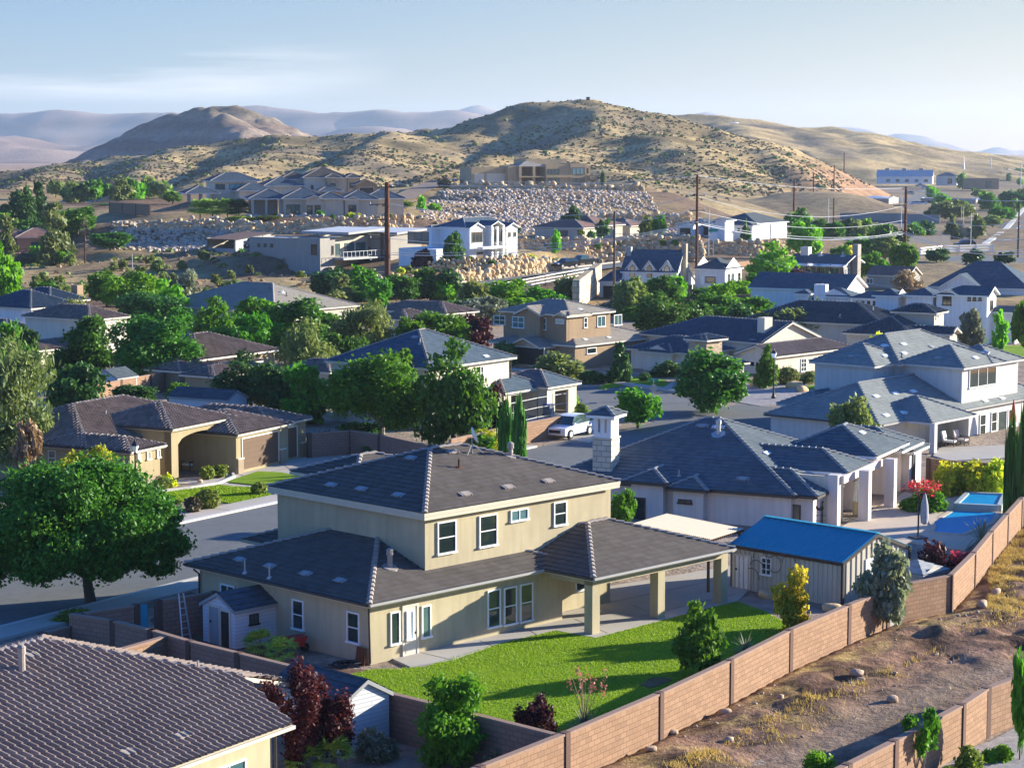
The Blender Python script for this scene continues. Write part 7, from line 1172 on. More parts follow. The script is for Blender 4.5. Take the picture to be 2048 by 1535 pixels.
# ------------------------------------------------------------ vehicles
def car(label, x, y, z, rz, paint, kind='suv', ln=4.6, group=None, detail=True, roofc=None):
    r = empty('parked_car' if kind != 'pickup' else 'pickup_truck', (x, y, z), rz, label, 'car' if kind != 'pickup' else 'pickup', group); W = .92 if kind != 'pickup' else .98; P = M[paint]; k = ln/4.6
    lo = [(-2.3, .35), (2.25, .32), (2.3, .62), (2.22, .86), (1.15, 1.02), (-2.2, 1.08), (-2.3, .8)] if kind != 'pickup' else [(-2.3, .45), (2.28, .42), (2.3, .8), (2.2, 1.0), (1.2, 1.1), (-2.28, 1.08)]
    gh = [(1.2, 1.0, .84), (.45, 1.6, .66), (-.2, 1.68, .64), (-1.55, 1.62, .62), (-2.2, 1.06, .8)] if kind != 'pickup' else [(1.15, 1.08, .88), (.5, 1.72, .7), (-.1, 1.78, .7), (-.65, 1.74, .7), (-.75, 1.08, .88)]
    mb = MB(); n = len(lo)
    for sx, pr in ((1, lo),):
        rings = [(-W+.05, .03), (-W, 0), (W, 0), (W-.05, .03)]; vs = []
        for yy, ins in ((-W*.94, .05), (-W, 0), (W, 0), (W*.94, .05)):
            cx = 0; vs += [(a*k*(1-ins*.02), yy, (c-.7)*(1-ins)+.7) for a, c in pr]
        fs = [tuple(range(n-1, -1, -1)), tuple(range(3*n, 4*n))]+[(j*n+i, j*n+(i+1) % n, (j+1)*n+(i+1) % n, (j+1)*n+i) for j in range(3) for i in range(n)]; mb.raw(vs, fs, P)
    g = len(gh); vs = [(a*k, -w, c) for a, c, w in gh]+[(a*k, w, c) for a, c, w in gh]; mb.raw(vs, [(i, i+1, g+i+1, g+i) for i in range(1, g-2)], M[roofc] if roofc else P)
    mb.build('body', r); gb = MB(); gl = M['glass']; gb.raw(vs, [(0, 1, g+1, g), (g-2, g-1, 2*g-1, 2*g-2), tuple(range(g)), tuple(range(2*g-1, g-1, -1))], gl); gb.build('windows', r)
    if kind == 'pickup': bb = MB(); bb.box(-2.2*k, -.85*k, -.8, .8, 1.085, 1.1, M['black']); bb.build('bed', r)
    for wx in (1.42*k, -1.42*k):
        for sy in (-1, 1):
            yy = sy*(W-.08); wb = MB(); wb.tube([(wx, yy-.12, .36), (wx, yy+.12, .36)], .36, 16, M['rubber']); w_ = wb.build('wheel', r); hb = MB(); hb.tube([(wx, yy-.125, .36), (wx, yy+.125, .36)], .23, 10, M['steel']); hb.build('rim', w_)
    if detail:
        for sy in (-1, 1): lb = MB(); lb.box(2.12*k, 2.27*k, sy*.72-.2, sy*.72+.2, .72, .86, M['white']); lb.build('headlight', r); tb = MB(); tb.box(-2.33*k, -2.24*k, sy*.74-.14, sy*.74+.14, .78, 1.0, M['t_red']); tb.build('tail_light', r); sb = MB(); sb.box(.85*k, 1.05*k, sy*(W+.02)-.1, sy*(W+.02)+.1, 1.02, 1.17, P); sb.build('mirror', r)
        gbx = MB(); gbx.box(2.24*k, 2.33*k, -.5, .5, .48, .72, M['black']); gbx.build('grille', r)
    return r
mk('car_white', m_plain('white_car_paint', (.8, .8, .82), .25, .6, 0, .03)); mk('car_dark', m_plain('dark_car_paint', (.02, .022, .028), .2, .6, .2, .03)); mk('car_silver', m_plain('silver_car_paint', (.4, .42, .45), .25, .6, .4, .03)); mk('car_blue', m_plain('blue_car_paint', (.05, .12, .3), .25, .6, .2, .03))
p = G(1140, 872); car('white compact SUV stopped at the kerb facing left on the near street', p[0], p[1], .02, pi+rad(58), 'car_white')
for (u, v, Y), c, lab, kd in (((1132, 541, 357), 'car_dark', 'dark SUV parked in front of the dark pickup on the hillside road', 'suv'), ((1165, 536, 361), 'car_dark', 'dark pickup parked behind the dark SUV on the hillside road', 'pickup')): q = D(u, v, Y); z = max(gz(q[0], q[1]), q[2])+.45; car(lab, q[0], q[1]+.5, z, pi+rad(40), c, kd, 5.0 if kd == 'suv' else 5.7)
p = G(1920, 694); car('white pickup parked before the white barn house', p[0], p[1], .02, pi+rad(8), 'car_white', 'pickup', 5.9)
p = G(1478, 590); car('white pickup parked beside the white annex house', p[0], p[1], .02, pi+rad(15), 'car_white', 'pickup', 5.6)
for u, v, c, lab, kd in ((1840, 373, 'car_blue', 'blue pickup at the top of the far car park', 'pickup'), (1850, 378, 'car_white', 'white pickup below the blue pickup in the far car park', 'pickup'), (1818, 389, 'car_silver', 'silver car near the bank in the far car park', 'suv'), (1830, 411, 'car_white', 'white pickup beside the storage building bay doors', 'pickup'), (1842, 411, 'car_white', 'second white pickup behind the one at the bay doors', 'pickup'), (1929, 494, 'car_dark', 'dark car waiting at the far road corner', 'suv'), (508, 499, 'car_silver', 'silver car seen through the open carport side', 'suv'), (1725, 497, 'car_white', 'white car half hidden by bushes behind the verandah house', 'suv')):
    if u == 508: q = D(u, 497, 390); car(lab, q[0], q[1], gz(q[0], q[1])+.2, .3, c, kd, 4.6)
    else: q = G(u, v); car(lab, q[0], q[1], .03, pi+.25, c, kd, 5.2 if kd == 'pickup' else 4.7, detail=False)
# ------------------------------------------------------------ poles, wires, lamps, signs
def pole(label, u, vt, vb, Y=None, r0=.2, mat='pole', arms=(), name='utility_pole'):
    p = G(u, vb) if Y is None else D(u, vb, Y); z = gz(p[0], p[1]) if p[1] > 262 else 0
    if p[1] > 565: z = max(z, float(hz(np.array([p[0]]), np.array([p[1]]))[0]))
    top = D(u, vt, p[1])[2]; r = empty(name, (p[0], p[1], z), 0, label, 'utility pole'); mb = MB(); mb.tube([(0, 0, -.5), (0, 0, top-z)], [r0, r0*.72], 12, M[mat]); mb.build('shaft', r)
    for va, l0, l1 in arms:
        za = D(u, va, p[1])[2]-z; mb = MB(); mb.bar((l0, -.2, za), (l1, -.2, za+.12*abs(l0)*.2), .12, .14, M['pole']); a = mb.build('crossarm', r)
        for x in (l0+.1, l1-.1): mb = MB(); mb.lathe((x, -.2, za+.05), [(.05, 0), (.1, .1), (.06, .2), (.1, .3), (.03, .4)], 8, M['steel']); mb.build('insulator', a)
    return Vector((p[0], p[1], z)), top
PA = pole('tall thick rusty steel pole with brackets before the modern grey house', 775, 364, 578, 318, .46, 'rust', ((374, -.9, .9), (409, -2.6, 0), (440, -2.6, 0), (477, -2.6, 0), (512, -2.8, 0), (521, -2.6, 0))); PB = pole('slim dark pole in front of the dormered farmhouse', 1228, 422, 600, 302, .2, 'pole'); PC = pole('tall dark pole behind the dormered farmhouse', 1393, 349, 532, 330, .24, 'rust', ((391, -1.2, 1.2), (421, -1.2, 1.2), (445, -1.2, 1.2))); PD = pole('tall rusty pole behind the small brown house at right', 1809, 373, 533, 372, .3, 'rust', ((411, -2.2, 0), (468, -1.5, 1.5)))
pole('slim dark pole on the slope right of the white charcoal-roofed house', 1587, 361, 462, 560, .3, 'rust'); pole('thin pole on the hill edge above the white yard', 1626, 347, 434, 700, .25, 'rust'); pole('twin grey yard pole before the long grey wall', 1656, 396, 470, 560, .14, 'steel'); pole('second twin grey yard pole before the long grey wall', 1666, 396, 505, 470, .18, 'rust'); pole('thin tall pole left of the storage building', 1667, 330, 425, 720, .22, 'rust'); pole('far pole on the hill shoulder below the water tank', 1688, 305, 345, 1000, .3, 'rust'); pole('dark pole beside the far road at the right', 2036, 400, 505, 430, .22, 'pole'); pole('pale twin pole before the golden-green tree', 1922, 412, 470, 560, .12, 'steel'); pole('second pale twin pole before the golden-green tree', 1926, 412, 470, 560, .12, 'steel'); pole('thin steel pole at the far road corner', 1941, 426, 490, 470, .12, 'steel'); pole('thin pole right of the storage building pole', 1802, 392, 460, 600, .14, 'steel'); pole('street pole beside the sign on the farmhouse side road', 1417, 420, 506, 400, .1, 'steel'); pole('thin pale street pole on the brown slope at left', 265, 508, 545, 362, .09, 'steel'); pole('far tall thin mast at the right edge', 2041, 325, 375, 1200, .3, 'steel'); pole('far thin mast left of the right-edge mast', 1981, 315, 350, 1500, .35, 'steel')
def wire(label, pts, sag, r=.035, n=18, k=1):
    mb = MB()
    for (a, b) in zip(pts[:-1], pts[1:]):
        A, B = Vector(D(*a)), Vector(D(*b)); mb.tube([A.lerp(B, i/n)-Vector((0, 0, sag*4*(i/n)*(1-i/n))) for i in range(n+1)], r, 5, M['wire'])
    o = mb.build('power_line'); return tag(o, label, 'power line', 'power lines between the poles')
for args in (('top wire from the tall rusty pole to the pole behind the farmhouse', ((775, 367, 318), (1393, 351, 330), (1809, 376, 372), (2080, 400, 330)), .9), ('second wire from the upper bracket of the tall rusty pole', ((780, 407, 318), (1393, 391, 330), (1809, 411, 372), (2080, 428, 330)), 2.6), ('third wire from the middle bracket of the tall rusty pole', ((782, 447, 318), (1393, 421, 330), (1809, 440, 372), (2080, 470, 330)), 2.0), ('fourth wire from the lower middle bracket of the tall rusty pole', ((782, 477, 318), (1393, 446, 330), (1809, 462, 372), (2080, 492, 330)), 2.0), ('lowest thick wire bundle from the tall rusty pole', ((782, 509, 318), (1393, 447, 330), (1809, 468, 372), (2080, 503, 330)), 1.7, .06), ('thin wire just above the lowest wire bundle', ((782, 505, 318), (1393, 444, 329), (1809, 466, 371), (2080, 499, 330)), 1.5), ('thin slack wire behind the white annex house', ((1393, 470, 330), (1700, 560, 318), (2080, 585, 300)), .8, .02)): wire(*args)
def lamp(label, u, vt, vb):
    p = G(u, vb); top = D(u, vt, p[1])[2]; r = empty('street_lamp', (p[0], p[1], 0), 0, label, 'street lamp'); mb = MB(); mb.lathe((0, 0, 0), [(.2, 0), (.2, .2), (.12, .35), (.07, .8), (.055, top-.95), (.11, top-.9), (.05, top-.8)], 12, M['black']); mb.build('post', r); mb = MB(); mb.lathe((0, 0, top-.8), [(.11, 0), (.24, .35), (.24, .4)], 12, M['glass_l']); mb.build('lantern', r); mb = MB(); mb.lathe((0, 0, top-.4), [(.27, 0), (.2, .12), (.06, .28), (.02, .42)], 12, M['black']); mb.build('lamp_cap', r)
lamp('black street lamp before the olive house with arched entry', 272, 878, 1000); lamp('tall black street lamp on the gravel bed before the clipped conical tree', 1547, 697, 797)
def txt(parent, s, size, mat, loc, rot):
    c = bpy.data.curves.new('lettering', 'FONT'); c.body = s; c.size = size; c.align_x = 'CENTER'; c.align_y = 'CENTER'; c.extrude = .004; o = bpy.data.objects.new('lettering', c); put(o, parent); o.location = loc; o.rotation_euler = rot; c.materials.append(mat)
mk('sgreen', m_plain('sign_green', (.0, .32, .2), .5))
p = G(1307, 800); top = D(1307, 757, p[1])[2]; r = empty('street_sign', (p[0], p[1], 0), 0, 'green street name blade over the grey back of an octagonal stop sign', 'street sign'); mb = MB(); mb.tube([(0, 0, 0), (0, 0, top)], .04, 8, M['steel']); mb.build('post', r); mb = MB(); mb.box(-.42, .42, -.02, .02, top-.22, top, M['sgreen']); mb.box(-.02, .02, -.42, .42, top-.46, top-.26, M['sgreen']); mb.build('name_blade', r); mb = MB(); z = top-.85; mb.slab([(.36*cos(rad(22.5+45*i)), .36*sin(rad(22.5+45*i))) for i in range(8)], (0, .05, z), (1, 0, 0), (0, 0, 1), (0, .03, 0), M['steel']); mb.build('stop_plate', r)
p = D(1426, 506, 400); r = empty('road_sign', (p[0], p[1], gz(p[0], p[1])), 0, 'small white round-faced road sign with a green blade by the boulder wall', 'street sign'); mb = MB(); mb.tube([(0, 0, 0), (0, 0, 4.4)], .06, 8, M['steel']); mb.build('post', r); mb = MB(); mb.box(-.9, .9, -.04, .04, 4.6, 5.1, M['sgreen']); mb.build('name_blade', r); mb = MB(); mb.slab([(.8*cos(rad(30*i)), .8*sin(rad(30*i))) for i in range(12)], (0, -.08, 3.7), (1, 0, 0), (0, 0, 1), (0, .05, 0), M['white']); mb.build('plate', r)
# ------------------------------------------------------------ fences and railings
def fence(label, px, h, step, mat='white', rails=3, name='rail_fence', thin=.12, lift=0):
    pts = [D(*q) if len(q) == 3 else G(*q) for q in px]; z = [max(q[2], gz(q[0], q[1]) if q[1] > 262 else 0)+lift for q in pts]; r = empty(name, tuple(pts[0]), 0, label, 'fence'); o = Vector(pts[0]); mb = MB()
    for i in range(len(pts)-1):
        a = Vector((pts[i][0], pts[i][1], z[i]))-o; b = Vector((pts[i+1][0], pts[i+1][1], z[i+1]))-o
        for k in range(rails): e = Vector((0, 0, h*(.25+.68*k/max(1, rails-1)))); mb.bar(a+e, b+e, thin*.5, thin*1.1, M[mat])
        n = max(1, int((b-a).length/step))
        for k in range(n+1): c = a.lerp(b, k/n); pb = MB(); pb.bar(c-Vector((0, 0, .3)), c+Vector((0, 0, h)), thin, thin, M[mat]); pb.build('post', r)
    mb.build('rail', r)
fence('white three-rail fence along the hillside road below the pickups', ((935, 596, 306), (1010, 583, 318), (1090, 568, 330), (1170, 553, 342), (1202, 547, 348)), 1.4, 3.2, thin=.14); fence('white rail fence before the dormered farmhouse', ((1262, 612, 296), (1300, 610, 297), (1345, 612, 296)), 1.5, 3, thin=.2); fence('far white rail fence along the dry field', ((1840, 513), (1885, 509), (1985, 506)), 1.6, 4, thin=.25); fence('metal railing on the tan retaining wall beside the white car', ((1015, 862), (1075, 848), (1133, 838)), 2.3, 1.4, 'steel', 3, 'railing', .05)
fence('thin white railing along the adobe house terrace', ((930, 374, 604), (1040, 376, 602), (1160, 378, 602), (1280, 378, 604)), 1.3, 3, 'steel', 2, 'railing', .1, lift=.5); fence('dark iron fence before the long brown roof house', ((1180, 483, 412), (1270, 482, 412), (1370, 480, 414)), 1.2, 2.5, 'grey', 2, 'railing', .07, lift=.3); fence('dark iron gate fence beside the arched entry house drive', ((608, 907), (660, 899)), 1.5, .5, 'black', 3, 'railing', .06)
r = empty('pergola', (0, 0, 0), 0, 'patio cover with a flat cream corrugated roof between the two houses', 'pergola'); q = [Vector(G(u, v, 2.75)) for u, v in ((1421, 1079), (1488, 1057.6), (1335.7, 1034.7), (1265, 1047))]; r.location = q[0]; mb = MB(); e1, e2 = q[1]-q[0], q[3]-q[0]; mk('cream_sheet', m_plain('cream_sheet', (.44, .37, .28), .6))
n = 40
for i in range(n):
    for a, b, z0, z1 in ((i/n, (i+.5)/n, 0, .05), ((i+.5)/n, (i+1)/n, .05, 0)): mb.poly([e2*a+Vector((0, 0, z0)), e2*b+Vector((0, 0, z1)), e2*b+e1+Vector((0, 0, z1)), e2*a+e1+Vector((0, 0, z0))], M['cream_sheet'])
mb.build('roof', r, fix=False); mb = MB()
for i in range(17): c = e1*(i/16); mb.bar(c+Vector((0, 0, -.08)), c+e2+Vector((0, 0, -.08)), .05, .12, M['wood'])
mb.build('rafter', r)
for a, b in ((0.04, .04), (.96, .04), (.04, .96), (.96, .96)): c = e1*a+e2*b; mb = MB(); mb.bar(c+Vector((0, 0, -2.75)), c+Vector((0, 0, -.15)), .14, .14, M['wood']); mb.build('post', r)
# ------------------------------------------------------------ sheds
def shed(label, u, v, rz, a, b, h, rise, wall, roof, gable='b0', doors=None, win=None):
    p = G(u, v); s = House('garden_shed', label, 'shed', (u, v), 0, rz, 0, wall=wall, roof=roof, kind='flat', sl=rise, o=.12, fas='grey', cap=None, near=False); s.blk(R=a, L=b, ze=h, g=(gable, gable[0]+('1' if gable[1] == '0' else '0'))); return s
mk('t_shed', m_tile('blue_grey_shingle', (.055, .07, .085), (.10, .12, .135), .3, .2)); mk('vinyl', m_block('vinyl_siding', (.62, .63, .65), 3.0, .16, .012, .03, (.35, .35, .37))); mk('t_pale', m_tile('pale_shingle', (.30, .31, .31), (.42, .43, .43), .4, .3)); mk('vinylt', m_block('shed_siding', (.62, .57, .48), 3.0, .16, .012, .03, (.35, .33, .28)))
s = shed('white plastic garden shed with blue-grey roof and dark open doors', 470, 1300, 45, 2.7, 2.6, 1.75, .5, 'vinyl', 't_shed', 'a0'); s.doorl(0, 'L', .5, 1.1, .02, 1.6, 'dark'); s.doorl(0, 'L', 1.25, 1.95, .02, 1.7, 'grey'); s.winl(0, 'R', .9, 1.4, .95, 1.45, 'grd'); s.fin()
s = shed('white vinyl shed with blue-grey roof and a sunlit gable end below the lawn', 686, 1512, 45.4, 2.5, 4.2, 1.95, .55, 'vinyl', 't_shed', 'b0'); s.fin()
mb = MB(); mb.lathe((0, 0, 0), [(.1, 0), (.16, .03), (.1, .05)], 8, M['black'])
s = shed('small white shed with a pale shingle roof behind the block wall', 1845, 1207, 44, 2.3, 2.3, 1.4, .4, 'vinylt', 't_pale', 'b0'); s.fin(); s = shed('dark low shed roof behind the arched entry house', 455, 850, 62, 3, 6, 2.0, .45, 'vinyl', 't_shed', 'b0'); s.fin(); s = shed('small grey shed with white skylights among trees', 236, 800, 62, 3, 3, 1.9, .5, 'vinyl', 't_shed', 'a0'); s.fin()
# ------------------------------------------------------------ small things
p = G(366, 1292); r = empty('ladder', (p[0], p[1], 0), rad(40), 'grey aluminium ladder leaning beside the white plastic shed', 'ladder'); mb = MB(); mb.bar((0, 0, 0), (.12, .5, 2.3), .05, .06, M['steel']); mb.bar((.45, 0, 0), (.36, .5, 2.3), .05, .06, M['steel']); mb.build('rail', r); mb = MB()
for i in range(7): f = (i+.7)/8; mb.bar((.12*f, .5*f, 2.3*f), (.45-.09*f, .5*f, 2.3*f), .06, .03, M['steel'])
mb.build('rung', r)
p = G(592, 1305); r = empty('wheelbarrow', (p[0], p[1], 0), .6, 'red wheelbarrow standing against the shaded house wall', 'wheelbarrow'); mk('red', m_plain('red_paint', (.45, .02, .02), .45)); mb = MB(); mb.slab([(-.45, .75), (.45, .75), (.25, .35), (-.25, .35)], (0, -.3, 0), (1, 0, 0), (0, 0, 1), (0, .6, 0), M['red']); mb.build('tray', r); mb = MB(); mb.tube([(.45, -.05, .2), (.45, .05, .2)], .2, 14, M['rubber']); mb.build('wheel', r); mb = MB(); mb.bar((.45, -.2, .25), (-.9, -.28, .6), .04, .04, M['wood']); mb.bar((.45, .2, .25), (-.9, .28, .6), .04, .04, M['wood']); mb.bar((-.3, -.25, .45), (-.3, -.25, 0), .03, .03, M['dark']); mb.bar((-.3, .25, .45), (-.3, .25, 0), .03, .03, M['dark']); mb.build('handle', r)
p = G(1836, 1077); r = empty('patio_umbrella', (p[0], p[1], .05), .4, 'closed grey and white patio umbrella on a dark offset pole by the pool', 'umbrella'); mk('canvas', m_plain('grey_canvas', (.42, .42, .42), .8, .2, 0, .4, 6)); mb = MB(); mb.tube([(0, 0, 0), (0, 0, 2.6)], .05, 8, M['black']); mb.bar((0, 0, 2.55), (.45, 0, 2.5), .06, .06, M['black']); mb.build('pole', r); mb = MB(); mb.lathe((.4, 0, 0), [(.05, .75), (.2, .85), (.24, 1.3), (.2, 1.9), (.08, 2.45), (.02, 2.55)], 12, M['canvas']); mb.build('canopy', r); mb = MB(); mb.box(-.4, .4, -.4, .4, 0, .08, M['dark']); mb.build('base', r)
p = G(2026, 865); r = empty('patio_umbrella', (p[0], p[1], .05), 0, 'closed red patio umbrella before the windows of the pale house', 'umbrella'); mb = MB(); mb.tube([(0, 0, 0), (0, 0, 2.5)], .04, 8, M['dark']); mb.build('pole', r); mb = MB(); mb.lathe((0, 0, 0), [(.05, .7), (.26, .8), (.24, 1.3), (.06, 2.4), (.02, 2.6)], 12, M['red']); mb.build('canopy', r)
p = G(1713, 1030); r = empty('patio_heater', (p[0], p[1], .05), 0, 'tall pyramid patio heater under the pink house patio roof', 'heater'); mb = MB(); mb.box(-.22, .22, -.22, .22, 0, .8, M['st_olive']); mb.build('base', r); mb = MB(); mb.tube([(0, 0, .8), (0, 0, 1.9)], [.14, .11], 10, M['glass_l']); mb.build('glass_tube', r); mb = MB()
for a, b in ((-.2, -.2), (.2, -.2), (.2, .2), (-.2, .2)): mb.bar((a, b, .8), (a*.6, b*.6, 2.0), .03, .03, M['steel'])
mb.lathe((0, 0, 1.98), [(.26, 0), (.26, .05), (.1, .15)], 8, M['steel']); mb.build('frame', r)
def chair(label, u, v, rz, cush='white'):
    p = G(u, v); r = empty('lounge_chair', (p[0], p[1], .03), rz, label, 'chair'); mb = MB(); mb.box(-.34, .34, -.34, .34, .34, .46, M[cush]); mb.build('seat', r); mb = MB(); mb.slab([(-.34, .42), (.34, .42), (.34, 1.1), (-.34, 1.1)], (0, .3, 0), (1, 0, 0), (0, .25, 1), (0, .12, 0), M[cush]); mb.build('backrest', r)
    for a in (-.36, .36):
        for b in (-.34, .36): mb = MB(); mb.bar((a, b, 0), (a, b, .6 if b < 0 else .7), .05, .05, M['dark']); mb.build('leg', r)
        mb = MB(); mb.bar((a, -.36, .6), (a, .4, .64), .07, .05, M['dark']); mb.build('armrest', r)
chair('white cushioned armchair under the arched entry', 378, 940, rad(-30)); chair('white cushioned lounge chair on the far patio by the plants', 1902, 893, rad(60)); chair('second lounge chair on the far patio nearer the red umbrella', 1925, 890, rad(50), 'st_pink')
p = G(1097, 833); r = empty('wheelie_bin', (p[0], p[1], 0), rad(54), 'blue-lidded wheelie bin outside the open garage', 'bin'); mk('blue_p', m_plain('blue_plastic', (.02, .06, .35), .4)); mk('grey_p', m_plain('slate_plastic', (.10, .14, .18), .5)); mb = MB(); mb.slab([(-.28, .08), (.28, .08), (.33, 1.0), (-.33, 1.0)], (0, -.35, 0), (1, 0, 0), (0, 0, 1), (0, .7, 0), M['grey_p']); mb.build('body', r); mb = MB(); mb.box(-.36, .36, -.4, .4, 1.0, 1.07, M['blue_p']); mb.build('lid', r); mb = MB(); mb.tube([(-.3, .33, .12), (.3, .33, .12)], .12, 10, M['rubber']); mb.build('wheel', r)
p = G(1066, 826); mb = MB(); mb.lathe((0, 0, 0), [(.36, 0), (.38, .1), (.38, 1.2), (.34, 1.32), (.1, 1.34)], 16, M['blue_p']); o = mb.build('water_barrel', None, 'tall bright blue barrel just inside the open garage', 'barrel', smooth=True); o.location = (p[0], p[1]+1.0, .03)
p = G(1052, 826); mb = MB(); mb.lathe((0, 0, 0), [(.36, 0), (.38, .1), (.38, 1.1), (.34, 1.2), (.1, 1.22)], 16, M['grey_p']); o = mb.build('water_barrel', None, 'dark slate barrel left of the blue barrel in the garage', 'barrel', smooth=True); o.location = (p[0], p[1]+1.2, .03)
p = G(1827, 880); top = D(1827, 795, p[1])[2]; r = empty('basketball_hoop', (p[0], p[1], 0), 0, 'basketball hoop on a grey post before the pale roof', 'basketball hoop'); mb = MB(); mb.tube([(0, 0, 0), (0, 0, top-.3)], .07, 8, M['grey']); mb.bar((0, 0, top-.4), (-.1, -.5, top-.2), .08, .08, M['grey']); mb.build('post', r); mb = MB(); mb.box(-.9, .75, -.56, -.5, top-.35, top+.05, M['glass_b']); mb.build('backboard', r); mb = MB(); mb.tube([(-.05+.23*cos(i*.524), -.85+.23*sin(i*.524), top-.25) for i in range(13)], .015, 6, M['red'], False); mb.build('rim', r)
p = G(719, 1330); mb = MB(); mb.slab([(-.3, 0), (.3, 0), (.3, .75), (-.3, .75)], (0, 0, 0), (1, 0, 0), (0, .15, 1), (0, .05, 0), M['rust']); o = mb.build('rusty_panel', None, 'rusty square panel leaning on the house corner', 'panel'); o.location = (p[0], p[1], .02); o.rotation_euler = (0, 0, rad(-45))
p = G(757, 1325); mb = MB(); mb.tube([(.45*cos(i*.4)*.7, .1, .75+.65*sin(i*.4)) for i in range(14)], .02, 6, M['wood']); o = mb.build('hose', None, 'brown looped hose against the sunlit house corner', 'hose'); o.location = (p[0], p[1], .02); o.rotation_euler = (0, 0, rad(45))
hb = MB(); rr = random.Random(2)
for k in range(5): hb.tube([(.5*cos(i*.5+k)+rr.uniform(-.15, .15)+k*.1, .35*sin(i*.5+k)+rr.uniform(-.1, .1), .06+.03*k) for i in range(14)], .025, 5, M['black'])
p = G(680, 1332); o = hb.build('black_tubing', None, 'tangled black irrigation tubing on the bark beside the house', 'tubing'); o.location = (p[0], p[1], 0)
p = G(1640, 1068); r = empty('weather_vane', (p[0], p[1], 0), 0, 'rusty rooster weather vane on a rod by the pink house window', 'weather vane'); mb = MB(); mb.tube([(0, 0, 0), (0, 0, 1.9)], .02, 6, M['iron']); mb.bar((-.3, 0, 1.1), (.3, 0, 1.1), .03, .03, M['iron']); mb.bar((-.25, 0, .8), (.3, 0, .8), .03, .03, M['iron']); mb.build('rod', r); mb = MB(); mb.slab([(-.2, 0), (.1, -.05), (.2, .1), (.14, .3), (.05, .28), (.02, .14), (-.12, .14), (-.22, .3), (-.28, .15)], (0, 0, 1.4), (1, 0, 0), (0, 0, 1), (0, .03, 0), M['iron']); mb.build('rooster', r)
p = D(1461, 262, 1780); r = put(bpy.data.objects.new('water_tank', None)); r.location = (p[0], p[1], D(1461, 263, 1780)[2]-1); tag(r, 'round white water tank on the hill at right', 'water tank'); mb = MB(); mb.lathe((0, 0, 0), [(8.2, -6), (8.2, 7.6), (7.8, 8.3), (.5, 9)], 32, M['white']); mb.build('shell', r)
p = D(1176, 202, 1000); z = float(hz(np.array([p[0]]), np.array([p[1]]))[0]); mb = MB(); mb.box(-.8, .8, -.6, .6, 0, 1.4, M['pole']); mb.box(-1, 1, -.8, .8, 1.4, 1.6, M['pole']); o = mb.build('summit_box', None, 'tiny dark equipment box on the summit of the big hill', 'equipment box'); o.location = (p[0], p[1], z-.2)
for i in range(6):
    p = G(1660+i*18, 470-(i % 2)*2); mb = MB(); mb.box(-1.6, 1.6, -1, 1, 0, 1.9, M['t_dark']); mb.box(-1.7, 1.7, -1.1, 1.1, 1.9, 2.0, M['dark']); o = mb.build('storage_bin', None, 'dark open-fronted storage bin in the yard behind the long grey wall', 'storage bin', 'bins in the storage yard'); o.location = (p[0], p[1]+30, .03)
p = G(1935, 474); mb = MB(); mb.prism([(-3, -.5), (3, -.5), (3, .5), (-3, .5)], 0, 2.4, M['gabion']); mb.prism([(-3, -.5), (-1.4, -.5), (-1.4, .5), (-3, .5)], 2.4, 4.2, M['gabion']); o = mb.build('sandstone_wall', None, 'stepped pale sandstone sign wall at the far road corner', 'wall'); o.location = (p[0], p[1], 0)
p = G(1180, 603); q = G(1200, 600)
o = wallrun([D(1152, 594, 288)[:2], D(1197, 590, 330)[:2]], 4.2, (M['gabion'], M['blockcap'], M['post']), 1.0, 0, 'block_wall', 'tall wall of big tan blocks left of the dormered farmhouse', z=[0, 0], cap=False)
wallrun([D(300, 432, 455)[:2], D(220, 433, 470)[:2]], 2.2, BW, .25, 6, label='red-brown block wall among the left hillside trees', z=[gz(*D(300, 432, 455)[:2])]*2); wallrun([D(1095, 472, 414)[:2], D(1135, 478, 410)[:2]], 1.6, (M['st_rose'], M['blockcap'], M['post']), .25, 0, label='short rose wall beside the tall narrow bright tree', z=[gz(*D(1115, 475, 412)[:2])]*2)
# ------------------------------------------------------------ haze
mb = MB(); mb.box(-3200, 4200, -120, 10900, -42, 240, M['white']); o = mb.build('haze'); o.data.materials.clear(); t = NT('haze_air'); t.n.remove(t.b); v = t.N('ShaderNodeVolumePrincipled'); v.inputs['Color'].default_value = (.62, .78, 1, 1); v.inputs['Density'].default_value = HAZE; v.inputs['Anisotropy'].default_value = .3; t.L(v.outputs[0], t.out.inputs['Volume']); o.data.materials.append(t.m); tag(o, kind='stuff')
EXPO = 1.5
# ------------------------------------------------------------ light, sky, camera
SAZ = math.atan2(.921, .389); SEL = rad(14.5)
w = bpy.data.worlds.new('World'); scn.world = w; w.use_nodes = True; t = w.node_tree; bg = t.nodes['Background']
sky = t.nodes.new('ShaderNodeTexSky'); sky.sky_type = 'NISHITA'; sky.sun_disc = False; sky.sun_elevation = SEL; sky.sun_rotation = SAZ; sky.altitude = 900; sky.air_density = 1.0; sky.dust_density = .45; sky.ozone_density = 3.0
tc = t.nodes.new('ShaderNodeTexCoord'); mp = t.nodes.new('ShaderNodeMapping'); mp.inputs['Scale'].default_value = (2.2, 1.2, 26); t.links.new(tc.outputs['Generated'], mp.inputs[0])
nz = t.nodes.new('ShaderNodeTexNoise'); nz.inputs['Scale'].default_value = 1.6; nz.inputs['Detail'].default_value = 8; nz.inputs['Roughness'].default_value = .6; t.links.new(mp.outputs[0], nz.inputs['Vector'])
rp = t.nodes.new('ShaderNodeValToRGB'); rp.color_ramp.elements[0].position = .44; rp.color_ramp.elements[1].position = .68; t.links.new(nz.outputs['Fac'], rp.inputs[0])
sx = t.nodes.new('ShaderNodeSeparateXYZ'); t.links.new(tc.outputs['Generated'], sx.inputs[0])
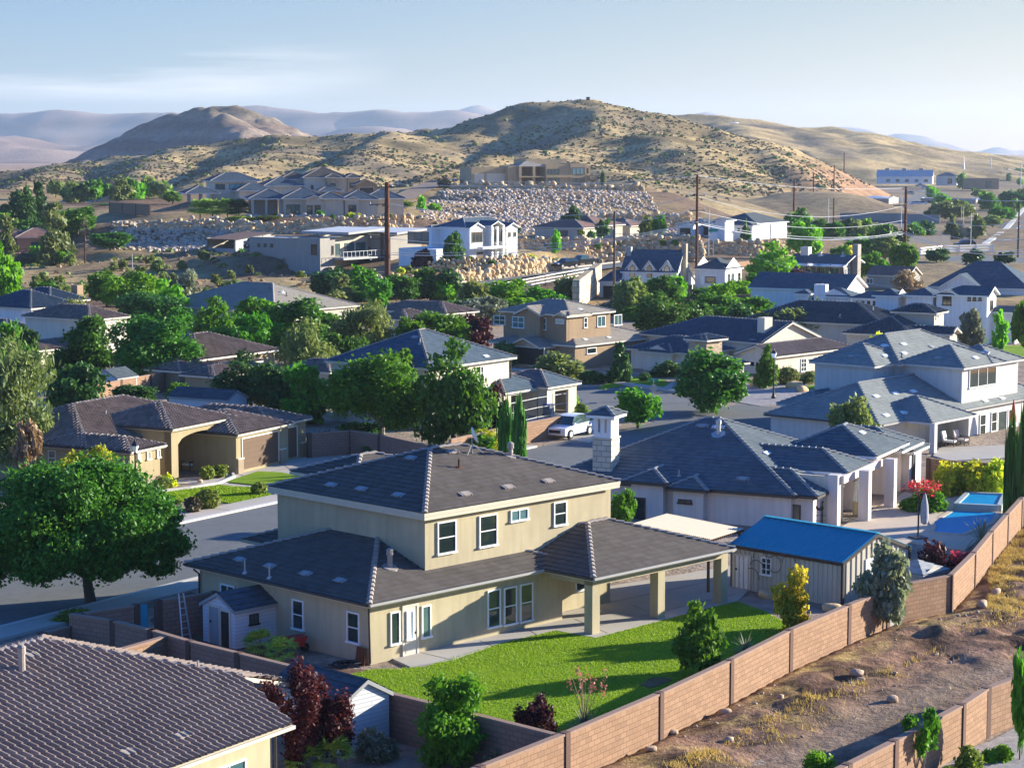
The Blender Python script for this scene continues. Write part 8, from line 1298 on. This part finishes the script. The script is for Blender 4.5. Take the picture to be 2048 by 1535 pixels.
def mr(a, f0, f1, t0, t1):
    n = t.nodes.new('ShaderNodeMapRange'); n.inputs[1].default_value = f0; n.inputs[2].default_value = f1; n.inputs[3].default_value = t0; n.inputs[4].default_value = t1; t.links.new(a, n.inputs[0]); return n.outputs[0]
def mm(op, a, b):
    n = t.nodes.new('ShaderNodeMath'); n.operation = op; t.links.new(a, n.inputs[0])
    if isinstance(b, float): n.inputs[1].default_value = b
    else: t.links.new(b, n.inputs[1])
    return n.outputs[0]
def cmix(f, a, b):
    n = t.nodes.new('ShaderNodeMix'); n.data_type = 'RGBA'; t.links.new(f, n.inputs[0])
    for k, c in ((6, a), (7, b)):
        if isinstance(c, tuple): n.inputs[k].default_value = c+(1,)
        else: t.links.new(c, n.inputs[k])
    return n.outputs[2]
band = mm('MULTIPLY', mr(sx.outputs[2], .02, .028, 0, 1), mr(sx.outputs[2], .042, .054, 1, 0)); band = mm('MULTIPLY', band, mr(sx.outputs[0], -.13, -.05, 1, 0)); fac = mm('MULTIPLY', mm('MULTIPLY', rp.outputs[0], band), .95)
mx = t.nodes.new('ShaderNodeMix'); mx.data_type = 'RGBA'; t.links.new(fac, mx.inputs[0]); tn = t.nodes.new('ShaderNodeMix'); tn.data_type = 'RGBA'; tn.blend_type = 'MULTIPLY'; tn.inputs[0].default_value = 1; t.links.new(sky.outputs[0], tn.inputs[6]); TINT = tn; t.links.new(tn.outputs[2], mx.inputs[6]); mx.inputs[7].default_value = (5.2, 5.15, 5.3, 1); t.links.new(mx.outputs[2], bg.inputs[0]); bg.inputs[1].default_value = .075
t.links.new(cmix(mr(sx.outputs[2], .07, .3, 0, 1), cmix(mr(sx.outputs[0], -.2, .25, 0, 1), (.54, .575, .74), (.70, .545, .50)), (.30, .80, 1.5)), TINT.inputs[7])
sl = bpy.data.lights.new('sun', 'SUN'); sl.energy = 5.0; sl.angle = rad(.53); sl.color = (1, .93, .77); so = bpy.data.objects.new('sun', sl); put(so)
sd = Vector((sin(SAZ)*cos(SEL), cos(SAZ)*cos(SEL), sin(SEL))); so.rotation_euler = sd.to_track_quat('Z', 'Y').to_euler()
cam = bpy.data.cameras.new('camera'); co = bpy.data.objects.new('camera', cam); put(co); cam.sensor_width = 36; cam.lens = FPX/2048*36; cam.clip_end = 40000; cam.clip_start = 1
co.location = (0, 0, CAMH); co.rotation_euler = (pi/2-PITCH, 0, 0); scn.camera = co
scn.view_settings.view_transform = 'Standard'; scn.view_settings.look = 'None'; scn.view_settings.exposure = EXPO; scn.view_settings.gamma = 1
cy = scn.cycles; cy.max_bounces = 6; cy.diffuse_bounces = 3; cy.glossy_bounces = 2; cy.transmission_bounces = 3; cy.transparent_max_bounces = 8; cy.volume_bounces = 0; cy.use_denoising = True; cy.sample_clamp_indirect = 6
